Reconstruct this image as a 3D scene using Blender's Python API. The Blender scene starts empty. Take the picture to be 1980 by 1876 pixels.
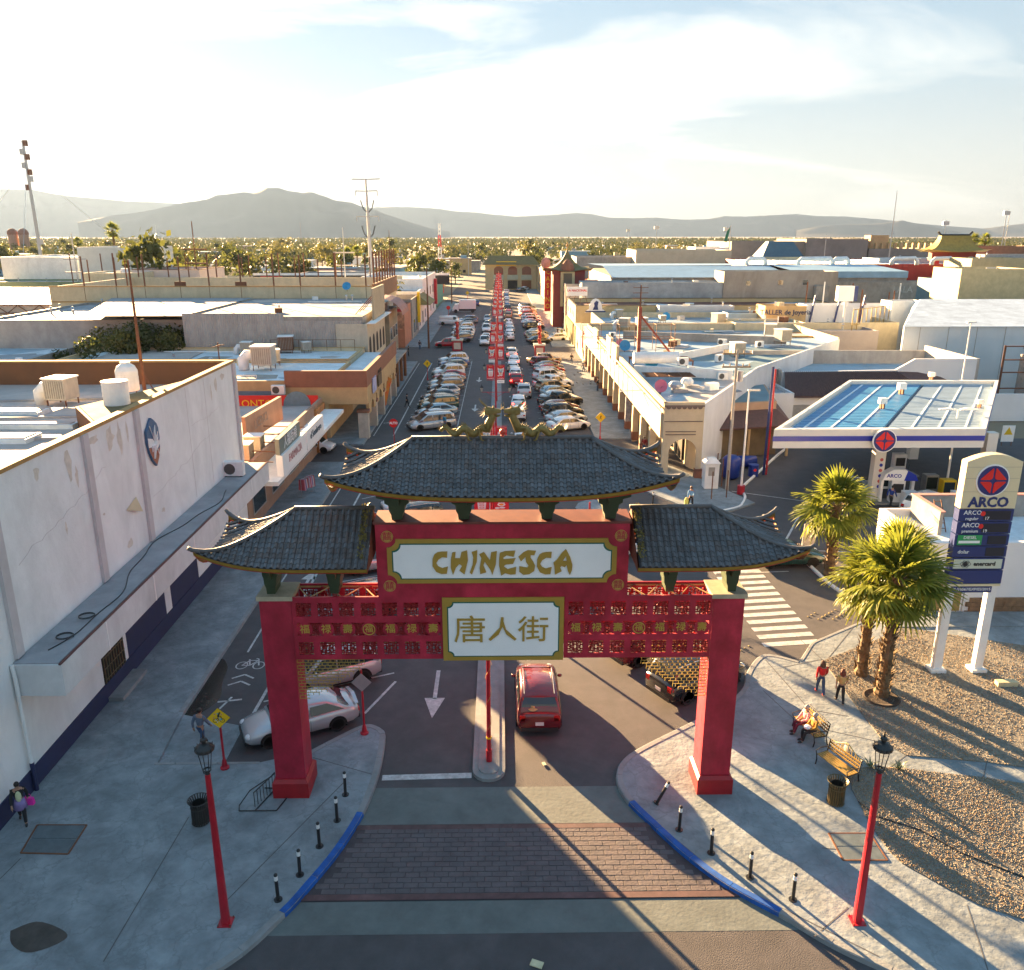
import bpy, bmesh, math, random
from mathutils import Vector, Matrix, noise
R = math.radians
rnd = random.Random(7)
C = bpy.context.scene.collection
SC = bpy.context.scene
# ------------------------------------------------------------------ camera
CAMH, FPX, PITCH, YAW = 19.5, 1600.0, R(16.8), R(0.8)
cam = bpy.data.cameras.new('camera'); camo = bpy.data.objects.new('camera', cam); C.objects.link(camo)
camo.location = (0, 0, CAMH); camo.rotation_euler = (math.pi/2 - PITCH, 0, -YAW)
cam.sensor_fit = 'HORIZONTAL'; cam.sensor_width = 36.0; cam.lens = 36.0*FPX/1980.0
cam.clip_start = 0.3; cam.clip_end = 60000
SC.camera = camo
# ------------------------------------------------------------------ sky, sun, exposure
SUN_EL, SUN_AZ = R(9.9), R(-32.0)          # azimuth from +Y, negative = left
w = bpy.data.worlds.new('World'); SC.world = w; w.use_nodes = True
nt = w.node_tree; nt.nodes.clear()
N = lambda t, T=nt, **k: (lambda n: ([setattr(n, a, b) for a, b in k.items()], n)[1])(T.nodes.new(t))
sky = N('ShaderNodeTexSky', sky_type='NISHITA', sun_disc=False, sun_elevation=SUN_EL, sun_rotation=SUN_AZ,
  altitude=0.0, air_density=1.0, dust_density=0.9, ozone_density=4.5)
bg = N('ShaderNodeBackground'); out = N('ShaderNodeOutputWorld')
tc = N('ShaderNodeTexCoord'); sep = N('ShaderNodeSeparateXYZ')
nt.links.new(tc.outputs['Generated'], sep.inputs[0])
# clouds live on a flat layer: project direction on a plane high above
mx = N('ShaderNodeMath', operation='MAXIMUM'); mx.inputs[1].default_value = 0.0
nt.links.new(sep.outputs['Z'], mx.inputs[0])
ad = N('ShaderNodeMath', operation='ADD'); ad.inputs[1].default_value = 0.16; nt.links.new(mx.outputs[0], ad.inputs[0])
dv = N('ShaderNodeVectorMath', operation='DIVIDE'); cb = N('ShaderNodeCombineXYZ')
for i in range(3): nt.links.new(ad.outputs[0], cb.inputs[i])
nt.links.new(tc.outputs['Generated'], dv.inputs[0]); nt.links.new(cb.outputs[0], dv.inputs[1])
mp = N('ShaderNodeMapping'); mp.inputs['Scale'].default_value = (0.6, 1.05, 0.0); mp.inputs['Rotation'].default_value = (0, 0, R(28))
mp.inputs['Location'].default_value = (3.1, 0.4, 0)
nt.links.new(dv.outputs[0], mp.inputs[0])
n1 = N('ShaderNodeTexNoise'); n1.inputs['Scale'].default_value = 0.9; n1.inputs['Detail'].default_value = 7; n1.inputs['Roughness'].default_value = 0.55; n1.inputs['Distortion'].default_value = 0.9
nt.links.new(mp.outputs[0], n1.inputs[0])
cr = N('ShaderNodeValToRGB'); cr.color_ramp.elements[0].position = 0.52; cr.color_ramp.elements[1].position = 0.80
nt.links.new(n1.outputs[0], cr.inputs[0])
# cloud tint: cooler away from the sun, bright and warm towards it (forward scattering)
sd = Vector((math.sin(SUN_AZ)*math.cos(SUN_EL), math.cos(SUN_AZ)*math.cos(SUN_EL), math.sin(SUN_EL)))
dt = N('ShaderNodeVectorMath', operation='DOT_PRODUCT'); dt.inputs[1].default_value = sd
nrm = N('ShaderNodeVectorMath', operation='NORMALIZE'); nt.links.new(tc.outputs['Generated'], nrm.inputs[0]); nt.links.new(nrm.outputs[0], dt.inputs[0])
mr = N('ShaderNodeMapRange'); mr.inputs['From Min'].default_value = 0.2; mr.inputs['From Max'].default_value = 1.0
nt.links.new(dt.outputs['Value'], mr.inputs[0])
cc = N('ShaderNodeValToRGB')
CL = cc.color_ramp.elements; CL[0].color = (1.7, 1.85, 1.9, 1); CL[1].color = (4.6, 3.9, 3.0, 1)
nt.links.new(mr.outputs[0], cc.inputs[0])
mf = N('ShaderNodeMath', operation='MULTIPLY'); mf.inputs[1].default_value = 0.85; nt.links.new(cr.outputs[0], mf.inputs[0])
mix = N('ShaderNodeMix', data_type='RGBA')
# a thin even veil of high cloud over the whole dome, wisps on top of it
veil = N('ShaderNodeMix', data_type='RGBA'); veil.inputs[0].default_value = 0.945
vr = N('ShaderNodeValToRGB'); VE = vr.color_ramp.elements; VE[0].position = 0.0; VE[0].color = (1.55, 1.42, 1.18, 1); VE[1].position = 0.55; VE[1].color = (0.46, 0.88, 1.30, 1)
for q_, c_ in ((.06, (1.42, 1.40, 1.27, 1)), (.16, (1.0, 1.2, 1.28, 1)), (.32, (0.60, 0.95, 1.25, 1))): e_ = VE.new(q_); e_.color = c_
nt.links.new(mx.outputs[0], vr.inputs[0]); nt.links.new(vr.outputs[0], veil.inputs[7])
nt.links.new(sky.outputs[0], veil.inputs[6])
nt.links.new(mf.outputs[0], mix.inputs[0]); nt.links.new(veil.outputs[2], mix.inputs[6]); nt.links.new(cc.outputs[0], mix.inputs[7])
nt.links.new(mix.outputs[2], bg.inputs[0]); nt.links.new(bg.outputs[0], out.inputs[0])
bg.inputs[1].default_value = 0.05
su = bpy.data.lights.new('sun', 'SUN'); su.energy = 5.0; su.angle = R(0.5); su.color = (1.0, 0.64, 0.31)
suo = bpy.data.objects.new('sun', su); C.objects.link(suo)
suo.rotation_euler = (-sd).to_track_quat('-Z', 'Y').to_euler(); suo.location = (-60, 90, 60)
SC.view_settings.view_transform = 'Standard'; SC.view_settings.look = 'None'
SC.view_settings.gamma = 1.0; SC.view_settings.exposure = 3.6; SC.view_settings.use_curve_mapping = False
SC.cycles.max_bounces = 5; SC.cycles.diffuse_bounces = 3; SC.cycles.transparent_max_bounces = 6
SC.cycles.volume_bounces = 0
# ------------------------------------------------------------------ where things stand (ray through a photo point -> a place on a plane)
def ray(px, py):
 u = (px-990.)/FPX; v = (py-938.)/FPX
 f = math.cos(PITCH)-v*math.sin(PITCH); d = math.sin(PITCH)+v*math.cos(PITCH)
 return u*math.cos(YAW)+f*math.sin(YAW), -u*math.sin(YAW)+f*math.cos(YAW), -d
def G(px, py, z=0.):
 x, y, dz = ray(px, py); t = (z-CAMH)/dz
 return Vector((x*t, y*t, z))
def VY(px, py, Y):
 x, y, dz = ray(px, py); t = Y/y
 return Vector((x*t, Y, CAMH+dz*t))
# ------------------------------------------------------------------ materials
MATS = {}
def M(name, col=(.5,.5,.5), rough=.7, var=.12, scale=2.0, bump=0., metal=0., spec=.5, stain=0., emit=None, estr=1., coat=0., trans=0., cracks=0., bscale=None, tint=None):
 if name in MATS: return MATS[name]
 m = bpy.data.materials.new(name); m.use_nodes = True; MATS[name] = m
 t = m.node_tree; b = t.nodes['Principled BSDF']; L = t.links.new
 b.inputs['Roughness'].default_value = rough; b.inputs['Metallic'].default_value = metal
 b.inputs['Specular IOR Level'].default_value = spec
 b.inputs['Coat Weight'].default_value = coat; b.inputs['Coat Roughness'].default_value = .08
 if trans: b.inputs['Transmission Weight'].default_value = trans
 if emit:
  b.inputs['Emission Color'].default_value = (*emit, 1); b.inputs['Emission Strength'].default_value = estr
 base = (*col, 1)
 if var <= 0 and not stain and not bump and not cracks:
  b.inputs['Base Color'].default_value = base; return m
 g = t.nodes.new('ShaderNodeNewGeometry')
 n = t.nodes.new('ShaderNodeTexNoise'); n.inputs['Scale'].default_value = scale; n.inputs['Detail'].default_value = 8; n.inputs['Roughness'].default_value = .65
 L(g.outputs['Position'], n.inputs['Vector'])
 r = t.nodes.new('ShaderNodeValToRGB'); e = r.color_ramp.elements
 e[0].position = .3; e[1].position = .7
 e[0].color = (*[c*(1-var) for c in col], 1)
 hi = tint or [min(1, c*(1+var)) for c in col]
 e[1].color = (*hi, 1)
 L(n.outputs[0], r.inputs[0]); last = r.outputs[0]
 if stain:
  n2 = t.nodes.new('ShaderNodeTexNoise'); n2.inputs['Scale'].default_value = scale*.38; n2.inputs['Detail'].default_value = 6; n2.inputs['Roughness'].default_value = .7; n2.inputs['Distortion'].default_value = .6
  mp_ = t.nodes.new('ShaderNodeMapping'); mp_.inputs['Scale'].default_value = (1, 1, .35)
  L(g.outputs['Position'], mp_.inputs[0]); L(mp_.outputs[0], n2.inputs['Vector'])
  r2 = t.nodes.new('ShaderNodeValToRGB'); r2.color_ramp.elements[0].position = .42; r2.color_ramp.elements[1].position = .68
  L(n2.outputs[0], r2.inputs[0])
  mm = t.nodes.new('ShaderNodeMath'); mm.operation = 'MULTIPLY'; mm.inputs[1].default_value = stain; L(r2.outputs[0], mm.inputs[0])
  mx_ = t.nodes.new('ShaderNodeMix'); mx_.data_type = 'RGBA'; L(mm.outputs[0], mx_.inputs[0]); L(last, mx_.inputs[6])
  mx_.inputs[7].default_value = (*[c*.42 for c in col], 1); last = mx_.outputs[2]
 if cracks:
  vo = t.nodes.new('ShaderNodeTexVoronoi'); vo.feature = 'DISTANCE_TO_EDGE'; vo.inputs['Scale'].default_value = cracks
  n3 = t.nodes.new('ShaderNodeTexNoise'); n3.inputs['Scale'].default_value = cracks*2.5; n3.inputs['Detail'].default_value = 5
  va = t.nodes.new('ShaderNodeMix'); va.data_type = 'RGBA'; va.inputs[0].default_value = .38
  L(g.outputs['Position'], n3.inputs['Vector']); L(g.outputs['Position'], va.inputs[6]); L(n3.outputs[1], va.inputs[7]); L(va.outputs[2], vo.inputs['Vector'])
  r3 = t.nodes.new('ShaderNodeValToRGB'); r3.color_ramp.elements[0].position = .0; r3.color_ramp.elements[1].position = .035
  L(vo.outputs['Distance'], r3.inputs[0])
  iv = t.nodes.new('ShaderNodeMath'); iv.operation = 'SUBTRACT'; iv.inputs[0].default_value = 1; L(r3.outputs[0], iv.inputs[1])
  # cracks come and go
  ms = t.nodes.new('ShaderNodeMath'); ms.operation = 'MULTIPLY'; L(iv.outputs[0], ms.inputs[0]); L(n.outputs[0], ms.inputs[1]); mq = t.nodes.new('ShaderNodeMath'); mq.operation = 'MULTIPLY'; mq.inputs[1].default_value = .7; L(ms.outputs[0], mq.inputs[0]); ms = mq
  mx3 = t.nodes.new('ShaderNodeMix'); mx3.data_type = 'RGBA'; L(ms.outputs[0], mx3.inputs[0]); L(last, mx3.inputs[6]); mx3.inputs[7].default_value = (*[c*.45 for c in col], 1); last = mx3.outputs[2]
 L(last, b.inputs['Base Color'])
 if bump:
  bn = t.nodes.new('ShaderNodeBump'); bn.inputs['Strength'].default_value = bump; bn.inputs['Distance'].default_value = .03
  nb = t.nodes.new('ShaderNodeTexNoise'); nb.inputs['Scale'].default_value = bscale or scale*6; nb.inputs['Detail'].default_value = 6
  L(g.outputs['Position'], nb.inputs['Vector']); L(nb.outputs[0], bn.inputs['Height']); L(bn.outputs[0], b.inputs['Normal'])
 # roughness wander
 rr = t.nodes.new('ShaderNodeMapRange'); rr.inputs['To Min'].default_value = max(0.02, rough-.1); rr.inputs['To Max'].default_value = min(1, rough+.12)
 L(n.outputs[0], rr.inputs[0]); L(rr.outputs[0], b.inputs['Roughness'])
 return m
def leaf_mat(name, c0, c1, transl=.35):
 m = bpy.data.materials.new(name); m.use_nodes = True; MATS[name] = m
 t = m.node_tree; b = t.nodes['Principled BSDF']; L = t.links.new; o = t.nodes['Material Output']
 g = t.nodes.new('ShaderNodeNewGeometry'); oi = t.nodes.new('ShaderNodeObjectInfo')
 n = t.nodes.new('ShaderNodeTexNoise'); n.inputs['Scale'].default_value = .35; n.inputs['Detail'].default_value = 3; L(g.outputs['Position'], n.inputs['Vector'])
 ma = t.nodes.new('ShaderNodeMath'); ma.operation = 'ADD'; L(g.outputs['Random Per Island'], ma.inputs[0]); L(n.outputs[0], ma.inputs[1])
 mb = t.nodes.new('ShaderNodeMath'); mb.operation = 'MULTIPLY_ADD'; mb.inputs[1].default_value = .6; mb.inputs[2].default_value = -.2; L(ma.outputs[0], mb.inputs[0])
 m2 = t.nodes.new('ShaderNodeMath'); m2.operation = 'MULTIPLY_ADD'; m2.inputs[1].default_value = .45; L(oi.outputs['Random'], m2.inputs[0]); L(mb.outputs[0], m2.inputs[2])
 mx_ = t.nodes.new('ShaderNodeMix'); mx_.data_type = 'RGBA'; L(m2.outputs[0], mx_.inputs[0]); mx_.inputs[6].default_value = (*c0, 1); mx_.inputs[7].default_value = (*c1, 1)
 L(mx_.outputs[2], b.inputs['Base Color']); b.inputs['Roughness'].default_value = .5; b.inputs['Specular IOR Level'].default_value = .3
 tr = t.nodes.new('ShaderNodeBsdfTranslucent'); L(mx_.outputs[2], tr.inputs[0])
 ms = t.nodes.new('ShaderNodeMixShader'); ms.inputs[0].default_value = transl; L(b.outputs[0], ms.inputs[1]); L(tr.outputs[0], ms.inputs[2]); L(ms.outputs[0], o.inputs[0])
 return m
# ------------------------------------------------------------------ mesh builder
class MB:
 def __init__(s): s.v = []; s.f = []; s.m = []
 def add(s, vs, fs, m=0):
  b = len(s.v); s.v += [tuple(p) for p in vs]
  for f in fs: s.f.append(tuple(b+i for i in f)); s.m.append(m)
  return s
 def box(s, x0, y0, z0, x1, y1, z1, m=0):
  vs = [(x0,y0,z0),(x1,y0,z0),(x1,y1,z0),(x0,y1,z0),(x0,y0,z1),(x1,y0,z1),(x1,y1,z1),(x0,y1,z1)]
  return s.add(vs, [(3,2,1,0),(4,5,6,7),(0,1,5,4),(1,2,6,5),(2,3,7,6),(3,0,4,7)], m)
 def obox(s, c, d, rz=0, m=0, rx=0, ry=0):
  M_ = Matrix.Translation(c) @ Matrix.Rotation(rz,4,'Z') @ Matrix.Rotation(ry,4,'Y') @ Matrix.Rotation(rx,4,'X')
  a, b, e = d[0]/2, d[1]/2, d[2]/2
  vs = [M_ @ Vector(p) for p in [(-a,-b,-e),(a,-b,-e),(a,b,-e),(-a,b,-e),(-a,-b,e),(a,-b,e),(a,b,e),(-a,b,e)]]
  return s.add(vs, [(3,2,1,0),(4,5,6,7),(0,1,5,4),(1,2,6,5),(2,3,7,6),(3,0,4,7)], m)
 def quad(s, a, b, c, d, m=0): return s.add([a,b,c,d], [(0,1,2,3)], m)
 def ngon(s, pts, m=0): return s.add(pts, [tuple(range(len(pts)))], m)
 def prism(s, pts, z0, z1, m=0, mt=None):
  n = len(pts)
  A = sum(pts[i][0]*pts[(i+1)%n][1]-pts[(i+1)%n][0]*pts[i][1] for i in range(n))
  if A < 0: pts = pts[::-1]
  vs = [(p[0],p[1],z0) for p in pts]+[(p[0],p[1],z1) for p in pts]
  s.add(vs, [tuple(range(n-1,-1,-1))]+[(i,(i+1)%n,n+(i+1)%n,n+i) for i in range(n)], m)
  s.add(vs[n:], [tuple(range(n))], m if mt is None else mt)
  return s
 def vprism(s, pts, y0, y1, m=0):    # polygon in XZ, extruded in Y
  n = len(pts)
  A = sum(pts[i][0]*pts[(i+1)%n][1]-pts[(i+1)%n][0]*pts[i][1] for i in range(n))
  if A < 0: pts = pts[::-1]
  vs = [(p[0],y0,p[1]) for p in pts]+[(p[0],y1,p[1]) for p in pts]
  return s.add(vs, [tuple(range(n)), tuple(range(2*n-1,n-1,-1))]+[(n+i,n+(i+1)%n,(i+1)%n,i) for i in range(n)], m)
 def cyl(s, p0, p1, r0, r1=None, n=8, m=0, caps=True):
  p0 = Vector(p0); p1 = Vector(p1); r1 = r0 if r1 is None else r1
  d = (p1-p0); d = d.normalized() if d.length > 1e-9 else Vector((0,0,1))
  a = d.orthogonal().normalized(); b = d.cross(a)
  vs = []
  for p, r in ((p0,r0),(p1,r1)):
   for i in range(n):
    t = 2*math.pi*i/n; vs.append(p+a*math.cos(t)*r+b*math.sin(t)*r)
  fs = [(i,(i+1)%n,n+(i+1)%n,n+i) for i in range(n)]
  if caps: fs += [tuple(range(n-1,-1,-1)), tuple(range(n,2*n))]
  return s.add(vs, fs, m)
 def tube(s, pts, r, n=6, m=0):
  rs = r if isinstance(r, (list,tuple)) else [r]*len(pts)
  P = [Vector(p) for p in pts]; vs = []; up = None
  for i, p in enumerate(P):
   d = (P[min(i+1,len(P)-1)]-P[max(i-1,0)]).normalized()
   if up is None: a = d.orthogonal().normalized()
   else:
    a = up-d*up.dot(d); a = a.normalized() if a.length > 1e-6 else d.orthogonal().normalized()
   up = a; b = d.cross(a)
   for k in range(n):
    t = 2*math.pi*k/n; vs.append(p+a*math.cos(t)*rs[i]+b*math.sin(t)*rs[i])
  fs = [(i*n+k, i*n+(k+1)%n, (i+1)*n+(k+1)%n, (i+1)*n+k) for i in range(len(P)-1) for k in range(n)]
  fs += [tuple(range(n-1,-1,-1)), tuple((len(P)-1)*n+k for k in range(n))]
  return s.add(vs, fs, m)
 def lathe(s, prof, c=(0,0,0), n=12, m=0, caps=True):
  vs = [(c[0]+r*math.cos(2*math.pi*k/n), c[1]+r*math.sin(2*math.pi*k/n), c[2]+z) for r, z in prof for k in range(n)]
  fs = [(i*n+k, i*n+(k+1)%n, (i+1)*n+(k+1)%n, (i+1)*n+k) for i in range(len(prof)-1) for k in range(n)]
  if caps: fs += [tuple(range(n-1,-1,-1)), tuple((len(prof)-1)*n+k for k in range(n))]
  return s.add(vs, fs, m)
 def loft(s, rings, m=0, caps=True, closed=True):
  n = len(rings[0]); vs = [p for r in rings for p in r]
  K = n if closed else n-1
  fs = [(i*n+k, i*n+(k+1)%n, (i+1)*n+(k+1)%n, (i+1)*n+k) for i in range(len(rings)-1) for k in range(K)]
  if caps and closed: fs += [tuple(range(n-1,-1,-1)), tuple((len(rings)-1)*n+k for k in range(n))]
  return s.add(vs, fs, m)
 def ball(s, c, r, n=8, k=5, m=0, sc=(1,1,1)):
  prof = [(math.sin(math.pi*i/k)*r, -math.cos(math.pi*i/k)*r) for i in range(k+1)]
  b = len(s.v); s.lathe([(max(a,1e-4),z) for a,z in prof], (0,0,0), n, m)
  s.v[b:] = [(c[0]+p[0]*sc[0], c[1]+p[1]*sc[1], c[2]+p[2]*sc[2]) for p in s.v[b:]]
  return s
 def xf(s, mat, start=0):
  s.v[start:] = [tuple(mat @ Vector(p)) for p in s.v[start:]]; return s
 def mesh(s, name, mats, smooth=False, fix=True):
  me = bpy.data.meshes.new(name); me.from_pydata(s.v, [], s.f)
  for m in (mats if isinstance(mats, (list,tuple)) else [mats]): me.materials.append(m)
  if any(s.m): me.polygons.foreach_set('material_index', s.m)
  if smooth: me.polygons.foreach_set('use_smooth', [True]*len(s.f))
  me.update()
  if fix and len(s.f) < 60000:
   bm = bmesh.new(); bm.from_mesh(me); bmesh.ops.recalc_face_normals(bm, faces=bm.faces); bm.to_mesh(me); bm.free()
  return me
 def obj(s, name, mats, parent=None, loc=None, rz=0, smooth=False, fix=True, kind=None):
  o = bpy.data.objects.new(name, s.mesh(name, mats, smooth, fix)); C.objects.link(o)
  if parent: o.parent = parent
  if loc is not None: o.location = loc
  o.rotation_euler[2] = rz
  if kind: o['kind'] = kind
  return o
def tag(o, label=None, cat=None, group=None, kind=None):
 if label: o['label'] = label
 if cat: o['category'] = cat
 if group: o['group'] = group
 if kind: o['kind'] = kind
 return o
def thing(name, label, cat, loc=(0,0,0), rz=0, group=None):
 o = bpy.data.objects.new(name, None); C.objects.link(o); o.location = loc; o.rotation_euler[2] = rz
 o.empty_display_size = .3
 return tag(o, label, cat, group)
def link_mesh(name, me, parent=None, loc=(0,0,0), rz=0, mat=None, scale=None):
 o = bpy.data.objects.new(name, me); C.objects.link(o)
 if parent: o.parent = parent
 o.location = loc; o.rotation_euler[2] = rz
 if scale: o.scale = scale if isinstance(scale,(tuple,list)) else (scale,)*3
 if mat: o.material_slots[0].link = 'OBJECT'; o.material_slots[0].material = mat
 return o
def copy_tree(o, parent=None, loc=None, rz=None, label=None, group=None):
 c = o.copy(); C.objects.link(c)
 if parent: c.parent = parent; c.matrix_parent_inverse = o.matrix_parent_inverse
 if loc is not None: c.location = loc
 if rz is not None: c.rotation_euler[2] = rz
 if label: c['label'] = label
 if group: c['group'] = group
 for ch in o.children: copy_tree(ch, c)
 return c
TMP = bpy.data.scenes.new('workshop')
def evald(o):
 TMP.collection.objects.link(o); vl = TMP.view_layers[0]; vl.update()
 me = bpy.data.meshes.new_from_object(o.evaluated_get(vl.depsgraph)); d = o.data
 bpy.data.objects.remove(o); return me, d
def text_mb(txt, size, ext=.01, bold=.0, spacing=1., center=True):
 cu = bpy.data.curves.new('t', 'FONT'); cu.body = txt; cu.size = size; cu.extrude = ext; cu.offset = bold
 cu.resolution_u = 2; cu.space_character = spacing
 if center: cu.align_x = 'CENTER'; cu.align_y = 'CENTER'
 me, _ = evald(bpy.data.objects.new('t', cu))
 b = MB(); b.v = [tuple(v.co) for v in me.vertices]; b.f = [tuple(p.vertices) for p in me.polygons]; b.m = [0]*len(b.f)
 bpy.data.curves.remove(cu); bpy.data.meshes.remove(me)
 return b
# facing helpers: text is made in XY; 'S' stands it up facing -Y, 'E' facing +X, 'W' facing -X
def stand(b, face='S'):
 rot = {'S': Matrix.Rotation(math.pi/2,4,'X'), 'E': Matrix.Rotation(math.pi/2,4,'Z') @ Matrix.Rotation(math.pi/2,4,'X'),
           'W': Matrix.Rotation(-math.pi/2,4,'Z') @ Matrix.Rotation(math.pi/2,4,'X')}[face]
 return b.xf(rot)
def sign_text(txt, size, mat, parent, loc, face='S', bold=0., ext=.01, name='lettering', spacing=1.):
 b = stand(text_mb(txt, size, ext, bold, spacing), face)
 return b.obj(name, mat, parent, loc, fix=False)
ORD = ['nearest','second','third','fourth','fifth','sixth','seventh','eighth','ninth','tenth','eleventh','twelfth','thirteenth','fourteenth','fifteenth','sixteenth','seventeenth','eighteenth','nineteenth','twentieth','twenty-first','twenty-second','twenty-third','twenty-fourth','twenty-fifth','twenty-sixth']
def U(a, b): return rnd.uniform(a, b)
# common materials
mWHITE = M('white_paint', (.80,.80,.78), .6, .08, 1.5, stain=.25)
mRED = M('red_paint', (.46,.010,.035), .5, .35, 1.6, stain=.6, bump=.3, bscale=4, tint=(.58,.025,.065))
mREDP = M('red_pole_paint', (.42,.012,.026), .4, .18, 2, stain=.3)
mGOLD = M('gold_paint', (.42,.27,.035), .45, .15, 3)
mGREEN = M('dark_green_paint', (.03,.055,.022), .5, .2, 3)
mTEAL = M('teal_paint', (.0,.11,.075), .5, .1, 3)
mBLACK = M('black_metal', (.018,.018,.018), .4, .2, 6)
mSTEEL = M('galvanised_steel', (.45,.46,.47), .35, .15, 4, metal=.7)
mRUST = M('rusty_steel', (.16,.065,.03), .8, .35, 3)
mCONC = M('concrete', (.235,.27,.29), .85, .26, 1.3, bump=.8, stain=.6, cracks=1.5, bscale=5)
mKERB = M('kerb_concrete', (.25,.26,.26), .8, .15, 2, bump=.3, stain=.3)
mASPH = M('asphalt', (.080,.074,.077), .82, .22, 1.1, bump=.5, stain=.35, bscale=30)
mPAINT = M('road_paint', (.52,.52,.51), .7, .25, 6, stain=.65)
mGLASS = M('dark_glass', (.02,.03,.035), .06, 0, spec=.8)
mCREAM = M('cream_stucco', (.62,.52,.34), .8, .1, 1, stain=.3, bump=.1)
mTAN = M('tan_stucco', (.52,.36,.18), .8, .12, 1, stain=.25, bump=.1)
mGREYW = M('grey_block_wall', (.34,.32,.29), .9, .18, 1.2, stain=.5, bump=.3)
mROOFW = M('white_roof_coating', (.64,.72,.77), .55, .15, .8, stain=.5, bump=.1)
mROOFG = M('grey_roof', (.30,.31,.33), .8, .2, .7, stain=.4)
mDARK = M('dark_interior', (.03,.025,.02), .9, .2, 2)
mBRICK = M('brick_wall', (.40,.27,.20), .9, .25, 4, bump=.4, stain=.3)
mYEL = M('sign_yellow', (.80,.52,.01), .4, .05, 5); mSIGNR = M('sign_red', (.62,.01,.01), .4, .04, 4); mBK = M('sign_black', (.02,.02,.02), .5, 0)
mSIGNW = M('sign_white', (.88,.88,.86), .4, .03, 1); mEMR = M('emblem_red', (.72,.015,.015), .4, .03, 2); mTRIM = M('black_trim', (.02,.02,.022), .5, 0)
# ================================================================== SETTING
def struct(name, b, mats, **k): return b.obj(name, mats, kind='structure', **k)
b = MB(); n = 64
b.ngon([(14000*math.cos(2*math.pi*i/n), 14000*math.sin(2*math.pi*i/n), -.06) for i in range(n)])
struct('ground', b, M('dry_earth', (.26,.21,.14), .95, .2, .02, stain=.3))
b = MB(); b.quad((-75,4,0),(75,4,0),(75,80,0),(-75,80,0)); b.quad((-16.9,80,0),(13.2,80,0),(13.2,420,0),(-16.9,420,0))
b.quad((-120,134,.0),(-16.9,134,0),(-16.9,150,0),(-120,150,0)); b.quad((13.2,134,0),(120,134,0),(120,150,0),(13.2,150,0))
b.quad((-4.5,420,0),(10,420,0),(22,1500,0),(12,1500,0))
struct('road', b, mASPH)
def smooth_path(pts, n=6):
 out = []
 P = [Vector(p) for p in pts]
 for i in range(len(P)-1):
  p0 = P[max(i-1,0)]; p1 = P[i]; p2 = P[i+1]; p3 = P[min(i+2,len(P)-1)]
  for k in range(n):
   t = k/n
   out.append(.5*((2*p1)+(-p0+p2)*t+(2*p0-5*p1+4*p2-p3)*t*t+(-p0+3*p1-3*p2+p3)*t**3))
 out.append(P[-1]); return out
def g2(*pts): return [G(px,py).to_2d() for px,py in pts]
def slab(name, pts, z=.14, mat=None):
 b = MB(); b.prism([(p[0],p[1]) for p in pts], -.05, z)
 return struct(name, b, mat or mCONC)
def kerb(path, z=.155, wd=.22, seg=1.6, paint=None):
 """kerb stones along a path, each with a joint to the next"""
 P = [Vector((p[0],p[1])) for p in path]; b = MB(); bb = MB()
 acc = 0; cuts = []
 L = [0]
 for i in range(len(P)-1): L.append(L[-1]+(P[i+1]-P[i]).length)
 def at(s):
  s = max(0, min(s, L[-1]-1e-6))
  for i in range(len(P)-1):
   if s <= L[i+1]:
    t = (s-L[i])/max(1e-9,(L[i+1]-L[i])); return P[i].lerp(P[i+1], t), (P[i+1]-P[i]).normalized()
 s = 0
 while s < L[-1]-.05:
  e = min(s+seg, L[-1]); q = []
  for k in range(5):
   p, d = at(s+.012+(e-s-.024)*k/4); nn = Vector((-d.y, d.x)); q.append((p-nn*wd*.0, p+nn*wd, nn))
  mid = at((s+e)/2)[0]
  tgt = bb if paint and paint(mid) else b
  rings = [[(a.x-c.x*.03,a.y-c.y*.03,-.03),(a.x,a.y,z-.02),(a.x+c.x*.03,a.y+c.y*.03,z),(o.x,o.y,z),(o.x,o.y,-.03)] for a,o,c in q]
  tgt.loft(rings); s = e
 struct('kerb', b, mKERB)
 if bb.v: struct('painted_kerb', bb, M('blue_kerb_paint', (.008,.10,.40), .7, .35, 2.5, stain=.6))
# left plaza + left pavement (kerb on the right-hand side of travel)
kl = smooth_path([(-40,14.6),(-16,15.2),(-10.5,16.5)] + [tuple(p) for p in g2((430,1876),(550,1775),(600,1720),(650,1660),(690,1600),(715,1550),(735,1490),(745,1430))] + [tuple(p) for p in g2((738,1415),(715,1406),(690,1412),(645,1434),(595,1460))])
left_kerb = kl
edge = [(-10.7,27.35),(-13.2,27.35),(-13.5,31),(-13.5,71.5)]
slab('sidewalk', [(p.x,p.y) for p in kl]+[(-9.4,27.4)]+edge+[(-17.3,71.5),(-17.3,20),(-40,20)])
kerb([(p.x,p.y) for p in kl], paint=lambda p: 19.6 < p.y < 25.0 and -8 < p.x < -4.2 and not 21.2 < p.y < 21.7)
kerb([(-13.5,31),(-13.5,71.5)], wd=.2); kerb([(-9.3,27.5),(-13.3,27.5)], wd=.15)
# right plaza
kr = smooth_path([(40,12.2),(16,15.0)] + [tuple(p) for p in g2((1700,1876),(1510,1775),(1400,1715),(1320,1655),(1260,1600),(1210,1550),(1192,1510),(1202,1478),(1240,1450),(1340,1400),(1400,1368),(1436,1335))] + [tuple(p) for p in g2((1446,1300),(1478,1270),(1545,1283))])
kr2 = g2((1545,1283),(1568,1247),(1665,1206),(1740,1180))
slab('sidewalk', [(p.x,p.y) for p in kr]+[(p.x,p.y) for p in kr2]+[(26.5,40.5),(60,36),(60,10)])
kerb([(p.x,p.y) for p in kr][::-1], paint=lambda p: 19.6 < p.y < 24.9 and p.x < 8.6 and not 22.9 < p.y < 23.5)
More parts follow.
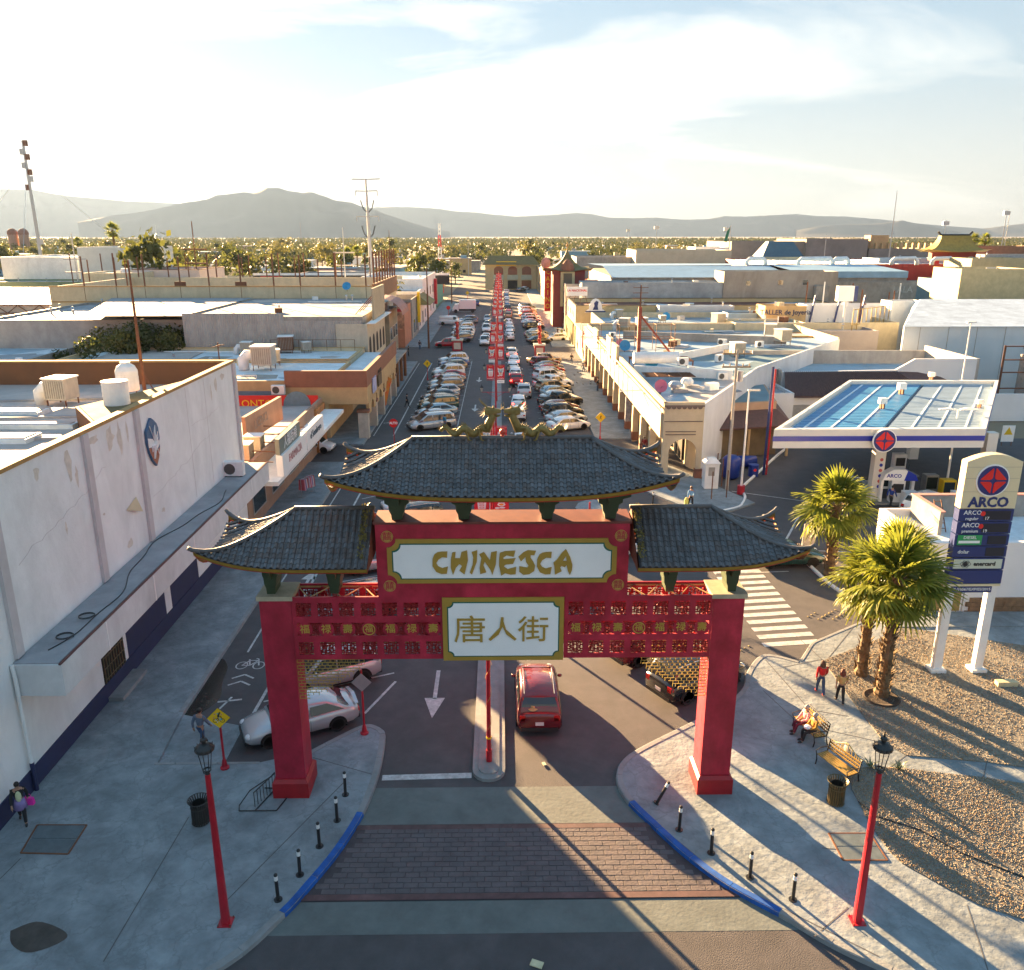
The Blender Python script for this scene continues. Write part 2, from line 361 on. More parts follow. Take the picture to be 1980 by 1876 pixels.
# (kerb stones face the road: path runs the other way on this side)
kerb([(p.x,p.y) for p in kr2][::-1], wd=.15)
# second block pavements
for xs, y0, y1 in (((-17.3,-13.3),78,133),((9.4,13.6),80,133),((-17.3,-13.3),151,255),((9.4,13.6),151,330)):
 slab('sidewalk', [(xs[0],y0),(xs[1],y0),(xs[1],y1),(xs[0],y1)])
 if xs[0] < 0: kerb([(xs[1],y0),(xs[1],y1)], wd=.18, seg=3)
 else: kerb([(xs[0],y1),(xs[0],y0)], wd=.18, seg=3)
# bulb-out at the far side of the cross street (right) and the red kerb
bl = g2((1112,985),(1118,976),(1140,968),(1165,972),(1190,990),(1195,1003),(1160,1003),(1125,998))
slab('traffic_island', [(p.x,p.y) for p in bl]);
slab('sidewalk', [tuple(p) for p in g2((1090,868),(1100,862),(1180,870),(1300,905),(1345,925),(1460,975),(1370,1003),(1330,985),(1255,955),(1200,930),(1150,895))], z=.13)
b = MB(); q = g2((1100,870),(1120,862),(1175,878),(1185,890)); b.tube([(p.x,p.y,.15) for p in q], .12, 5)
struct('painted_kerb', b, mREDP)
# white kerb round the filling station entrance
q = smooth_path([tuple(p) for p in g2((1340,1001),(1420,985),(1436,975),(1440,960),(1430,950))]); b = MB(); b.tube([(p.x,p.y,.09) for p in q], .11, 5)
q = [tuple(p) for p in g2((1430,948),(1505,880),(1570,832))]; b.tube([(p[0],p[1],.09) for p in q], .12, 5)
q = smooth_path([tuple(p) for p in g2((1545,1075),(1575,1105),(1615,1140),(1660,1165))]); b.tube([(p.x,p.y,.09) for p in q], .12, 5)
struct('painted_kerb', b, mWHITE)
# median
b = MB()
def capsule(x0, x1, y0, y1, end=True):
 r = (x1-x0)/2; cx = (x0+x1)/2
 P = [(cx+r*math.cos(t), y0+r+r*math.sin(t)) for t in [math.pi+math.pi*i/8 for i in range(9)]]
 return P+[(x1,y1),(x0,y1)]
for y0, y1 in ((26.3,60),(84,133),(152,300)):
 b.prism(capsule(-1.12,.12,y0,y1), -.02, .13)
 b.prism(capsule(-.9,-.1,y0+.3,y1-.2), .13, .165)
struct('median', b, mKERB)
# -------------------- surface bands at the crossing
def strip(name, x0f, x1f, y0, y1, z, mat, n=12):
 b = MB()
 for i in range(n):
  a = y0+(y1-y0)*i/n; c = y0+(y1-y0)*(i+1)/n
  b.quad((x0f(a),a,z),(x1f(a),a,z),(x1f(c),c,z),(x0f(c),c,z))
 return struct(name, b, mat)
def lx(y):
 c = [p for p in left_kerb if 17.5 < p.y < 29]; return min(c, key=lambda p: abs(p.y-y)).x-.02
def rx(y):
 c = [p for p in kr if 17 < p.y < 29 and p.x < 13]
 c = [p for p in c if not (p.y > 27.2 and p.x > 6)]; return min(c, key=lambda p: abs(p.y-y)).x+.02
mBAND = M('grey_green_concrete', (.135,.155,.15), .8, .18, 1.2, bump=.3, stain=.4)
strip('concrete_band', lx, rx, 24.03, 26.02, .004, mBAND)
strip('concrete_band', lx, rx, 19.33, 20.58, .004, mBAND)
mREDC = M('red_stamped_concrete', (.075,.058,.062), .8, .25, 1.5, bump=.3, stain=.5)
strip('stamped_crossing', lx, rx, 20.60, 24.01, .004, mREDC)
strip('painted_edge', lx, rx, 20.62, 20.86, .026, M('faded_red_paint', (.13,.07,.07), .8, .3, 2, stain=.5))
strip('painted_edge', lx, rx, 23.76, 23.98, .026, M('faded_red_paint2', (.12,.07,.07), .8, .35, 2, stain=.6))
# stamped pavers, each its own piece (nearest 300), rest joined
crossing = bpy.data.objects['stamped_crossing']
cells = []
bw, bh = .46, .225
yy = 20.88; r_ = 0
pm = [M('paver_a', (.115,.098,.104), .8, .2, 2, bump=.4, stain=.3), M('paver_b', (.121,.100,.105), .8, .2, 2, bump=.4, stain=.3), M('paver_c', (.110,.096,.103), .8, .2, 2, bump=.4, stain=.3)]
k = 0
while yy < 23.75:
 xx = -7+(r_ % 2)*bw/2
 while xx < 8:
  if xx > lx(yy+.1)+.1 and xx+bw < rx(yy+.1)-.1: cells.append((xx, yy))
  xx += bw
 yy += bh; r_ += 1
pme = {}
for j in range(3):
 for q in range(2):
  bb = MB(); x1, y1 = bw-.014, bh-.014; h = .012+.005*q
  bb.add([(0,0,0),(x1,0,0),(x1,y1,0),(0,y1,0),(.008,.008,h),(x1-.008,.008,h),(x1-.008,y1-.008,h),(.008,y1-.008,h)], [(4,5,6,7),(0,1,5,4),(1,2,6,5),(2,3,7,6),(3,0,4,7)])
  pme[j,q] = bb.mesh('paver', pm[j])
rest = MB()
for i, (x, y) in enumerate(cells):
 if i < 299:
  link_mesh('paver', pme[rnd.randrange(3), rnd.randrange(2)], crossing, (x,y,.008+U(0,.003)), U(-.012,.012))
 else:
  h = .021+U(0,.003); rest.add([(x,y,.008),(x+bw-.022,y,.008),(x+bw-.022,y+bh-.022,.008),(x,y+bh-.022,.008),(x+.008,y+.008,h),(x+bw-.03,y+.008,h),(x+bw-.03,y+bh-.03,h),(x+.008,y+bh-.03,h)], [(4,5,6,7),(0,1,5,4),(1,2,6,5),(2,3,7,6),(3,0,4,7)], rnd.randrange(3))
rest.obj('paver_field', pm, crossing, kind='stuff')
# -------------------- painted markings
b = MB()
def line(x0, y0, x1, y1, wd=.12, z=.006):
 d = Vector((x1-x0, y1-y0)).normalized(); nn = Vector((-d.y,d.x))*wd/2
 b.quad((x0+nn.x,y0+nn.y,z),(x0-nn.x,y0-nn.y,z),(x1-nn.x,y1-nn.y,z),(x1+nn.x,y1+nn.y,z))
def gl(a, c, wd=.12): p = G(*a); q_ = G(*c); line(p.x,p.y,q_.x,q_.y,wd)
line(-4.5,26.62,-1.15,26.72,.32)
def arrow(x, y, L=3.0, s=-1, wd=.18):
 line(x, y, x, y+s*L*.62, wd); yb = y+s*L*.6
 b.add([(x-.45,yb,.006),(x+.45,yb,.006),(x,y+s*L,.006)], [(0,1,2)])
arrow(-2.95, 34.6, 4.0, -1)
arrow(1.3, 35.5, 3.5, 1)
p = G(590,1150); arrow(-11.4, 43.5, 3.2, 1)
for y in (60, 92, 112): arrow(-3, y+6, 4, -1);
# bike lane lines along the left pavement
for y0, y1 in ((38.5,40.5),(41.5,71),(82,132)): line(-11.1 if y0 < 80 else -10.9, y0, -11.1 if y0 < 80 else -10.9, y1, .14)
line(-12.4,36.5,-12.4,40,.1); line(-12.9,41,-12.9,71,.1); line(-12.9,82,-12.9,132,.1)
line(-10.6,30.3,-10.5,33.5,.14)
# bicycle symbol in the lane (as painted)
def ring(cx, cy, r, wd=.06, n=18):
 for i in range(n):
  t = 2*math.pi*i/n; t2 = 2*math.pi*(i+1)/n
  line(cx+r*math.cos(t), cy+r*math.sin(t)*1.3, cx+r*math.cos(t2), cy+r*math.sin(t2)*1.3, wd)
def bike(cx, cy, s=1.0):
 ring(cx-.42*s, cy, .27*s); ring(cx+.42*s, cy, .27*s)
 for a, c in (((-.42,0),(-.15,.5)),((-.15,.5),(.28,.5)),((.28,.5),(-.02,0)),((-.02,0),(-.42,0)),((-.02,0),(-.2,.62)),((.42,0),(.25,.65)),((.25,.65),(.12,.7))):
  line(cx+a[0]*s, cy+a[1]*s, cx+c[0]*s, cy+c[1]*s, .07)
bike(-11.9, 35.2, .95); bike(-12.0, 88, .95)
def chev(cx, cy):
 for k_ in range(2): line(cx-.5, cy+k_*.6, cx, cy+.35+k_*.6, .1); line(cx, cy+.35+k_*.6, cx+.5, cy+k_*.6, .1)
chev(-11.9, 33.4); line(-12.4,32,-11.4,32.2,.12); line(-12.2,31.2,-11.9,32.4,.1)
# stall lines: slanted, both sides
def stalls(x0, x1, y0, y1, step, s):
 y = y0
 while y < y1:
  line(x0, y, x1, y+s*(x1-x0), .1); y += step
TS = math.tan(R(24))
gl((705,1380),(765,1318),.12)
stalls(-10.4,-5.0,32,58,3.15,TS); stalls(-10.2,-4.6,86,134,3.15,TS); stalls(9.3,4.2,86,134,3.15,TS); stalls(-10.2,-4.8,158,235,3.15,TS); stalls(9.3,4.2,155,300,3.15,TS)
line(-4.6,86,-4.6,134,.08)
# zebra to the right of the arch
for i in range(17):
 y = 36.9+i*.83; sh = (y-36.9)*-.02
 line(13.0+sh, y, 15.9+sh, y+.35, .42)
for i in range(4):
 p = G(1265+i*14,1003-i*7); line(p.x, p.y, p.x+3.6, p.y+.5, .4)
gl((1415,950),(1560,970),.12); gl((1560,970),(1510,1062),.14); gl((1510,1062),(1690,1070),.12); gl((1470,875),(1420,905),.1)
gl((1385,1110),(1525,1105),.1)
gl((790,945),(700,965),.1)
struct('road_markings', b, mPAINT)
# raised reflector dots
b = MB()
for (px, py, nx) in ((1560,1190,9),(1580,1195,7),(1600,1184,6),(1345,1140,6),(1400,1255,6)):
 p = G(px,py)
 for i in range(nx): b.ball((p.x+i*.26, p.y+(i%3)*.22-.2, .015), .07, 6, 3, sc=(1,1,.5))
b.obj('road_studs', M('worn_yellow_stud', (.35,.27,.12), .6, .2, 4), kind='stuff')
# joints and hatches in the concrete
b = MB()
def joint(a, c, wd=.035, z=.146):
 p = G(a[0],a[1],.14); q_ = G(c[0],c[1],.14); line2(b, p, q_, wd, z)
def line2(b, p, q_, wd, z):
 d = Vector((q_.x-p.x, q_.y-p.y)).normalized(); nn = Vector((-d.y,d.x))*wd/2
 b.quad((p.x+nn.x,p.y+nn.y,z),(p.x-nn.x,p.y-nn.y,z),(q_.x-nn.x,q_.y-nn.y,z),(q_.x+nn.x,q_.y+nn.y,z))
for a, c in (((365,1580),(200,1860)),((605,1465),(728,1500)),((668,1510),(440,1740)),((40,1660),(0,1700)),((1230,1560),(1400,1700)),((1400,1700),(1700,1850)),((1640,1755),(1570,1815)),((1590,1640),(1720,1650)),((1870,1750),(1910,1876)),((1480,1276),(1600,1412)),((1600,1412),(1712,1437)),((1540,1395),(1475,1335)),((1591,1277),(1540,1230)),((1550,1370),(1640,1385)),((1515,1290),(1590,1275)),((1753,1460),(1722,1483)),((1908,1473),(1902,1503)),((1660,1200),(1600,1275))):
 joint(a, c)
struct('pavement_joints', b, M('joint_filler', (.10,.10,.10), .9, .2, 4))
def hatch(pts, label):
 P = [G(px,py,.14) for px,py in pts]; b = MB(); c = sum(P, Vector())/4
 t = thing('utility_hatch', label, 'hatch', (c.x,c.y,.14))
 fr = MB()
 for i in range(4):
  p = P[i]-c; q_ = P[(i+1)%4]-c; fr.tube([(p.x,p.y,.0),(q_.x,q_.y,.0)], .035, 4)
 fr.obj('frame', mRUST, t)
 P = [p-c for p in P]; m1 = P[0].lerp(P[3],.5); m2 = P[1].lerp(P[2],.5)
 for A in ([P[0],P[1],m2,m1],[m1,m2,P[2],P[3]]):
  cc_ = sum(A, Vector())/4; A = [cc_+(p-cc_)*.93 for p in A]
  bb = MB(); bb.prism([(p.x,p.y) for p in A], -.01, .02); bb.obj('lid', M('hatch_lid', (.11,.14,.155), .6, .2, 3, stain=.4), t)
hatch([(72,1596),(168,1596),(132,1652),(40,1650)], 'steel double hatch set in the pavement near the woman with the pink bag')
hatch([(1602,1612),(1682,1612),(1716,1664),(1630,1664)], 'steel double hatch set in the pavement behind the right red lamp post')
b = MB(); b.quad((-13.5,27.3,.012),(-10.7,27.3,.012),(-10.7,30.1,.012),(-13.5,31,.012)); struct('driveway', b, mCONC)
# oily puddle stain bottom left and water in the gutter
def puddle(pts, z, mat, name):
 q = [G(px,py,z) for px,py in pts]; P = smooth_path([(p.x,p.y) for p in q+[q[0]]], 4)[:-1]
 b = MB(); b.ngon([(p.x,p.y,z) for p in P]); struct(name, b, mat)
puddle([(20,1800),(70,1782),(115,1795),(130,1812),(95,1832),(50,1842),(22,1825)], .147, M('wet_stain', (.05,.045,.04), .35, .4, 3), 'wet_stain')
puddle([(352,1380),(385,1335),(425,1275),(440,1290),(430,1320),(425,1350),(395,1375),(370,1385)], .005, M('gutter_water', (.035,.03,.025), .15, .3, 3), 'gutter_water')
# -------------------- garden of gravel
def poly3(pts, z, name, mat, sub=None):
 q = [G(px,py,z) for px,py in pts]; b = MB(); b.prism([(p.x,p.y) for p in q], 0, z); return struct(name, b, mat)
mGRAV = M('gravel_bed', (.20,.18,.145), .95, .35, 9, bump=1.0, stain=.25, bscale=14)
gardA = [(1591,1277),(1673,1388),(1712,1437),(1753,1460),(1908,1473),(2150,1505),(2150,1260),(1980,1248),(1737,1212),(1704,1233)]
gardB = [(1640,1484),(1722,1483),(1902,1503),(2150,1540),(2150,1830),(1980,1777),(1900,1751),(1825,1713),(1744,1668),(1718,1644),(1683,1593),(1648,1526)]
poly3(gardA, .175, 'gravel_ground', mGRAV); poly3(gardB, .175, 'gravel_ground', mGRAV)
def inpoly(x, y, P):
 c = False; n = len(P); j = n-1
 for i in range(n):
  if (P[i][1] > y) != (P[j][1] > y) and x < (P[j][0]-P[i][0])*(y-P[i][1])/(P[j][1]-P[i][1])+P[i][0]: c = not c
  j = i
 return c
def scatter(pts, n, seed):
 Pp = [G(px,py,.175) for px,py in pts]; P = [(p.x,p.y) for p in Pp]; r = random.Random(seed)
 x0 = min(p[0] for p in P); x1 = min(29,max(p[0] for p in P)); y0 = min(p[1] for p in P); y1 = max(p[1] for p in P)
 b = MB(); k = 0
 while k < n:
  x = r.uniform(x0,x1); y = r.uniform(y0,y1)
  if not inpoly(x,y,P): continue
  k += 1
  if noise.noise(Vector((x*.45,y*.45,3))) < -.25 and r.random() < .6: continue
  s = r.uniform(.014,.042); a = r.uniform(0,3.14); h = s*r.uniform(.7,1.5); z = .172
  vs = [(x+s*math.cos(a+q)*r.uniform(.7,1.2), y+s*math.sin(a+q)*r.uniform(.7,1.2), z) for q in (0,1.57,3.14,4.71)]+[(x+r.uniform(-.01,.01),y,z+h)]
  b.add(vs, [(0,1,4),(1,2,4),(2,3,4),(3,0,4)], r.randrange(3))
 return b
pebm = [M('pebble_tan', (.27,.23,.17), .9, .25, 5), M('pebble_grey', (.19,.19,.18), .9, .25, 5), M('pebble_brown', (.24,.16,.09), .9, .25, 5)]
scatter(gardA, 26000, 3).obj('gravel', pebm, kind='stuff', fix=False)
scatter(gardB, 28000, 4).obj('gravel', pebm, kind='stuff', fix=False)
# -------------------- mountains
def mountain(name, ridge, Y, col, foot=.11, seed=1, zb=-2):
 b = MB(); P = []
 xs = []
 for i in range(len(ridge)-1):
  a, c = ridge[i], ridge[i+1]; k = max(1, int((c[0]-a[0])/7))
  for j in range(k): t = j/k; xs.append((a[0]+(c[0]-a[0])*t, a[1]+(c[1]-a[1])*t))
 xs.append(ridge[-1]); rows = 16; V_ = []
 for (px, py) in xs:
  p = VY(px, py, Y); top = max(p.z, 1)
  for r_ in range(rows+5):
   if r_ <= rows:
    t = r_/rows; yy = Y-Y*foot*t*(.35+.65*min(1,top/(Y*.05))); z = top*(1-t)**1.25
    q = Vector((p.x/Y*yy, yy, 0))
    k = noise.fractal(Vector((q.x/ (Y*.035), yy/(Y*.035), seed)), 1, 2, 5)
    z = z*(1+.3*k*t*(1-t)*2.2) + top*.05*k*min(1,t*4)*(1-t)
    z += noise.noise(Vector((px*.11,0,seed)))*top*.02
   else:
    t = (r_-rows)/4; yy = Y+Y*.15*t; z = top*(1-t); q = Vector((p.x/Y*yy, yy, 0))
   if r_ == 0: q.y = yy
   V_.append((q.x, q.y, max(zb, z if r_ not in (rows, rows+4) else zb)))
  # ridge first, then the slope towards us, then the back
 R_ = rows+5; vs = V_; fs = []
 for i in range(len(xs)-1):
  for r_ in range(rows): fs.append((i*R_+r_, i*R_+r_+1, (i+1)*R_+r_+1, (i+1)*R_+r_))
  for r_ in range(rows+1, R_-1): fs.append((i*R_+r_, (i+1)*R_+r_, (i+1)*R_+r_+1, i*R_+r_+1))
  fs.append((i*R_, (i+1)*R_, (i+1)*R_+rows+1, i*R_+rows+1))
 b.add(vs, fs)
 struct(name, b, M('rock_'+str(seed), col, .95, .25, .004), smooth=True)
mountain('mountain', [(150,430),(180,424),(215,417),(260,412),(300,405),(340,395),(365,391),(400,386),(418,378),(440,376),(470,372),(490,374),(515,364),(540,363),(560,370),(585,373),(605,372),(625,379),(650,388),(680,392),(700,400),(722,404),(745,414),(775,424),(800,432),(830,441),(870,448)], 7600, (.02,.021,.024), seed=1)
mountain('mountain', [(-260,380),(-120,372),(-40,368),(20,366),(60,367),(120,378),(160,382),(200,385),(245,390),(290,391),(340,394),(420,400),(560,404),(700,402),(760,400),(800,401),(850,404),(880,409),(920,411),(960,416),(1000,419),(1040,417),(1080,415),(1115,412),(1150,415),(1175,421),(1220,422),(1270,421),(1320,425),(1370,424),(1400,418),(1440,419),(1500,416),(1540,414),(1580,418),(1640,419),(1700,424),(1760,431),(1830,437),(1900,442),(1950,436),(2000,430),(2100,425),(2250,432)], 11500, (.02,.022,.026), seed=5)
mountain('mountain', [(1540,446),(1570,440),(1610,436),(1650,434),(1690,433),(1720,430),(1745,426),(1765,431),(1790,436),(1830,444),(1860,449)], 9300, (.02,.021,.024), seed=9)
# haze that fills the valley
b = MB(); b.box(-13500,-400,-2.5,13500,13600,690)
hm = bpy.data.materials.new('haze_air'); hm.use_nodes = True; hm.node_tree.nodes.clear()
ho = hm.node_tree.nodes.new('ShaderNodeOutputMaterial'); hv = hm.node_tree.nodes.new('ShaderNodeVolumePrincipled')
hv.inputs['Color'].default_value = (.16,.24,.40,1); hv.inputs['Density'].default_value = 5.2e-5; hv.inputs['Anisotropy'].default_value = .30
hm.node_tree.links.new(hv.outputs[0], ho.inputs['Volume'])
b.obj('haze', hm, kind='stuff')
# ================================================================== THE GATE
gate = thing('ceremonial_gate', 'red and gold Chinese gate with three dark tiled roofs spanning the street', 'gate', (0.05,25.4,0))
CXg = .05
def gobj(b, name, mats, parent=None, smooth=False, label=None, fix=True, kind=None):
 # geometry is written in world metres; shift to the gate's own origin
 b.v = [(x-CXg, y-25.4, z) for x,y,z in b.v]
 o = b.obj(name, mats, parent or gate, smooth=smooth, fix=fix, kind=kind)
 if label: o['label'] = label
 return o
for s in (-1, 1):
 cx = .05+s*7.62
 b = MB(); b.box(cx-.53,25.45,.78,cx+.53,26.55,7.82); pl = gobj(b, 'pillar', mRED)
 b = MB(); b.box(cx-.64,25.3,0.0,cx+.64,26.7,.74); b.add([(cx-.64,25.3,.74),(cx+.64,25.3,.74),(cx+.64,26.7,.74),(cx-.64,26.7,.74),(cx-.55,25.4,.86),(cx+.55,25.4,.86),(cx+.55,26.6,.86),(cx-.55,26.6,.86)],[(4,5,6,7),(0,1,5,4),(1,2,6,5),(2,3,7,6),(3,0,4,7)])
 b.v = [(x-CXg,y-25.4,z) for x,y,z in b.v]; b.obj('plinth', M('red_plinth_paint', (.34,.008,.014), .5, .2, 1.5, stain=.4, bump=.2), pl)
 b = MB(); b.box(cx-.6,25.38,7.82,cx+.6,26.62,7.98); b.v = [(x-CXg,y-25.4,z) for x,y,z in b.v]; b.obj('cap', M('cap_concrete', (.45,.40,.28), .8, .15, 3, stain=.3), pl)
# fretwork wings: a board with 3 rows of 7 holes, front and back, fretwork behind
holeX = [None]*7
def wing(x0, x1, yb, flip):
 rows = [(7.24,7.74),(6.52,7.01),(5.81,6.29)]
 p = (x1-x0)/7.0; xs = [(x0+.06+p*i+.08, x0+.06+p*i+.58) for i in range(7)]
 b = MB(); z = 7.95; t = .07
 # horizontal rails
 edges = [5.64]+[e for r_ in rows[::-1] for e in r_]+[7.95]
 for i in range(0, len(edges), 2): b.box(x0,yb,edges[i],x1,yb+t,edges[i+1])
 for ri, r_ in enumerate(rows):
  if ri == 1:
   b.box(x0,yb,r_[0],xs[0][0],yb+t,r_[1]); b.box(xs[-1][1],yb,r_[0],x1,yb+t,r_[1]); continue
  px_ = x0
  for a, c in xs: b.box(px_,yb,r_[0],a,yb+t,r_[1]); px_ = c
  b.box(px_,yb,r_[0],x1,yb+t,r_[1])
 return b, xs, rows
fret = MB(); wv = .042
def fbar(x0, z0, x1, z1): fret.box(min(x0,x1)-wv/2,-.012,min(z0,z1)-wv/2,max(x0,x1)+wv/2,.012,max(z0,z1)+wv/2)
for sx in (-1,1):
 for sz in (-1,1):
  for a in (((.25,.16),(.10,.16)),((.10,.16),(.10,.25)),((.17,.16),(.17,.08)),((.17,.08),(.25,.08)),((.10,.16),(.10,.09)),((.10,.09),(.0,.09)),((.05,.09),(.05,.18)),((.05,.18),(.0,.18)),((.05,.03),(.05,.09)),((.05,.03),(.17,.03)),((.17,.03),(.17,.0))):
   fbar(a[0][0]*sx,a[0][1]*sz,a[1][0]*sx,a[1][1]*sz)
mFRET = M('fretwork_red', (.30,.012,.015), .5, .15, 5)
fme = fret.mesh('fretwork', mFRET)
ringm = MB(); ringm.lathe([(.262,0),(.262,.03),(.225,.03),(.225,.022),(.0001,.022)], n=20)
ringm.xf(Matrix.Rotation(math.pi/2,4,'X')); medm = ringm.mesh('roundel', mRED)
charm = {c: stand(text_mb(c, .37, .008, 0)).mesh('character', M('gold_char', (.55,.38,.06), .4, .05, 4)) for c in '福禄壽'}
ringg = MB()
for k_ in range(20):
 t0 = 2*math.pi*k_/20; t1 = 2*math.pi*(k_+1)/20
 ringg.box(0,0,0,0,0,0) if False else ringg.add([(r_*math.cos(t), y_, r_*math.sin(t)) for y_ in (-.05,-.03) for r_ in (.185,.21) for t in (t0,t1)], [(0,1,3,2),(0,4,5,1),(2,3,7,6),(4,6,7,5)])
ringgm = ringg.mesh('gold_ring', MATS['gold_char'])
for s, x0, x1 in ((-1,-7.02,-1.98),(1,2.12,7.12)):
 for yb in (25.40, 26.53):
  b, xs, rows = wing(x0, x1, yb, s)
  wg = gobj(b, 'fretwork_board', mRED)
  for ri, r_ in enumerate(rows):
   zc = (r_[0]+r_[1])/2
   for i, (a, c) in enumerate(xs):
    xc = (a+c)/2
    if ri != 1: link_mesh('fretwork', fme, wg, (xc-CXg, yb+.035-25.4, zc))
    else:
     if i < 6: link_mesh('fretwork', fme, wg, (xc+.36-CXg, yb+.035-25.4, zc), scale=(.55,1,1))
     if yb < 26:
      rd = link_mesh('roundel', medm, wg, (xc-CXg, yb+.03-25.4, zc))
      if i == 3: link_mesh('gold_ring', ringgm, wg, (xc-CXg, yb-25.4+.02, zc))
      link_mesh('character', charm['福禄壽福福禄壽'[i]], wg, (xc-CXg, yb-.01-25.4, zc), scale=.95 if i != 3 else .8)
 # braces and top truss between the two boards
 b = MB(); n_ = 6; dx = (x1-x0)/n_
 for i in range(n_):
  sgn = 1 if i % 2 else -1
  b.tube([(x0+dx*i,25.55,7.9 if sgn<0 else 5.75),(x0+dx*(i+1),25.6,5.75 if sgn<0 else 7.9)], .045, 4)
  b.tube([(x0+dx*i,26.4,5.75 if sgn<0 else 7.9),(x0+dx*(i+1),26.4,7.9 if sgn<0 else 5.75)], .045, 4)
 gobj(b, 'brace', mFRET)
 b = MB()
 for z_ in (7.86,5.72):
  for y_ in (25.52,26.48): b.box(x0,y_-.025,z_-.02,x1,y_+.025,z_+.03)
  for i in range(9):
   xa = x0+(x1-x0)*i/9; xb = x0+(x1-x0)*(i+1)/9
   b.tube([(xa,25.52 if i%2 else 26.48,z_+.01),(xb,26.48 if i%2 else 25.52,z_+.01)], .022, 4)
 gobj(b, 'truss', M('pale_gold_steel', (.50,.36,.16), .6, .2, 4))
 # gold corner bracket of brick-like openwork
 b = MB(); rows_ = 13; xa = -7.02+.03 if s < 0 else 7.12-.03
 pr = [2.3,2.3,2.25,2.1,1.95,1.75,1.6,1.45,1.3,1.15,.95,.7,.35]
 for i in range(rows_):
  z1_ = 5.62-i*.115; w0 = pr[i]
  b.box(*(sorted((xa, xa-s*w0))[0], 25.44, z1_-.015, sorted((xa, xa-s*w0))[1], 25.47, z1_))
  nx = int(w0/.19)
  for k_ in range(nx+1):
   xx = xa-s*min(w0, k_*.19+(.095 if i % 2 else 0)); b.box(xx-.007,25.44,z1_-.115,xx+.007,25.47,z1_-.02)
 z1_ = 5.62-rows_*.115; b.box(*(sorted((xa, xa-s*.35))[0],25.44,z1_-.02,sorted((xa, xa-s*.35))[1],25.47,z1_))
 o = gobj(b, 'corner_openwork', M('ochre_metal', (.36,.25,.05), .5, .15, 5))
 b = MB()
 for i in range(rows_):
  z1_ = 5.62-i*.115; w0 = pr[i]
  b.box(sorted((xa, xa-s*w0))[0],26.48,z1_-.02,sorted((xa, xa-s*w0))[1],26.5,z1_)
  for k_ in range(int(w0/.19)+1):
   xx = xa-s*min(w0,k_*.19+(.095 if i % 2 else 0)); b.box(xx-.006,26.48,z1_-.115,xx+.006,26.5,z1_-.02)
 gobj(b, 'corner_openwork', MATS['ochre_metal'])
# centre board
b = MB(); b.box(-4.10,25.38,7.94,4.20,26.55,10.52); gobj(b, 'name_board', mRED)
b = MB(); b.box(-4.16,25.34,10.52,4.26,26.6,10.6); gobj(b, 'top_rail', M('brown_rail', (.16,.04,.03), .6, .2, 4))
b = MB(); b.box(-1.95,25.38,5.6,2.09,26.55,7.94); gobj(b, 'name_board', mRED)
mSIGNW = M('sign_white', (.80,.80,.78), .4, .03, 1); mSIGNG = M('sign_gold', (.40,.25,.04), .4, .06, 2)
def notched(x0, x1, z0, z1, nx, nz):
 P = []
 for (cx_, cz_, a0, sx_, sz_) in ((x0,z0,90,1,1),(x1,z0,180,-1,1),(x1,z1,270,-1,-1),(x0,z1,0,1,-1)):
  A = []
  for k_ in range(7):
   t = math.pi/2*k_/6
   A.append((cx_+sx_*nx*math.cos(t)*1.0, cz_+sz_*nz*math.sin(t)))
  if sx_*sz_ > 0: A = A[::-1]
  P += A
 return P
def notch2(x0, x1, z0, z1, n):  # small step then quarter circle
 return notched(x0, x1, z0, z1, n, n)
b = MB(); b.vprism(notch2(-3.74,3.80,8.46,10.02,.30), 25.33, 25.375); gobj(b, 'gold_frame', mSIGNG)
b = MB(); b.vprism(notch2(-3.58,3.64,8.61,9.87,.26), 25.318, 25.329); gobj(b, 'teal_line', mTEAL)
b = MB(); b.vprism(notch2(-3.54,3.60,8.65,9.83,.26), 25.306, 25.316); gobj(b, 'sign_panel', mSIGNW)
b = MB(); b.box(-1.98,25.33,5.6,2.10,25.375,7.93); gobj(b, 'gold_frame', mSIGNG)
b = MB(); b.vprism(notch2(-1.82,1.95,5.75,7.78,.18), 25.318, 25.329); gobj(b, 'teal_line', mTEAL)
b = MB(); b.vprism(notch2(-1.78,1.91,5.79,7.74,.18), 25.306, 25.316); gobj(b, 'sign_panel', mSIGNW)
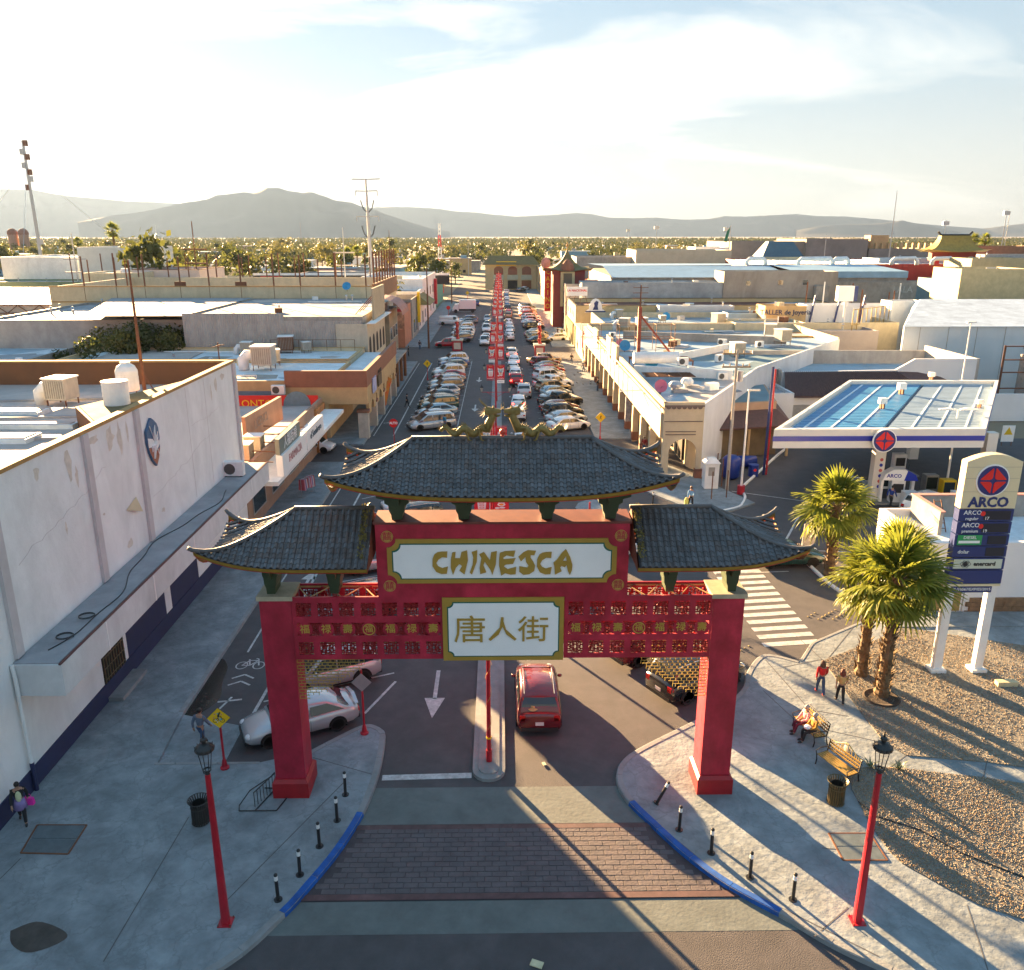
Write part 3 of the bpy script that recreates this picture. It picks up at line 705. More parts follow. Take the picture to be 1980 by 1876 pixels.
# brush-cut lettering CHINESCA, letter by letter
LET = {'C': [[(573,216),(570,266),(532,262),(502,283),(487,312),(502,338),(532,352),(575,340),(566,398),(525,400),(485,382),(458,335),(460,275),(476,238),(500,222),(530,217)]],
 'H': [[(610,226),(636,220),(630,272),(668,272),(680,222),(722,208),(728,290),(700,405),(662,372),(682,335),(662,318),(636,348),(612,408),(596,345),(598,280)]],
 'I': [[(757,222),(800,207),(795,300),(757,405),(740,390),(763,325),(768,262)]],
 'N': [[(815,240),(850,222),(895,290),(905,225),(948,215),(940,320),(912,410),(898,368),(855,300),(845,330),(866,388),(820,402),(816,350),(830,272)]],
 'E': [[(970,230),(1010,216),(1088,212),(1075,262),(1022,250),(998,266),(998,282),(1090,274),(1070,320),(1015,324),(998,340),(1030,364),(1095,345),(1090,405),(1050,408),(1010,396),(980,416),(963,330),(965,272)]],
 'S': [[(1244,214),(1185,209),(1150,226),(1112,262),(1130,300),(1165,262),(1168,300),(1188,335),(1178,352),(1118,340),(1118,385),(1150,410),(1195,405),(1232,378),(1239,335),(1222,300),(1203,270),(1205,248),(1232,250)]],
 'c': [[(x+790, y+8) for x, y in [(573,216),(570,266),(532,262),(502,283),(487,312),(502,338),(532,352),(575,340),(566,398),(525,400),(485,382),(462,335),(464,275),(480,238),(504,222),(530,217)]]],
 'A': [[(1472,202),(1505,268),(1523,330),(1520,372),(1505,413),(1488,380),(1478,330),(1464,349),(1440,337),(1430,350),(1442,382),(1390,410),(1385,345),(1378,312),(1402,290),(1440,232)], [(1472,258),(1448,298),(1478,300)]]}
for k_, polys in LET.items():
 cu = bpy.data.curves.new('l', 'CURVE'); cu.dimensions = '2D'; cu.fill_mode = 'BOTH'; cu.extrude = .02
 for P in polys:
  sp = cu.splines.new('POLY'); sp.points.add(len(P)-1); sp.use_cyclic_u = True
  for i, (x, y) in enumerate(P): sp.points[i].co = ((x-990)*.00432+.04, 10.02-(y-120)*.0043, 0, 1)
 me, _ = evald(bpy.data.objects.new('l', cu))
 b = MB(); b.v = [(v.co.x, v.co.z+25.285, v.co.y) for v in me.vertices]; b.f = [tuple(p.vertices) for p in me.polygons]; b.m = [0]*len(b.f)
 bpy.data.curves.remove(cu)
 gobj(b, 'letter', mSIGNG, fix=False)
for ch, xx, sz in (('唐',-1.06,1.05),('人',.03,.95),('街',1.08,1.0)):
 b = stand(text_mb(ch, sz, .02, 0)); b.v = [(x*1.08+xx, y+25.285, z+6.72) for x,y,z in b.v]; gobj(b, 'character', mSIGNG, fix=False)
for xx, zz in ((-3.72,10.10),(3.92,10.10),(-3.70,8.36),(3.88,8.36)):
 b = MB(); b.lathe([(.20,0),(.20,.03),(.001,.03)], n=24); b.xf(Matrix.Rotation(math.pi/2,4,'X')); b.v = [(x+xx,y+25.375,z+zz) for x,y,z in b.v]
 o = gobj(b, 'medallion', M('medallion_gold', (.50,.36,.07), .4, .08, 4))
 b = stand(text_mb('囍', .30, .004, .002)); b.v = [(x+xx,y+25.338,z+zz) for x,y,z in b.v]; gobj(b, 'character', mRED, fix=False)
 b = MB()
 for i in range(24):
  t0, t1 = 2*math.pi*i/24, 2*math.pi*(i+1)/24
  b.add([(xx+r_*math.cos(t),25.340,zz+r_*math.sin(t)) for r_ in (.168,.182) for t in (t0,t1)], [(0,1,3,2)])
 gobj(b, 'medallion_ring', mRED)
# dark green bracket sets
def bracket(xc, z0, z1, wide, sc=1.0):
 b = MB(); h = z1-z0
 prof = [(.17,0),(.19,.18),(.25,.30),(.27,.50),(.36,.58),(.36,.70),(.60,.78),(.60,1.0)]
 prof = [(a*(wide if a > .3 else 1), c*h) for a, c in prof]
 P = [(xc+a*sc, z0+c) for a, c in prof]+[(xc-a*sc, z0+c) for a, c in prof[::-1]]
 b.vprism(P, 25.62, 26.35);
 b.box(xc-.12,25.2,z1-.25*h,xc+.12,26.9,z1-.05)
 b.box(xc-.1,25.4,z1-.45*h,xc+.1,26.7,z1-.25*h)
 return gobj(b, 'bracket', mGREEN)
for xc in (-3.40,-1.22,1.50,3.58): bracket(xc, 10.6, 11.55, 1.1)
for xc in (-7.72,-5.6,5.68,7.78): bracket(xc, 7.98, 9.1, .85, .8)
# -------------------- tiled roofs
mTILE = [M('tile_slate', (.100,.096,.097), .55, .3, 3, stain=.3, bump=.25), M('tile_blue', (.120,.120,.126), .5, .3, 3, stain=.3, bump=.25), M('tile_brown', (.112,.094,.088), .6, .3, 3, stain=.3, bump=.25)]
def barrel(p0, p1, up, r):
 """one half-round tile between two points, lip at the lower end, plus its pan"""
 p0 = Vector(p0); p1 = Vector(p1); d = (p1-p0).normalized(); sd_ = d.cross(up).normalized(); u_ = sd_.cross(d).normalized()
 vs = []; n = 5
 for p, rr in ((p0, r*.9), (p1-d*.03, r), (p1, r*1.1), (p1+d*.004, r*.8)):
  for i in range(n):
   t = math.pi*i/(n-1); vs.append(p+sd_*math.cos(t)*rr+u_*(math.sin(t)*rr*.95))
 fs = [(j*n+i, j*n+i+1, (j+1)*n+i+1, (j+1)*n+i) for j in range(3) for i in range(n-1)]
 return vs, fs
TILES = []      # (mid point for distance, verts, faces, parentkey, mat)
def roof(key, cx, L0, L1, R0, R1, zr, ze, yr, yf, yb, lift_l, lift_r, hipl=True, hipr=True, ncol=20, tile=.205):
 """ridge from L0..R0 at yr,zr; eaves from L1..R1 at yf / yb, ze; corners lifted"""
 root = MB()
 def S(x, v, side):      # side -1 front, +1 back ; v 0 ridge .. 1 eave
  y = yr+(yf-yr)*v if side < 0 else yr+(yb-yr)*v
  z = zr-(zr-ze)*(.80*v+.20*v*v) if False else zr-(zr-ze)*(1.22*v-.22*v*v)
  tl = max(0, (L0+.35-x)/(L0+.35-L1)) if hipl else 0; tr = max(0, (x-(R0-.35))/(R1-R0+.35)) if hipr else 0
  mid_l = max(0,(cx-x)/(cx-L1)); mid_r = max(0,(x-cx)/(R1-cx))
  lf = lift_l*(mid_l**3)*v**2+lift_r*(mid_r**3)*v**2
  return Vector((x, y, z+lf))
 def vmin(x):
  if x < L0 and hipl: return (L0-x)/(L0-L1)
  if x > R0 and hipr: return (x-R0)/(R1-R0)
  return 0.
 for side in (-1, 1):
  ln = abs((yf if side < 0 else yb)-yr)*1.25
  nv = max(4, int(round(ln/tile)))
  for c in range(ncol):
   x = L1+.06+(R1-L1-.12)*(c+.5)/ncol; wcol = (R1-L1)/ncol
   v0 = vmin(x)
   # deck under the tiles
   xa, xb = x-wcol/2, x+wcol/2
   va, vb = vmin(xa), vmin(xb)
   for j in range(4):
    ta, tb = j/4, (j+1)/4
    q = [S(xa,va+(1-va)*ta,side), S(xb,vb+(1-vb)*ta,side), S(xb,vb+(1-vb)*tb,side), S(xa,va+(1-va)*tb,side)]
    root.add([p+Vector((0,0,-.02)) for p in q], [(0,1,2,3)], 0)
   for j in range(nv):
    a, c_ = j/nv, (j+1)/nv
    if c_ <= v0+.02: continue
    a = max(a, v0)
    p0 = S(x,a,side); p1 = S(x,c_,side); up = Vector((0,-1 if side < 0 else 1,1.4)).normalized()
    p0 = p0+up*.004; p1 = p1+up*.02
    vs, fs = barrel(p0, p1, up, wcol*.30)
    xs_ = x+wcol*.5
    pan = [S(x+wcol*.28,a,side), S(x+wcol*.72,a,side), S(x+wcol*.72,c_,side)+up*.014, S(x+wcol*.28,c_,side)+up*.014]
    m_ = len(vs); vs = vs+pan+[pan[3]-up*.022, pan[2]-up*.022]
    fs = fs+[(m_,m_+1,m_+2,m_+3),(m_+3,m_+2,m_+5,m_+4)]
    TILES.append((side, (p0+p1)/2, vs, fs, key, rnd.choice([0,0,1,1,2])))
 # hipped ends
 for hip, X0, X1, sg, lift in ((hipl,L0,L1,-1,lift_l),(hipr,R0,R1,1,lift_r)):
  if not hip: continue
  nr = int((yb-yf)/((R1-L1)/ncol)); nvv = 9
  for c in range(nr):
   t = (c+.5)/nr; y = yf+(yb-yf)*t
   fr = abs(y-yr)/((yr-yf) if y < yr else (yb-yr)); side = -1 if y < yr else 1
   # on the hip line this row starts where v == fr
   xs0 = X0+(X1-X0)*fr
   ps = S(xs0, fr, side)
   mid = lift*(1.0)*abs(2*t-1)**3
   pe = Vector((X1, y, ze+mid+ (0.0)))
   sagn = .10*(1-fr)
   pts = [ps.lerp(pe, k_/nvv)-Vector((0,0,math.sin(math.pi*k_/nvv)*sagn)) for k_ in range(nvv+1)]
   wy = (yb-yf)/nr
   for k_ in range(nvv):
    if (pts[k_]-pts[k_+1]).length < .03: continue
    vs, fs = barrel(pts[k_]+Vector((0,0,.01)), pts[k_+1]+Vector((0,0,.02)), Vector((sg*.3,0,1)).normalized(), wy*.28)
    TILES.append((2, (pts[k_]+pts[k_+1])/2, vs, fs, key, rnd.choice([0,1,2])))
    d = Vector((0,wy/2,0)); root.add([pts[k_]-d-Vector((0,0,.02)), pts[k_]+d-Vector((0,0,.02)), pts[k_+1]+d-Vector((0,0,.02)), pts[k_+1]-d-Vector((0,0,.02))], [(0,1,2,3)], 0)
 # ridge + hip rolls
 rr = MB(); rr.tube([(L0-.05,yr,zr+.05),(R0+.05,yr,zr+.05)], .075, 8); rr.box(L0,yr-.06,zr-.03,R0,yr+.06,zr+.05)
 for hip, X0, X1 in ((hipl,L0,L1),(hipr,R0,R1)):
  if not hip: continue
  for side in (-1,1):
   P = [S(X0+(X1-X0)*k_/10, k_/10, side)+Vector((0,0,.05)) for k_ in range(11)]
   e = P[-1]-P[-2]; P.append(P[-1]+e*.35+Vector((0,0,.05)))
   rr.tube(P, .07, 7)
 # fascia (ochre) and soffit rim (red)
 fa = MB(); so = MB(); un = MB()
 for side in (-1,1):
  xs_ = [L1+(R1-L1)*i/30 for i in range(31)]
  for i in range(30):
   p, q = S(xs_[i],1,side), S(xs_[i+1],1,side)
   dy = .03 if side < 0 else -.03
   fa.add([p+Vector((0,dy,-.02)), q+Vector((0,dy,-.02)), q+Vector((0,dy*2,-.15)), p+Vector((0,dy*2,-.15))], [(0,1,2,3)])
   so.add([p+Vector((0,dy*1.5,-.15)), q+Vector((0,dy*1.5,-.15)), q+Vector((0,dy*2.5,-.185)), p+Vector((0,dy*2.5,-.185))], [(0,1,2,3)])
   yi = yr-.5 if side < 0 else yr+.5
   un.add([p+Vector((0,dy*2.5,-.18)), q+Vector((0,dy*2.5,-.18)), Vector((max(L0,min(R0,q.x)) if hipl or hipr else q.x,yi,ze-.05)), Vector((max(L0,min(R0,p.x)),yi,ze-.05))], [(0,1,2,3)])
 for hip, X1, sg, lift in ((hipl,L1,-1,lift_l),(hipr,R1,1,lift_r)):
  if not hip: continue
  for i in range(12):
   ya, yb_ = yf+(yb-yf)*i/12, yf+(yb-yf)*(i+1)/12
   za = ze+lift*abs(2*i/12-1)**3; zb = ze+lift*abs(2*(i+1)/12-1)**3
   fa.add([(X1-sg*.03,ya,za-.02),(X1-sg*.03,yb_,zb-.02),(X1-sg*.05,yb_,zb-.15),(X1-sg*.05,ya,za-.15)], [(0,1,2,3)])
   so.add([(X1-sg*.05,ya,za-.15),(X1-sg*.05,yb_,zb-.15),(X1-sg*.07,yb_,zb-.185),(X1-sg*.07,ya,za-.185)], [(0,1,2,3)])
 if not (hipl and hipr):     # gable closing board
  X = R0 if not hipr else L0
  un.add([(X,yf,ze-.15),(X,yb,ze-.15),(X,yb,ze),(X,yr,zr),(X,yf,ze)], [(0,1,2,3,4)])
 ro = gobj(root, 'roof', M('roof_deck', (.05,.05,.055), .9, .2, 3))
 def sub(b, name, mat, **k):
  b.v = [(x-CXg,y-25.4,z) for x,y,z in b.v]; return b.obj(name, mat, ro, **k)
 sub(rr, 'ridge_roll', mTILE[0], smooth=True); sub(fa, 'fascia', M('ochre_fascia', (.28,.17,.02), .6, .2, 4)); sub(so, 'eave_rim', M('red_rim', (.5,.05,.02), .6, .1, 4)); sub(un, 'soffit', M('soffit', (.20,.06,.03), .8, .2, 4), fix=False)
 return ro
RO = {}
RO['main'] = roof('main', .06, -2.82, -5.35, 2.92, 5.45, 13.2, 11.84, 26.0, 24.05, 27.95, .62, .62, ncol=47, tile=.2)
RO['left'] = roof('left', -5.9, -6.75, -9.62, -4.22, -4.22, 10.84, 9.45, 26.0, 24.2, 27.8, .62, 0, hipr=False, ncol=26, tile=.2)
RO['right'] = roof('right', 6.0, 4.32, 4.32, 6.95, 9.75, 10.84, 9.45, 26.0, 24.2, 27.8, 0, .62, hipl=False, ncol=26, tile=.2)
front = sorted([t for t in TILES if t[0] == -1 and t[4] == 'main'], key=lambda t: (t[1]-camo.location).length)
pick = set(id(t) for t in front[:300])
for t in front[:300]:
 b = MB(); b.v = [(p[0]-CXg,p[1]-25.4,p[2]) for p in t[2]]; b.f = t[3]; b.m = [0]*len(t[3]); b.obj('tile', mTILE[t[5]], RO['main'], fix=False, smooth=False)
for key in RO:
 b = MB()
 for t in TILES:
  if t[4] == key and id(t) not in pick: b.add([(p[0]-CXg,p[1]-25.4,p[2]) for p in t[2]], t[3], t[5])
 b.obj('tiling', mTILE, RO[key], kind='stuff', fix=False)
# leaves caught at the inner ends of the side roofs
b = MB()
for x0, y0_ in ((-4.45,10.6),(4.5,10.6)):
 for i in range(160):
  y = U(24.4,26.1); z = 9.5+(y-24.2)/1.8*1.33+.05; x = x0+U(-.12,.12); s = U(.03,.07); a = U(0,3)
  b.add([(x+s*math.cos(a),y+s*math.sin(a),z+U(0,.08)),(x-s*math.sin(a),y+s*math.cos(a),z+U(0,.1)),(x-s*math.cos(a),y-s*math.sin(a),z)], [(0,1,2)])
gobj(b, 'dry_leaves', leaf_mat('dry_leaf', (.16,.11,.03),(.26,.22,.07), .2), kind='stuff', fix=False)
# -------------------- two golden dragons on the ridge
mDRG = M('dragon_gilt', (.22,.16,.045), .5, .35, 8, metal=.25, stain=.4)
def dragon(s, label):
 t = thing('dragon_figure', label, 'figure', (.06+s*.95,26,13.3), 0)
 X = lambda a: s*a
 b = MB(); n = 26; P = []; rr = []
 for i in range(n):
  q = i/(n-1); x = 1.05-1.5*q; z = .16+.12*math.sin(q*15.5)*(1-q*.3)
  P.append((X(x), .04*math.sin(q*9), z)); rr.append(.05+.075*math.sin(min(1,q*1.3)*math.pi*.55))
 P += [(X(-.52),0,.42),(X(-.62),0,.62),(X(-.58),0,.78)]; rr += [.14,.13,.11]
 b.tube(P, rr, 8); b.obj('body', mDRG, t, smooth=True)
 for i in range(2, len(P)-1):
  b = MB(); p = P[i]; h = rr[i]+.09+U(0,.04); b.add([(p[0]-.04,-.012,p[2]+rr[i]*.6),(p[0]+.04,-.012,p[2]+rr[i]*.6),(p[0]+X(.04),0,p[2]+h),(p[0]-.04,.012,p[2]+rr[i]*.6),(p[0]+.04,.012,p[2]+rr[i]*.6)], [(0,1,2),(3,2,4),(0,2,3),(1,4,2)]); b.obj('spine', mDRG, t)
 b = MB(); b.loft([[(X(-.50+dx),y*w,.82+z*h) for y,z in ((-1,-.6),(-1,.4),(-.5,1),(.5,1),(1,.4),(1,-.6),(.5,-1),(-.5,-1))] for dx,w,h in ((.12,.09,.10),(.0,.13,.14),(-.14,.12,.12),(-.28,.09,.08),(-.40,.07,.06))])
 for yy in (-.06,.06):
  b.tube([(X(-.45),yy,.95),(X(-.3),yy*1.8,1.1),(X(-.2),yy*2,1.22)], [.025,.018,.006], 5)
  b.tube([(X(-.86),yy,.84),(X(-1.0),yy*2.2,.95),(X(-.98),yy*2.4,1.08)], [.012,.01,.005], 4)
  b.ball((X(-.66),yy*1.6,.95), .035, 6, 4)
 b.tube([(X(-.62),0,.74),(X(-.78),0,.66),(X(-.88),0,.68)], [.06,.05,.03], 6)
 for k_ in range(9):
  a = -1.2+k_*.36; b.add([(X(-.42),-.05,.8),(X(-.42),.05,.8),(X(-.42+.34*math.cos(a)),U(-.05,.05),.8+.3*math.sin(a)+.05)], [(0,1,2)])
 b.obj('head', mDRG, t)
 for (x, z, f) in ((.55,.2,1),(.1,.2,-1),(-.35,.25,1),(-.3,.3,-1)):
  b = MB(); b.tube([(X(x),f*.08,z),(X(x+.12),f*.17,z-.02),(X(x+.03),f*.2,-.08)], [.05,.04,.035], 5)
  for k_ in (-1,0,1): b.tube([(X(x+.03),f*.2,-.08),(X(x-.06),f*.2+k_*.05,-.1)], [.02,.006], 4)
  b.obj('leg', mDRG, t)
 b = MB()
 for k_ in range(5): b.add([(X(1.02),-.03,.16),(X(1.02),.03,.18),(X(1.02+.16*math.cos(k_*.45-.1)),0,.2+.26*math.sin(k_*.45+.3))], [(0,1,2)])
 b.obj('tail_fin', mDRG, t)
 # heads meet in the middle: low to the ridge, necks reared
dragon(1, 'gilded dragon on the gate ridge facing left, tail to the right')
dragon(-1, 'gilded dragon on the gate ridge facing right, tail to the left')
b = MB(); b.ball((0,0,.12), .11, 10, 6); b.cyl((0,0,-.03),(0,0,.05),.08,.05,8)
o = b.obj('flaming_pearl', M('pearl_red', (.5,.04,.02), .4, .1, 3), loc=(.06,26,13.32)); tag(o, 'small red ball on the gate ridge between the two dragons', 'ornament')
# ================================================================== BUILDINGS
def wallbox(b, x0, x1, y0, y1, z0, z1, t=.25):
 b.box(x0,y0,z0,x1,y0+t,z1); b.box(x0,y1-t,z0,x1,y1,z1); b.box(x0,y0+t,z0,x0+t,y1-t,z1); b.box(x1-t,y0+t,z0,x1,y1-t,z1)
mWINF = M('window_frame', (.35,.34,.32), .5, .1, 4)
def window(parent, x, y, z, w_, h, face='S', glass=None, frame=True):
 """a window: recessed-looking frame with a dark pane, on a wall facing S (-y), E (+x) or W"""
 b = MB(); t = .05
 if face == 'S':
  if frame:
   b.box(x-w_/2-.08,y-.06,z-.08,x+w_/2+.08,y-.005,z); b.box(x-w_/2-.08,y-.06,z+h,x+w_/2+.08,y-.005,z+h+.08); b.box(x-w_/2-.08,y-.06,z,x-w_/2,y-.005,z+h); b.box(x+w_/2,y-.06,z,x+w_/2+.08,y-.005,z+h)
  g = MB(); g.box(x-w_/2,y-.02,z,x+w_/2,y-.004,z+h)
 else:
  s = 1 if face == 'E' else -1; xa, xb = sorted((x+s*.005, x+s*.06)); ga, gb_ = sorted((x+s*.004, x+s*.02))
  if frame:
   b.box(xa,y-w_/2-.08,z-.08,xb,y+w_/2+.08,z); b.box(xa,y-w_/2-.08,z+h,xb,y+w_/2+.08,z+h+.08); b.box(xa,y-w_/2-.08,z,xb,y-w_/2,z+h); b.box(xa,y+w_/2,z,xb,y+w_/2+.08,z+h)
  g = MB(); g.box(ga,y-w_/2,z,gb_,y+w_/2,z+h)
 if frame:
  o = b.obj('window', mWINF, parent); g.obj('pane', glass or mGLASS, o)
 else: g.obj('window', glass or mDARK, parent)
def bld(x0, x1, y0, y1, h, wall, roof, label, par=.5, name='flat_roofed_building', cat='building', wins=(), base=0, cap=None, skirt=None, group=None):
 t = thing(name, label, cat, ((x0+x1)/2,(y0+y1)/2,base), 0, group); ox, oy = (x0+x1)/2, (y0+y1)/2
 X0, X1, Y0, Y1 = x0-ox, x1-ox, y0-oy, y1-oy
 b = MB(); wallbox(b, X0, X1, Y0, Y1, 0, h+par); b.obj('wall', wall, t)
 b = MB()
 nx = max(1,int((X1-X0)/6)); ny = max(1,int((Y1-Y0)/6))
 b.box(X0+.25,Y0+.25,h-.2,X1-.25,Y1-.25,h); rf = b.obj('roof', roof, t)
 if cap:
  b = MB(); wallbox(b, X0-.06, X1+.06, Y0-.06, Y1+.06, h+par, h+par+.1, .37); b.obj('coping', cap, t)
 if y0 < 250 and (X1-X0) > 6:
  rc = random.Random(int(x0*7+y0)); A = (X1-X0)*(Y1-Y0)
  pm_ = [mROOFG, mROOFP, mROOFB, mGREYW]
  for i in range(int(min(10, 3+A/90))):
   cx_, cy_ = rc.uniform(X0+1.5,X1-1.5), rc.uniform(Y0+1.2,Y1-1.2); r_ = rc.uniform(.8,min(4,(Y1-Y0)/4)); n_ = rc.choice([4,5,7]); a0 = rc.uniform(0,1.5)
   b = MB(); b.prism([(max(X0+.3,min(X1-.3,cx_+r_*1.6*math.cos(a0+6.283*k_/n_))), max(Y0+.3,min(Y1-.3,cy_+r_*math.sin(a0+6.283*k_/n_)))) for k_ in range(n_)], h+.001, h+.012+.004*i); b.obj('roof_patch', rc.choice(pm_), rf)
  for i in range(int(min(7, 2+A/140))):
   cx_, cy_ = rc.uniform(X0+1,X1-1), rc.uniform(Y0+1,Y1-1); b = MB(); q_ = rc.random()
   if q_ < .4: b.tube([(cx_,cy_,h),(cx_,cy_,h+.25),(max(X0+.5,cx_-rc.uniform(2,9)),cy_+rc.uniform(-1,1),h+.25)], .07, 5); b.obj('roof_pipe', mWHITE, rf)
   elif q_ < .7: b.cyl((cx_,cy_,h),(cx_,cy_,h+rc.uniform(.5,1)),.14,n=7); b.cyl((cx_,cy_,h+.9),(cx_,cy_,h+1.05),.26,.1,n=7); b.obj('roof_vent', mSTEEL, rf)
   else: s_ = rc.uniform(.4,.9); b.obox((cx_,cy_,h+s_*.5),(s_*1.5,s_*1.1,s_),rc.uniform(0,1)); b.obj('roof_box', rc.choice([mWHITE,mCREAM,mSTEEL,mRUST]), rf)
 for (face, u, z, w_, hh) in wins:
  if face == 'S': window(t, u-ox, Y0, z, w_, hh, 'S', frame=hh > .6)
  elif face == 'E': window(t, X1, u-oy, z, w_, hh, 'E', frame=hh > .6)
  else: window(t, X0, u-oy, z, w_, hh, 'W', frame=hh > .6)
 return t
def pbld(pl, pr, ptop, Y, depth, wall, roof, label, **k):
 """front wall at distance Y, its ends and top read off the photo"""
 a = VY(pl, ptop, Y); c = VY(pr, ptop, Y); par = k.get('par', .5)
 return bld(a.x, c.x, Y, Y+depth, max(1.5,a.z-par), wall, roof, label, **k)
def local(t, x, y, z): return (x-t.location.x, y-t.location.y, z-t.location.z)
mROOFP = M('pinkish_membrane', (.46,.40,.37), .75, .15, .9, stain=.3)
mROOFB = M('blue_tinted_roof', (.30,.42,.50), .55, .15, .7, stain=.45)
mROOFT = M('teal_roof', (.13,.22,.26), .7, .15, .6, stain=.4)
mBROWN = M('brown_stucco', (.20,.085,.035), .85, .12, 1, bump=.1)
mORNG = M('orange_coping', (.42,.24,.08), .8, .2, 2, stain=.3)
mPEEL = M('peeling_white_wall', (.80,.81,.80), .75, .06, .9, stain=.28, bump=.35)
mNAVY = M('navy_dado', (.022,.028,.085), .7, .2, 1.5, stain=.3)
mPILA = M('mauve_pilaster', (.54,.50,.50), .8, .1, 1)
# ---- the long white wall on the left
t = thing('long_white_building', 'long white building with peeling wall, pilasters and navy dado along the left pavement', 'building', (-17.1,5,0))
XW = -17.1
def lo(b, name, mats, parent=t, **k): b.v = [(x-XW, y-5, z) for x,y,z in b.v]; return b.obj(name, mats, parent, **k)
b = MB(); b.box(-17.35,-20,.95,XW,53.2,11.7); lo(b, 'street_wall', mPEEL)
b = MB(); b.box(-75,52.9,0,-17.35,53.2,11.75); lo(b, 'back_wall', mBROWN)
b = MB(); b.box(-75,-20,10.1,-17.35,52.9,10.35); rfL = lo(b, 'roof', mROOFP)
b = MB(); b.box(-17.42,-20,11.7,-17.05,53.2,11.86); lo(b, 'coping', mORNG)
b = MB(); b.box(-75,52.85,11.75,-17.42,53.25,11.87); lo(b, 'coping', mORNG)
for y in (14.5,26.5,33.2,38.2,52.95): b = MB(); b.box(XW-.01,y-.22,5.25,XW+.14,y+.22,11.7); lo(b, 'pilaster', mPILA)
b = MB(); b.box(-17.4,-20,0,-17.04,53.2,.95); lo(b, 'dado', mNAVY)
b = MB(); b.box(XW,-20,.95,XW+.004+.02,-19.9,1);
b = MB(); b.box(-17.25,26.0,3.95,-15.35,52.9,5.15); cano = lo(b, 'canopy', M('canopy_white', (.66,.67,.67), .7, .08, 1, stain=.35))
b = MB(); b.box(-17.06,26.1,5.15,-15.5,52.8,5.19); lo(b, 'canopy_top', mROOFG, parent=cano)
b = MB(); b.tube([(-15.4,26.0,5.18),(-15.4,52.9,5.18)], .05, 5); lo(b, 'drip_edge', M('maroon_trim', (.11,.04,.035), .6, .2, 4), parent=cano)
for y in (29.4,34,39,44,49): b = MB(); b.box(-15.36,y-.04,3.95,-15.33,y+.04,5.12); lo(b, 'canopy_joint', mWHITE, parent=cano)
for y0, y1 in ((30.5,32.1),(34.3,38.8),(39.6,43.5)):
 if y0 < 31: continue
 b = MB(); b.box(XW-.02,y0,.95,XW+.02,y1,3.1); lo(b, 'blue_panel', mNAVY)
b = MB(); b.box(XW-.02,31.9,.95,XW+.03,33.9,3.3); w_ = lo(b, 'grille_window', mDARK)
for k_ in range(9): b = MB(); b.box(XW+.04,31.95+k_*.235,.98,XW+.07,31.99+k_*.235,3.25); lo(b, 'grille_bar', M('grille_bronze', (.14,.10,.05), .5, .2, 6), parent=w_)
for k_ in range(5): b = MB(); b.box(XW+.04,31.95,1.1+k_*.5,XW+.065,33.9,1.14+k_*.5); lo(b, 'grille_bar', MATS['grille_bronze'], parent=w_)
b = MB(); b.box(-17.04,31.9,.14,-16.4,34.4,.32); lo(b, 'doorstep', mKERB)
b = MB(); b.tube([(-17.02,25.95,5.2),(-16.95,25.9,4.6),(-16.95,25.9,1.3)], .07, 6); lo(b, 'downpipe', mWHITE); b = MB(); b.tube([(-16.95,25.9,1.3),(-16.95,25.9,.14)], .08, 6); lo(b, 'downpipe_foot', mNAVY)
# bare patches where paint has come away (real plaster lying a little proud)
def patch(y, z, w_, h, seed, mat):
 r = random.Random(seed); n = 11; b = MB(); P = []
 for i in range(n): a = 2*math.pi*i/n; P.append((y+w_/2*math.cos(a)*r.uniform(.5,1.2), z+h/2*math.sin(a)*r.uniform(.5,1.2)))
 b.add([(XW+.006,p[0],p[1]) for p in P]+[(XW+.0,p[0],p[1]) for p in P], [tuple(range(n))]); return lo(b, 'bare_patch', mat, fix=False)
mPL = M('bare_plaster', (.62,.57,.50), .9, .2, 3)
for i, (y, z, w_, h) in enumerate(((31.8,10.9,.5,1.4),(32.3,10.2,.3,.9),(35.5,11,.8,1.2),(36.4,10.8,.5,1.5),(37.2,10.9,.3,1.0),(49.5,10.9,.5,.9),(48.6,10.6,.2,1.1),(30.9,8.5,.2,.6),(34,8,.3,.15),(40,6.2,.5,.3),(36,5.9,.6,.5),(29.5,11.1,.5,.5),(50.8,11.2,1,.4),(33.9,11.3,1.2,.4))): patch(y,z,w_,h,i,mPL)
b = MB(); b.add([(XW+.02,36.0,7.5),(XW+.05,37.1,7.8),(XW+.25,37.2,7.05)], [(0,1,2)]); lo(b, 'paint_flap', mCREAM, fix=False)
for (y0_, z0_, n_) in ((27.5,8.3,22),(39,7.2,28),(45,9.4,14)):
 rc = random.Random(int(y0_)); P = [(XW+.004,y0_,z0_)]
 for i in range(n_): P.append((XW+.004, P[-1][1]+.33, P[-1][2]+rc.uniform(-.12,.12)+(.06 if n_ < 30 else 0)))
 b = MB(); b.tube(P, .008, 3); lo(b, 'crack', mPILA)
for y0_ in (44.6,47.5): b = MB(); b.tube([(XW+.003,y0_,5.4),(XW+.003,y0_+.03,11.6)], .012, 3); lo(b, 'panel_joint', mPILA)
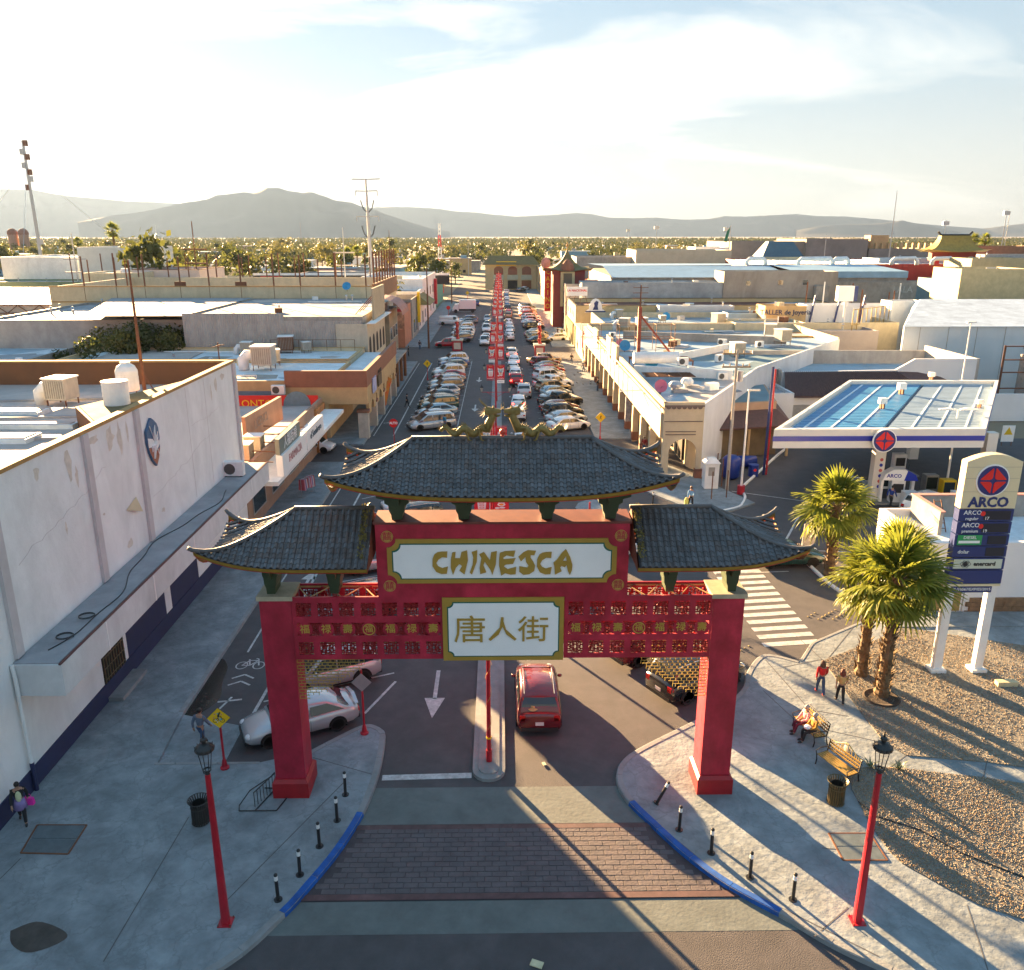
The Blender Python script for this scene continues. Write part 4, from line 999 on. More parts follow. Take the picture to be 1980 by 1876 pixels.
# crest of shield shape
t2 = thing('wall_crest', 'shield crest in blue, white and rust hung high on the long white wall', 'crest', (XW,39.6,9.75)); t2.scale = (1,.72,.72)
P = [(-.95,1.0),(-.6,1.25),(-.25,1.55),(.0,1.75),(.35,1.55),(.8,1.2),(.95,.9),(1.0,.2),(.85,-.55),(.5,-1.15),(.05,-1.6),(-.45,-1.1),(-.8,-.5),(-.98,.2)]
b = MB(); b.add([(.14,p[0],p[1]) for p in P]+[(.02,p[0],p[1]) for p in P], [tuple(range(14))]+[(i,(i+1)%14,14+(i+1)%14,14+i) for i in range(14)]); b.obj('shield', M('crest_blue', (.06,.13,.24), .6, .1, 3), t2)
b = MB(); b.add([(.15,y,z) for y,z in ((-.93,.55),(-.2,.35),(.3,-.1),(.85,.1),(.93,-.2),(.3,-.55),(-.3,-.2),(-.95,-.1))], [tuple(range(8))]); b.obj('white_band', mWHITE, t2, fix=False)
b = MB(); b.add([(.15,y,z) for y,z in ((-.95,-.14),(-.3,-.24),(.3,-.6),(.84,-.45),(.5,-1.1),(.05,-1.52),(-.45,-1.05),(-.78,-.5))], [tuple(range(8))]); b.obj('rust_field', M('crest_rust', (.34,.13,.08), .6, .1, 3), t2, fix=False)
b = MB(); b.tube([(.18,-.3,-1.0),(.18,-.1,-.4),(.18,.2,.1),(.18,.1,.7),(.18,.3,1.2)], [.05,.09,.12,.07,.02], 5); b.tube([(.18,.2,.1),(.18,.5,.3),(.18,.6,.7)], [.07,.05,.02], 5); b.tube([(.18,.0,-.1),(.18,-.4,-.1),(.18,-.5,-.5)], [.06,.05,.02], 5); b.tube([(.17,-.5,1.3),(.17,.6,-1.0)], .025, 4); b.obj('rearing_beast', mWHITE, t2)
# small AC, hose, cables
def ac_unit(x, y, z, rz, label, s=1.0, group=None):
 t = thing('ac_condenser', label, 'air conditioner', (x,y,z), rz, group)
 b = MB(); b.box(-.42*s,-.16*s,.06,.42*s,.16*s,.06+.58*s); b.obj('casing', mWHITE, t)
 b = MB(); b.lathe([(.23*s,0),(.23*s,.02),(.19*s,.005),(.001,.005)], n=14); b.xf(Matrix.Translation((-.12*s,-.162*s,.06+.29*s)) @ Matrix.Rotation(math.pi/2,4,'X')); b.obj('fan_grille', M('fan_dark', (.08,.075,.07), .7, .2, 9), t)
 b = MB(); b.box(-.35*s,-.14*s,0,-.28*s,.14*s,.06); b.box(.28*s,-.14*s,0,.35*s,.14*s,.06); b.obj('foot', mTRIM, t)
 return t
def cooler(x, y, z, rz, label, s=1.0, mat=None, legs=.5, duct=True, group=None):
 t = thing('evaporative_cooler', label, 'air conditioner', (x,y,z), rz, group); m = mat or M('cooler_beige', (.50,.45,.36), .6, .15, 2, stain=.3)
 b = MB(); b.box(-.55*s,-.55*s,legs,.55*s,.55*s,legs+1.0*s); b.obj('casing', m, t)
 b = MB(); b.box(-.6*s,-.6*s,legs+1.0*s,.6*s,.6*s,legs+1.06*s); b.obj('lid', mWHITE, t)
 b = MB()
 for k_ in range(9): xx = (-.46+.115*k_)*s; b.box(xx-.018*s,-.57*s,legs+.08*s,xx+.018*s,-.552*s,legs+.92*s)
 b.obj('louvres', M('louvre_grey', (.28,.25,.20), .7, .1, 4), t)
 b = MB()
 for sx in (-1,1):
  for sy in (-1,1): b.box(sx*.48*s-.03,sy*.48*s-.03,0,sx*.48*s+.03,sy*.48*s+.03,legs)
 b.obj('stand', mRUST, t)
 if duct: b = MB(); b.tube([(-.5*s,0,legs+.5*s),(-.95*s,0,legs+.5*s),(-1.15*s,0,legs+.3*s),(-1.15*s,0,0)], .30*s, 8); b.obj('duct', mWHITE, t, smooth=True)
 return t
def tank(x, y, z, r_, h, label, dome=True):
 t = thing('water_tank', label, 'water tank', (x,y,z))
 pr = [(r_*.96,0),(r_,.05)]+[(r_*(1.0 if k_%2 else .985), .05+(h-.1)*k_/8) for k_ in range(1,9)]
 if dome: pr += [(r_*.8,h+.18),(r_*.45,h+.32),(r_*.42,h+.36)]
 b = MB(); b.lathe(pr, n=20); b.obj('drum', mWHITE, t, smooth=False);
 b = MB(); rr = r_*.45 if dome else r_*1.02; zz = h+.36 if dome else h-.04; b.lathe([(rr,zz),(rr,zz+.06),(.001,zz+.08)], n=20); b.obj('lid', mWHITE, t); return t
p = VY(452,930,51.2)
ac_unit(-16.55,49.6,5.19,R(0),'white air conditioner on the canopy at the far end of the long white wall',1.5)
t = thing('garden_hose', 'dark hose snaking along the canopy top below the long white wall', 'hose', (-16.3,30,5.19)); P = []
for i in range(90):
 q = i/89; y = 27+q*20; x = -16.3+.5*math.sin(q*9)+.1*math.sin(q*31); P.append((x+16.3, y-30, .03))
b = MB(); b.tube(smooth_path(P[::3], 3), .02, 4); b.obj('run', mTRIM, t)
for yy in (28.0,29.7): b = MB(); b.tube([(.1+.3*math.cos(a*.5), yy-30+.28*math.sin(a*.5), .04+.003*a) for a in range(26)], .018, 4); b.obj('coil', mTRIM, t)
# things on the long roof
zr = 10.35
def onroof(px, py, z): p = G(px,py,z); return p.x, p.y
x, y = onroof(227,783,11.35); tank(x,y,11.35,.62,1.2,'short white water tank on the long roof, nearer of the two',False)
x, y = onroof(249,755,11.35); tank(x,y,11.35,.58,1.15,'domed white water tank on the long roof, behind the short one')
x, y = onroof(123,782,10.35); cooler(x,y,10.35,R(-8),'beige louvred cooler with round duct on the long roof beside the tanks',1.15,legs=.35)
t = thing('roof_plinth', 'brown raised block under the water tanks on the long roof', 'roof block', (-22.5,43,10.35)); b = MB(); b.prism([(1.4,-2.3),(5.0,-7.5),(5.1,6.5),(4.4,6.5),(3,2)], 0, 1.0); b.obj('block', mBROWN, t); b = MB(); b.prism([(1.6,-2.3),(4.9,-7.1),(5.0,6.3),(4.4,6.3),(3.1,2)], 1.0, 1.04); b.obj('top', M('mossy_top', (.16,.12,.05), .9, .3, 2, stain=.4), t)
x, y = onroof(281,765,10.6); t = thing('antenna_mast', 'tall thin guyed mast standing behind the water tanks on the long roof', 'mast', (x,y,10.6)); b = MB(); b.cyl((0,0,0),(0,0,7.6),.12,.05,n=6); b.obj('pole', mRUST, t); b = MB()
for a in (0,2.1,4.2): b.tube([(0,0,1.4),(.7*math.cos(a),.7*math.sin(a),0)], .03, 4)
b.obj('guy_leg', mRUST, t)
for px, py, w_, d_ in ((30,800,3,1.2),(60,825,4.5,.8),(20,850,2.2,1.4)):
 x, y = onroof(px,py,10.4); t = thing('roof_hatch', f'low curb box on the long sunlit roof, {"left" if px<25 else "middle" if px<50 else "right"} one', 'roof hatch', (x,y,10.35)); b = MB(); b.box(-w_/2,-d_/2,0,w_/2,d_/2,.22); b.obj('curb', mROOFW, t); b = MB(); b.box(-w_/2+.15,-d_/2+.15,.22,w_/2-.15,d_/2-.15,.26); b.obj('cover', mROOFP, t)
for i, yy in enumerate((30,36,41,46)):
 t = thing('roof_seam', f'raised seam crossing the long roof, {ORD[i]} from the camera', 'roof seam', (-40,yy,10.35)); b = MB(); b.obox((0,0,.06),(44,.25,.12),R(6)); b.obj('batten', mROOFG, t)
# ---- low shops beyond the white wall
t = bld(-46,-17.1,53.4,78.5,3.9,M('terracotta_stucco', (.36,.22,.15), .85, .15, 1.2, stain=.3),mROOFP,'low shop row with signs on its canopy, beyond the long white wall',par=.7,wins=[('E',56,1,3,2),('E',61,1,3.2,2.2),('E',66,1,3,2.2),('E',71,1,3,2.2),('E',75.5,.8,2.4,2)])
b = MB(); b.box(*local(t,-17.1,53.6,3.3), *local(t,-15.0,78,3.6)); b.obj('canopy', mWHITE, t)
for y0, y1, z0, z1, mt, txt, cl in ((54.8,61.9,3.6,5.1,mSIGNW,'FARMACIA',(.5,.25,.25)),(62.2,68.3,3.6,5.1,mSIGNW,'el Sombrero',(.03,.08,.12))):
 s_ = thing('shop_sign', f'white lightbox sign above the shop canopy{" reading "+txt}', 'sign', (-14.9,(y0+y1)/2,z0)); b = MB(); b.box(-.45,-(y1-y0)/2,0,.0,(y1-y0)/2,z1-z0); b.obj('box', mt, s_);
 if txt: sign_text(txt, .8, M('sign_ink_'+txt[:3], cl, .5, 0), s_, (.03,0,(z1-z0)/2+.1), 'E')
s_ = thing('shop_sign', 'grey rounded sign with four large characters above the FARMACIA lightbox', 'sign', (-15.05,57.8,5.12)); b = MB(); b.prism([(-.35,-2.8),(.0,-3.0),(.0,3.0),(-.35,2.8)], 0, 1.1); b.obj('box', M('sign_greygreen', (.17,.21,.19), .5, .1, 2), s_); sign_text('人福街禄', .95, mSIGNW, s_, (.03,0,.55), 'E')
s_ = thing('roof_sign', 'terracotta roof sign board with worn letters behind the shop signs', 'sign', (-19.2,66,4.2)); b = MB(); b.obox((0,0,1.1),(.3,8.5,2.0),R(-4)); b.obj('board', MATS['terracotta_stucco'], s_); sign_text('LICENCIADOS', 1.0, M('faded_ink', (.25,.2,.18), .7, .2, 4), s_, (.19,0,1.2), 'E')
s_ = thing('roof_sign', 'red sign board lettered ONTO with a round blue mural below the blue wall', 'sign', (-20.6,78.2,3.2)); b = MB(); b.box(-4.6,-.1,0,3.2,.0,1.7); b.obj('board', mSIGNR, s_); sign_text('ONTO', 1.0, mYEL, s_, (-2.6,-.13,.9)); b = MB(); b.lathe([(1.3,0),(1.3,.05),(.001,.05)], n=20); b.xf(Matrix.Translation((1.2,-.1,.8)) @ Matrix.Rotation(math.pi/2,4,'X')); b.obj('mural_disc', M('mural_blue', (.12,.20,.24), .6, .2, 2), s_)
s_ = thing('mural_wall', 'short orange mural wall facing the side street beyond the shop signs', 'wall', (-16.9,76.6,0)); b = MB(); b.box(-.2,-1.8,.14,.05,1.8,4.2); b.obj('panel', M('mural_orange', (.38,.16,.05), .8, .5, 1.2), s_)
ac_unit(-21.5,79.6,4.7,0,'white air conditioner under the blue wall of the tan arcade building',1.5)
cooler(-18.4,57.5,4.0,R(90),'flat white rooftop cooler at the near end behind the shop signs',1.1,legs=.2,duct=False); cooler(-18.3,60.0,4.0,R(90),'open white rooftop cooler, second behind the shop signs',1.1,legs=.2,duct=False)
b = MB()
t = thing('roof_bracing', 'rusty diagonal braces behind the shop signs', 'bracing', (-17,60,4.2))
for k_ in range(5): b = MB(); b.tube([(-2.2,-5+k_*2.6,.6),(1.4,-5+k_*2.6,.4+k_*.02)], .045, 4); b.obj('strut', mRUST, t)
# ---- tan arcade corner building with blue flank
t = bld(-50,-16.9,80.5,93.5,5.75,mTAN,mROOFW,'tan arcade building with blue flank wall and white roof, left corner beyond the stop sign',par=.15)
b = MB(); b.box(*local(t,-50,80.42,2.2),*local(t,-21.1,80.499,4.9)); b.obj('blue_flank', M('blue_grey_paint', (.16,.22,.28), .8, .12, .8, stain=.25), t)
b = MB(); b.box(*local(t,-50,80.40,0),*local(t,-21.1,80.499,2.2)); b.obj('ochre_dado', M('ochre_paint', (.30,.16,.02), .8, .2, 1), t)
mTERR = M('terracotta_parapet', (.26,.11,.065), .8, .12, 1.5, stain=.2)
b = MB(); b.box(*local(t,-21,80.2,5.3),*local(t,-13.0,80.6,6.9)); b.box(*local(t,-13.4,80.6,5.3),*local(t,-13.0,104,6.9)); b.obj('parapet_band', mTERR, t)
b = MB(); b.box(*local(t,-16.9,80.5,3.6),*local(t,-13.1,104,5.3)); b.obj('upper_floor', mTAN, t); b = MB(); b.box(*local(t,-21,80.3,3.6),*local(t,-13.05,80.5,5.3)); b.obj('corner_panel', mTAN, t)
b = MB(); b.box(*local(t,-16.9,80.6,5.31),*local(t,-13.4,104,5.5)); b.obj('arcade_roof', mROOFW, t)
for i, y in enumerate((80.9,86.6,92.3,98,103.3)):
 b = MB(); b.box(*local(t,-14.1,y-.45,.1),*local(t,-13.1,y+.45,2.7)); c_ = b.obj('column', M('pale_pillar', (.50,.44,.36), .8, .15, 2, stain=.3), t); b = MB(); b.box(*local(t,-14.2,y-.52,2.7),*local(t,-13.02,y+.52,2.95)); b.obj('capital', mTERR, c_)
def arch_panel(y0, y1, z0, z1, x, r_, t_, mat, name='arch_spandrel', n=10):
 """wall strip facing the street with a round opening below"""
 cy = (y0+y1)/2; P = [(y0,z0),(y0,z1),(y1,z1),(y1,z0),(cy+r_,z0)]+[(cy+r_*math.cos(math.pi*i/n), z0+r_*math.sin(math.pi*i/n)) for i in range(1,n)]+[(cy-r_,z0)]
 b = MB(); N_ = len(P); lv = [(x-.3-t_.location.x, p[0]-t_.location.y, p[1]) for p in P]; rv = [(x-t_.location.x, p[0]-t_.location.y, p[1]) for p in P]
 b.add(lv+rv, [tuple(range(N_)), tuple(range(2*N_-1,N_-1,-1))]+[(i,(i+1)%N_,N_+(i+1)%N_,N_+i) for i in range(N_)]); b.obj(name, mat, t_)
for i, y in enumerate((81.4,87.1,92.8,98.5)): arch_panel(y,y+4.8,2.4,3.65,-13.1,1.05 if i else 1.05,t,mTAN)
s_ = thing('shop_sign', 'purple and white banner sign on the tan arcade upper floor', 'sign', (-13.0,84.6,4.1)); b = MB(); b.box(0,-1.2,0,.08,1.2,1.5); b.obj('board', M('sign_lilac', (.35,.38,.6), .5, .3, 1.5), s_)
s_ = thing('shop_sign', 'dark lettering BOGMAR over a carved panel on the tan arcade', 'sign', (-13.0,88.6,4.1)); b = MB(); b.box(0,-1.3,0,.08,1.3,1.2); b.obj('panel', M('panel_dark', (.10,.07,.04), .7, .3, 4), s_); sign_text('BOGMAR', .6, mBLACK, s_, (.05,0,1.5), 'E')
x, y = onroof(512,715,5.8); cooler(x,y,5.8,R(0),'white cooler with bronze hood on the white roof of the tan arcade building',1.9,legs=.6)
x, y = onroof(530,706,5.8); cooler(x,y,5.8,R(20),'second smaller cooler on the white roof of the tan arcade building',1.2,legs=.5)
x, y = onroof(425,705,5.8); t = thing('cross_aerial', 'dark cross-shaped aerial at the far corner of the long brown parapet', 'aerial', (x,y,5.8)); b = MB(); b.cyl((0,0,0),(0,0,2.4),.07,n=5); b.tube([(-.7,0,1.9),(.7,0,2.2)], .05, 4); b.tube([(0,-.6,2.1),(0,.6,2.1)], .05, 4); b.obj('pole', mRUST, t)
# ---- behind: roofs, corrugated shed, parapets with posts
bld(-50,-17.0,94,104.5,5.6,mCREAM,mROOFW,'low white-roofed block with vines and railing between tan arcade and corrugated shed',par=.4,cap=mTAN)
for i, (px, py, s) in enumerate(((478,684,1.1),(555,680,1.6),(575,668,1.2),(600,676,.9))):
 x, y = onroof(px,py,5.7); (cooler if i != 1 else cooler)(x,min(y,103),5.6,R(10*i),f'rusty cooler on the vine-covered white roof, {ORD[i]} from the left',s,legs=.4,duct=i==0,mat=mRUST if i==1 else None)
t = thing('roof_railing', 'thin railing on the vine-covered white roof', 'railing', (-22,99,6.0)); b = MB()
for xx in range(7): b.cyl((-6+xx*1.7,3,0),(-6+xx*1.7,3,1.3),.035,n=5)
b.tube([(-6,3,1.3),(4.2,3,1.3)], .03, 4); b.obj('rails', mRUST, t)
mCORR = M('corrugated_sheet', (.38,.36,.33), .6, .15, 1, stain=.45)
t = bld(-39.5,-17.2,105,136,9.7,mGREYW,mROOFG,'large shed with pale corrugated side wall and grey roof on the left',par=.1)
b = MB(); Pq = []; nn_ = 150
x_ = -39.5
for i in range(nn_):
 xa = -39.5+22.2*i/nn_; xb = -39.5+22.2*(i+1)/nn_; d0 = .06 if i%2 else 0; d1 = 0 if i%2 else .06
 for (za, zb) in ((5.2,10.2),):
  b.add([local(t,xa,104.9-d0,za),local(t,xb,104.9-d1,za),local(t,xb,104.9-d1,zb-(.9 if xa>-27 else 0)),local(t,xa,104.9-d0,zb-(.9 if xa>-27 else 0))], [(0,1,2,3)])
b.obj('corrugated_cladding', mCORR, t, fix=False)
b = MB(); q = lambda x,y,z: local(t,x,y,z); b.add([q(-52,105,9.9),q(-39.5,105,9.9),q(-39.5,136,9.9),q(-62,136,9.9)],[(0,1,2,3)]); b.obj('roof', mROOFG, t, fix=False)
t = bld(-66,-40,107.5,136,8.9,mCORR,mROOFG,'corrugated wing with small balcony left of the large shed',par=.3,wins=[('S',-52,2.5,2,2),('S',-45,2.5,1.5,2)])
t = bld(-72,-20.5,136.5,168,9.2,mCREAM,mROOFG,'long cream parapet building studded with rusty posts',par=2.4)
b = MB(); b.box(*local(t,-72,136.4,11.6),*local(t,-20.5,136.49,11.75)); b.box(*local(t,-72,136.4,9.2),*local(t,-20.5,136.49,9.35)); b.obj('string_course', mORNG, t)
for row_, (yy, x0_, x1_, n_, hh) in enumerate(((136.6,-66,-22,10,5.0),(168,-80,-26,12,5.2),(190,-95,-30,11,5.5))):
 for i in range(n_):
  x = x0_+(x1_-x0_)*i/(n_-1)+U(-.6,.6); z = 11.6 if row_ == 0 else 10
  o = thing('rusty_post', f'rusty steel post on the parapet, {ORD[i]} from the left in the {["front","middle","back"][row_]} line', 'post', (x,yy,z-2.2), 0, 'rusty posts along the cream parapets'); b = MB(); b.cyl((0,0,0),(0,0,hh+2.2+U(-.4,.4)),.13,n=5); b.obj('post', mRUST, o)
  if row_ == 0 and i in (3,5): b = MB(); b.box(-.9,-.08,1.2,.9,.08,3.0); b.obj('panel', mRUST, o)
for i in range(3): x = -62+i*19; cooler(x,139.5,9.2,R(15*i),f'pale cooler beside the posted cream parapet, {ORD[i]} from the left',1.8,legs=.2,duct=False)
t = thing('satellite_dish', 'bright blue dish on the posted cream parapet', 'dish', (-24.5,136.2,11.2));
def dishm(t, r_, mat, el=-.5):
 b = MB(); r_ *= .62; b.lathe([(.001,.0),(r_*.5,.05*r_),(r_*.85,.13*r_),(r_,.18*r_)], n=16, caps=False); b.xf(Matrix.Translation((0,-.2,.5)) @ Matrix.Rotation(math.pi/2+el,4,'X')); b.obj('reflector', mat, t, smooth=True, fix=False); b = MB(); b.cyl((0,0,-.3),(0,-.05,.5),.05,n=6); b.tube([(0,-.2,.3),(0,-.3-r_*.9,.6)], .025, 4); b.obj('mount', mTRIM, t)
mDISHB = M('dish_blue', (.02,.25,.50), .5, .1, 3); mDISHP = M('dish_pink', (.50,.12,.20), .5, .1, 3); mDISHW = M('dish_white', (.6,.6,.58), .5, .1, 3)
dishm(t, 1.1, mDISHB)
t = thing('rusty_screen', 'tall screen of close rusty posts above the left street parapet', 'screen', (-20.4,150,11.4)); b = MB()
b.box(-.2,-13,-2.2,.2,17,.6); b.obj('parapet', M('rust_parapet', (.24,.13,.07), .8, .2, 2), t)
for i in range(9): b = MB(); y = -12+i*3.4; b.cyl((0,y,-.5),(0,y,5.6),.16,n=5); b.obj('post', mRUST, t)
b = MB()
for z in (1.4,2.6,3.8,5.2): b.tube([(0,-12,z),(0,15.5,z)], .05, 4)
b.obj('rail', mRUST, t)
# ---- left street front of the second block
def arches_up(t, x, ys, z0, mat): pass
t = bld(-20.5,-16.6,104.6,121,8.0,M('pale_cream', (.55,.48,.36), .8, .1, 1.5, stain=.3),mROOFG,'two-storey cream front with five round arches above the left pavement',par=.9)
for y in (106.5,109.6,112.7,115.8,118.9):
 b = MB(); P = [(y-.9,4.6),(y+.9,4.6)]+[(y+.9*math.cos(math.pi*i/8), 6.3+.9*math.sin(math.pi*i/8)) for i in range(9)]
 b.add([local(t,-16.58,p[0],p[1]) for p in P], [tuple(range(len(P)))]); b.obj('arched_window', mDARK, t, fix=False)
b = MB(); b.box(*local(t,-16.6,104.7,8.9),*local(t,-15.6,121,9.0)); b.obj('cornice', mWHITE, t); b = MB(); b.box(*local(t,-16.6,105,3.6),*local(t,-13.4,119,3.85)); b.obj('canopy', mGREYW, t)
for y in (105.3,109.8,114.3,118.8): b = MB(); b.cyl(local(t,-13.7,y,.1),local(t,-13.7,y,3.6),.22,n=8); b.obj('column', MATS['dark_green_paint'] if y < 107 else mBROWN, t)
t = bld(-20.5,-16.0,121.2,131,8.6,M('drab_facade', (.26,.23,.17), .8, .2, 1.2, stain=.4),mROOFG,'drab three-window facade with a curved pink canopy roof on the left',par=.4,wins=[('E',y,z,1.8,1.7) for y in (123,126,129) for z in (1,4.8)])
b = MB()
for i in range(6): a0 = math.pi/2*i/6; a1 = math.pi/2*(i+1)/6; b.add([local(t,-17.5+3.4*math.sin(a0),121.5,8.4+2.4*math.cos(a0)),local(t,-17.5+3.4*math.sin(a1),121.5,8.4+2.4*math.cos(a1)),local(t,-17.5+3.4*math.sin(a1),130,8.4+2.4*math.cos(a1)),local(t,-17.5+3.4*math.sin(a0),130,8.4+2.4*math.cos(a0))],[(0,1,2,3)])
b.obj('curved_canopy', M('pink_canopy', (.36,.17,.14), .7, .2, 1.5, stain=.3), t, fix=False)
s_ = thing('billboard', 'large cream framed board above the left arches', 'sign', (-16.2,113.5,9.0)); b = MB(); b.box(-.25,-5.2,0,.0,5.2,4.0); b.obj('board', M('board_cream', (.42,.35,.24), .7, .15, 1, stain=.3), s_); b = MB(); b.box(.0,-5.3,-.2,.35,5.3,.05); b.obj('ledge', mWHITE, s_)
for k_ in range(3): b = MB(); b.tube([(-.2,-4+k_*3,3.2),(-3,-4.3+k_*3,.2)], .06, 4); b.obj('brace', mRUST, s_)
bld(-45,-17.2,151,162,6.4,M('salmon_stucco', (.48,.20,.12), .8, .15, 1, stain=.2),mROOFP,'salmon corner building beyond the left cross street',par=.8,wins=[('S',-22,1,2.5,2.4),('S',-28,1,2.5,2.4)])
s_ = thing('mural_board', 'painted food mural board on the salmon corner building', 'sign', (-18.2,150.9,3.2)); b = MB(); b.box(-3.4,-.12,0,1.0,0,3.2); b.obj('board', M('mural_mix', (.35,.40,.35), .7, .9, 1.1, tint=(.75,.35,.2)), s_); b = MB(); b.box(-6.5,-.14,3.2,1.0,0,3.7); b.obj('red_header', mREDP, s_)
bld(-38,-17.0,162.5,176,6.8,mGREYW,mROOFG,'grey block-walled building with a yellow strip on the far left pavement',par=.9,wins=[('E',166,1,2.5,2.6),('E',171,1,2.5,2.6)])
s_ = thing('banner_strip', 'tall yellow vertical banner on the far left facades', 'banner', (-16.8,172,2.5)); b = MB(); b.box(0,-.9,0,.5,.9,6.0); b.obj('cloth', mYEL, s_)
bld(-34,-17.2,176.5,192,7.6,mWHITE,mROOFB,'white building with small windows on the far left pavement',par=.7,wins=[('E',180,1,2,2.4),('E',187,1,2,2.4),('S',-24,4,1.2,1.2)])
bld(-33,-17.6,193,232,9.2,mWHITE,mROOFB,'taller white building with red vertical sign at the far left kerb',par=.8,wins=[('E',y,z,1.8,1.8) for y in (198,206,214,222) for z in (1.2,5.4)])
s_ = thing('banner_strip', 'red vertical sign on the taller white far-left building', 'banner', (-17.5,226,2)); b = MB(); b.box(0,-1.2,0,.7,1.2,6.5); b.obj('box', mREDP, s_)
t = thing('shop_awning', 'olive pagoda-shaped awning on the far left facades', 'awning', (-16.2,184,5.2)); b = MB(); b.add([(-1,-6,2.2),(-1,6,2.2),(1.6,7,0.3),(1.6,-7,.3)],[(0,1,2,3)]); b.add([(-1,-6,2.2),(1.6,-7,.3),(-1,-7,.3)],[(0,1,2)]); b.obj('sheet', M('olive_tile', (.22,.18,.06), .8, .2, 2), t)
s_ = thing('feather_flag', 'yellow and red feather flag leaning over the left pavement', 'flag', (-13.6,94,.14)); b = MB(); b.tube([(0,0,0),(.5,2.0,3.4)], .04, 5); b.obj('pole', mTRIM, s_); b = MB(); b.add([(.0,.0,.4),(.5,2.0,3.6),(.9,2.4,3.3),(.35,.5,.5)],[(0,1,2,3)]); b.obj('cloth', M('flag_mix', (.75,.45,.02), .8, .5, 3, tint=(.6,.05,.02)), s_, fix=False)
t = bld(-60,-20,200,240,7.5,mGREYW,mROOFB,'broad blue-grey roof behind the far left facades',par=.3)
bld(-40,-18,240,268,6.5,M('teal_shop', (.12,.32,.26), .7, .2, 1),mROOFW,'white-framed shop with green panels at the far left corner',par=.6,wins=[('S',-34,1,4,4),('S',-25,1,4,4)])
# train of a long dark hoarding
t = thing('long_hoarding', 'long black and white hoarding stretched behind the far left roofs', 'hoarding', (-38,236,6.5)); b = MB(); b.box(-30,-.3,0,24,0,3.0); b.obj('boarding', mTRIM, t); b = MB(); b.box(-30,-.4,2.4,24,-.3,3.0); b.obj('white_band', mWHITE, t); b = MB(); b.box(-28,-.42,.3,-22,-.3,2.2); b.obj('red_panel', mREDP, t)
# ---- left field
t = bld(-135,-63,140,188,8.6,M('shed_white', (.55,.50,.44), .8, .12, .7, stain=.3),M('shed_roof', (.50,.46,.40), .7, .15, .5, stain=.3),'wide flat-roofed hall with a steel truss edge at the far left',par=.0,wins=[('S',x,3,3.2,5) for x in (-118,-95,-72)])
b = MB()
for i in range(40):
 xa = -135+72*i/40; xb = xa+1.8
 b.tube([local(t,xa,139.6,8.5 if i%2 else 7.2),local(t,xb,139.6,7.2 if i%2 else 8.5)], .08, 4)
b.tube([local(t,-135,139.6,7.2),local(t,-63,139.6,7.2)], .1, 4); b.tube([local(t,-135,139.6,8.55),local(t,-63,139.6,8.55)], .12, 4); b.obj('truss_edge', mRUST, t)
b = MB()
for x in (-128,-104,-84,-63.3): b.box(*local(t,x-.25,139.4,0),*local(t,x+.25,139.8,8.4))
b.obj('steel_columns', mRUST, t, kind='stuff')
bld(-80,-54,90,112,5.6,mGREYW,mROOFW,'low block with a broad white roof beside the flowering bushes',par=.3)
bld(-130,-80.5,92,118,5.4,mGREYW,mROOFW,'long low white roof at the left edge of the view',par=.3)
t = bld(-47,-37.5,97.5,104,5.3,M('mustard_stucco', (.40,.30,.12), .8, .1, 1, stain=.3),mROOFP,'small mustard hut with a patched flat roof by the bushes',par=.05,wins=[('S',-42,1,1.6,3.2)])
b = MB(); b.obox(local(t,-42,100.5,5.7),(11,8,.12),R(4)); b.obj('roof_sheet', mROOFP, t)
t = pbld(0,148,497,215,26,mWHITE,mROOFW,'white block with tiny windows in the golden light, far left',par=.4,wins=[])
pbld(148,265,478,205,22,M('white_block_b', (.60,.62,.58), .7, .08, .6),mROOFW,'taller white building with a green roof sign in the golden light',par=.5,wins=[('S',-112,4,2,3),('S',-98,6,2,3)])
pbld(255,385,522,176,16,M('pink_white', (.62,.52,.46), .7, .08, 1),mROOFG,'pinkish house with one large dark window among the posts',par=.4,cap=mRUST,wins=[('S',-58,5,2.4,4),('S',-75,5,4.5,4)])
pbld(-60,180,545,198,12,M('green_band', (.20,.26,.16), .8, .1, 1),mROOFG,'long low green-grey building below the white blocks at left',par=.4)
pbld(160,265,528,168,10,M('fenced_yard', (.45,.42,.30), .8, .2, 1),mROOFW,'low pale shed beside the pinkish house',par=.3)
pbld(390,560,540,230,20,mCREAM,mROOFG,'long low cream wall building behind the posts',par=.4)
pbld(560,700,532,250,24,mGREYW,mROOFB,'grey low building behind the post lines near the steel pylon',par=.4)
# twin domed towers, far left
for i, px in enumerate((22,43)):
 p = VY(px, 440, 800); t = thing('domed_tower', f'hazy domed tower on the far left skyline, {"left" if i == 0 else "right"} of the pair', 'tower', (p.x,800,0)); b = MB(); b.cyl((0,0,0),(0,0,21),4.3,n=12); b.obj('shaft', MATS['terracotta_stucco'], t); b = MB(); b.ball((0,0,21),4.6,12,6); b.obj('dome', mTERR, t, smooth=True)
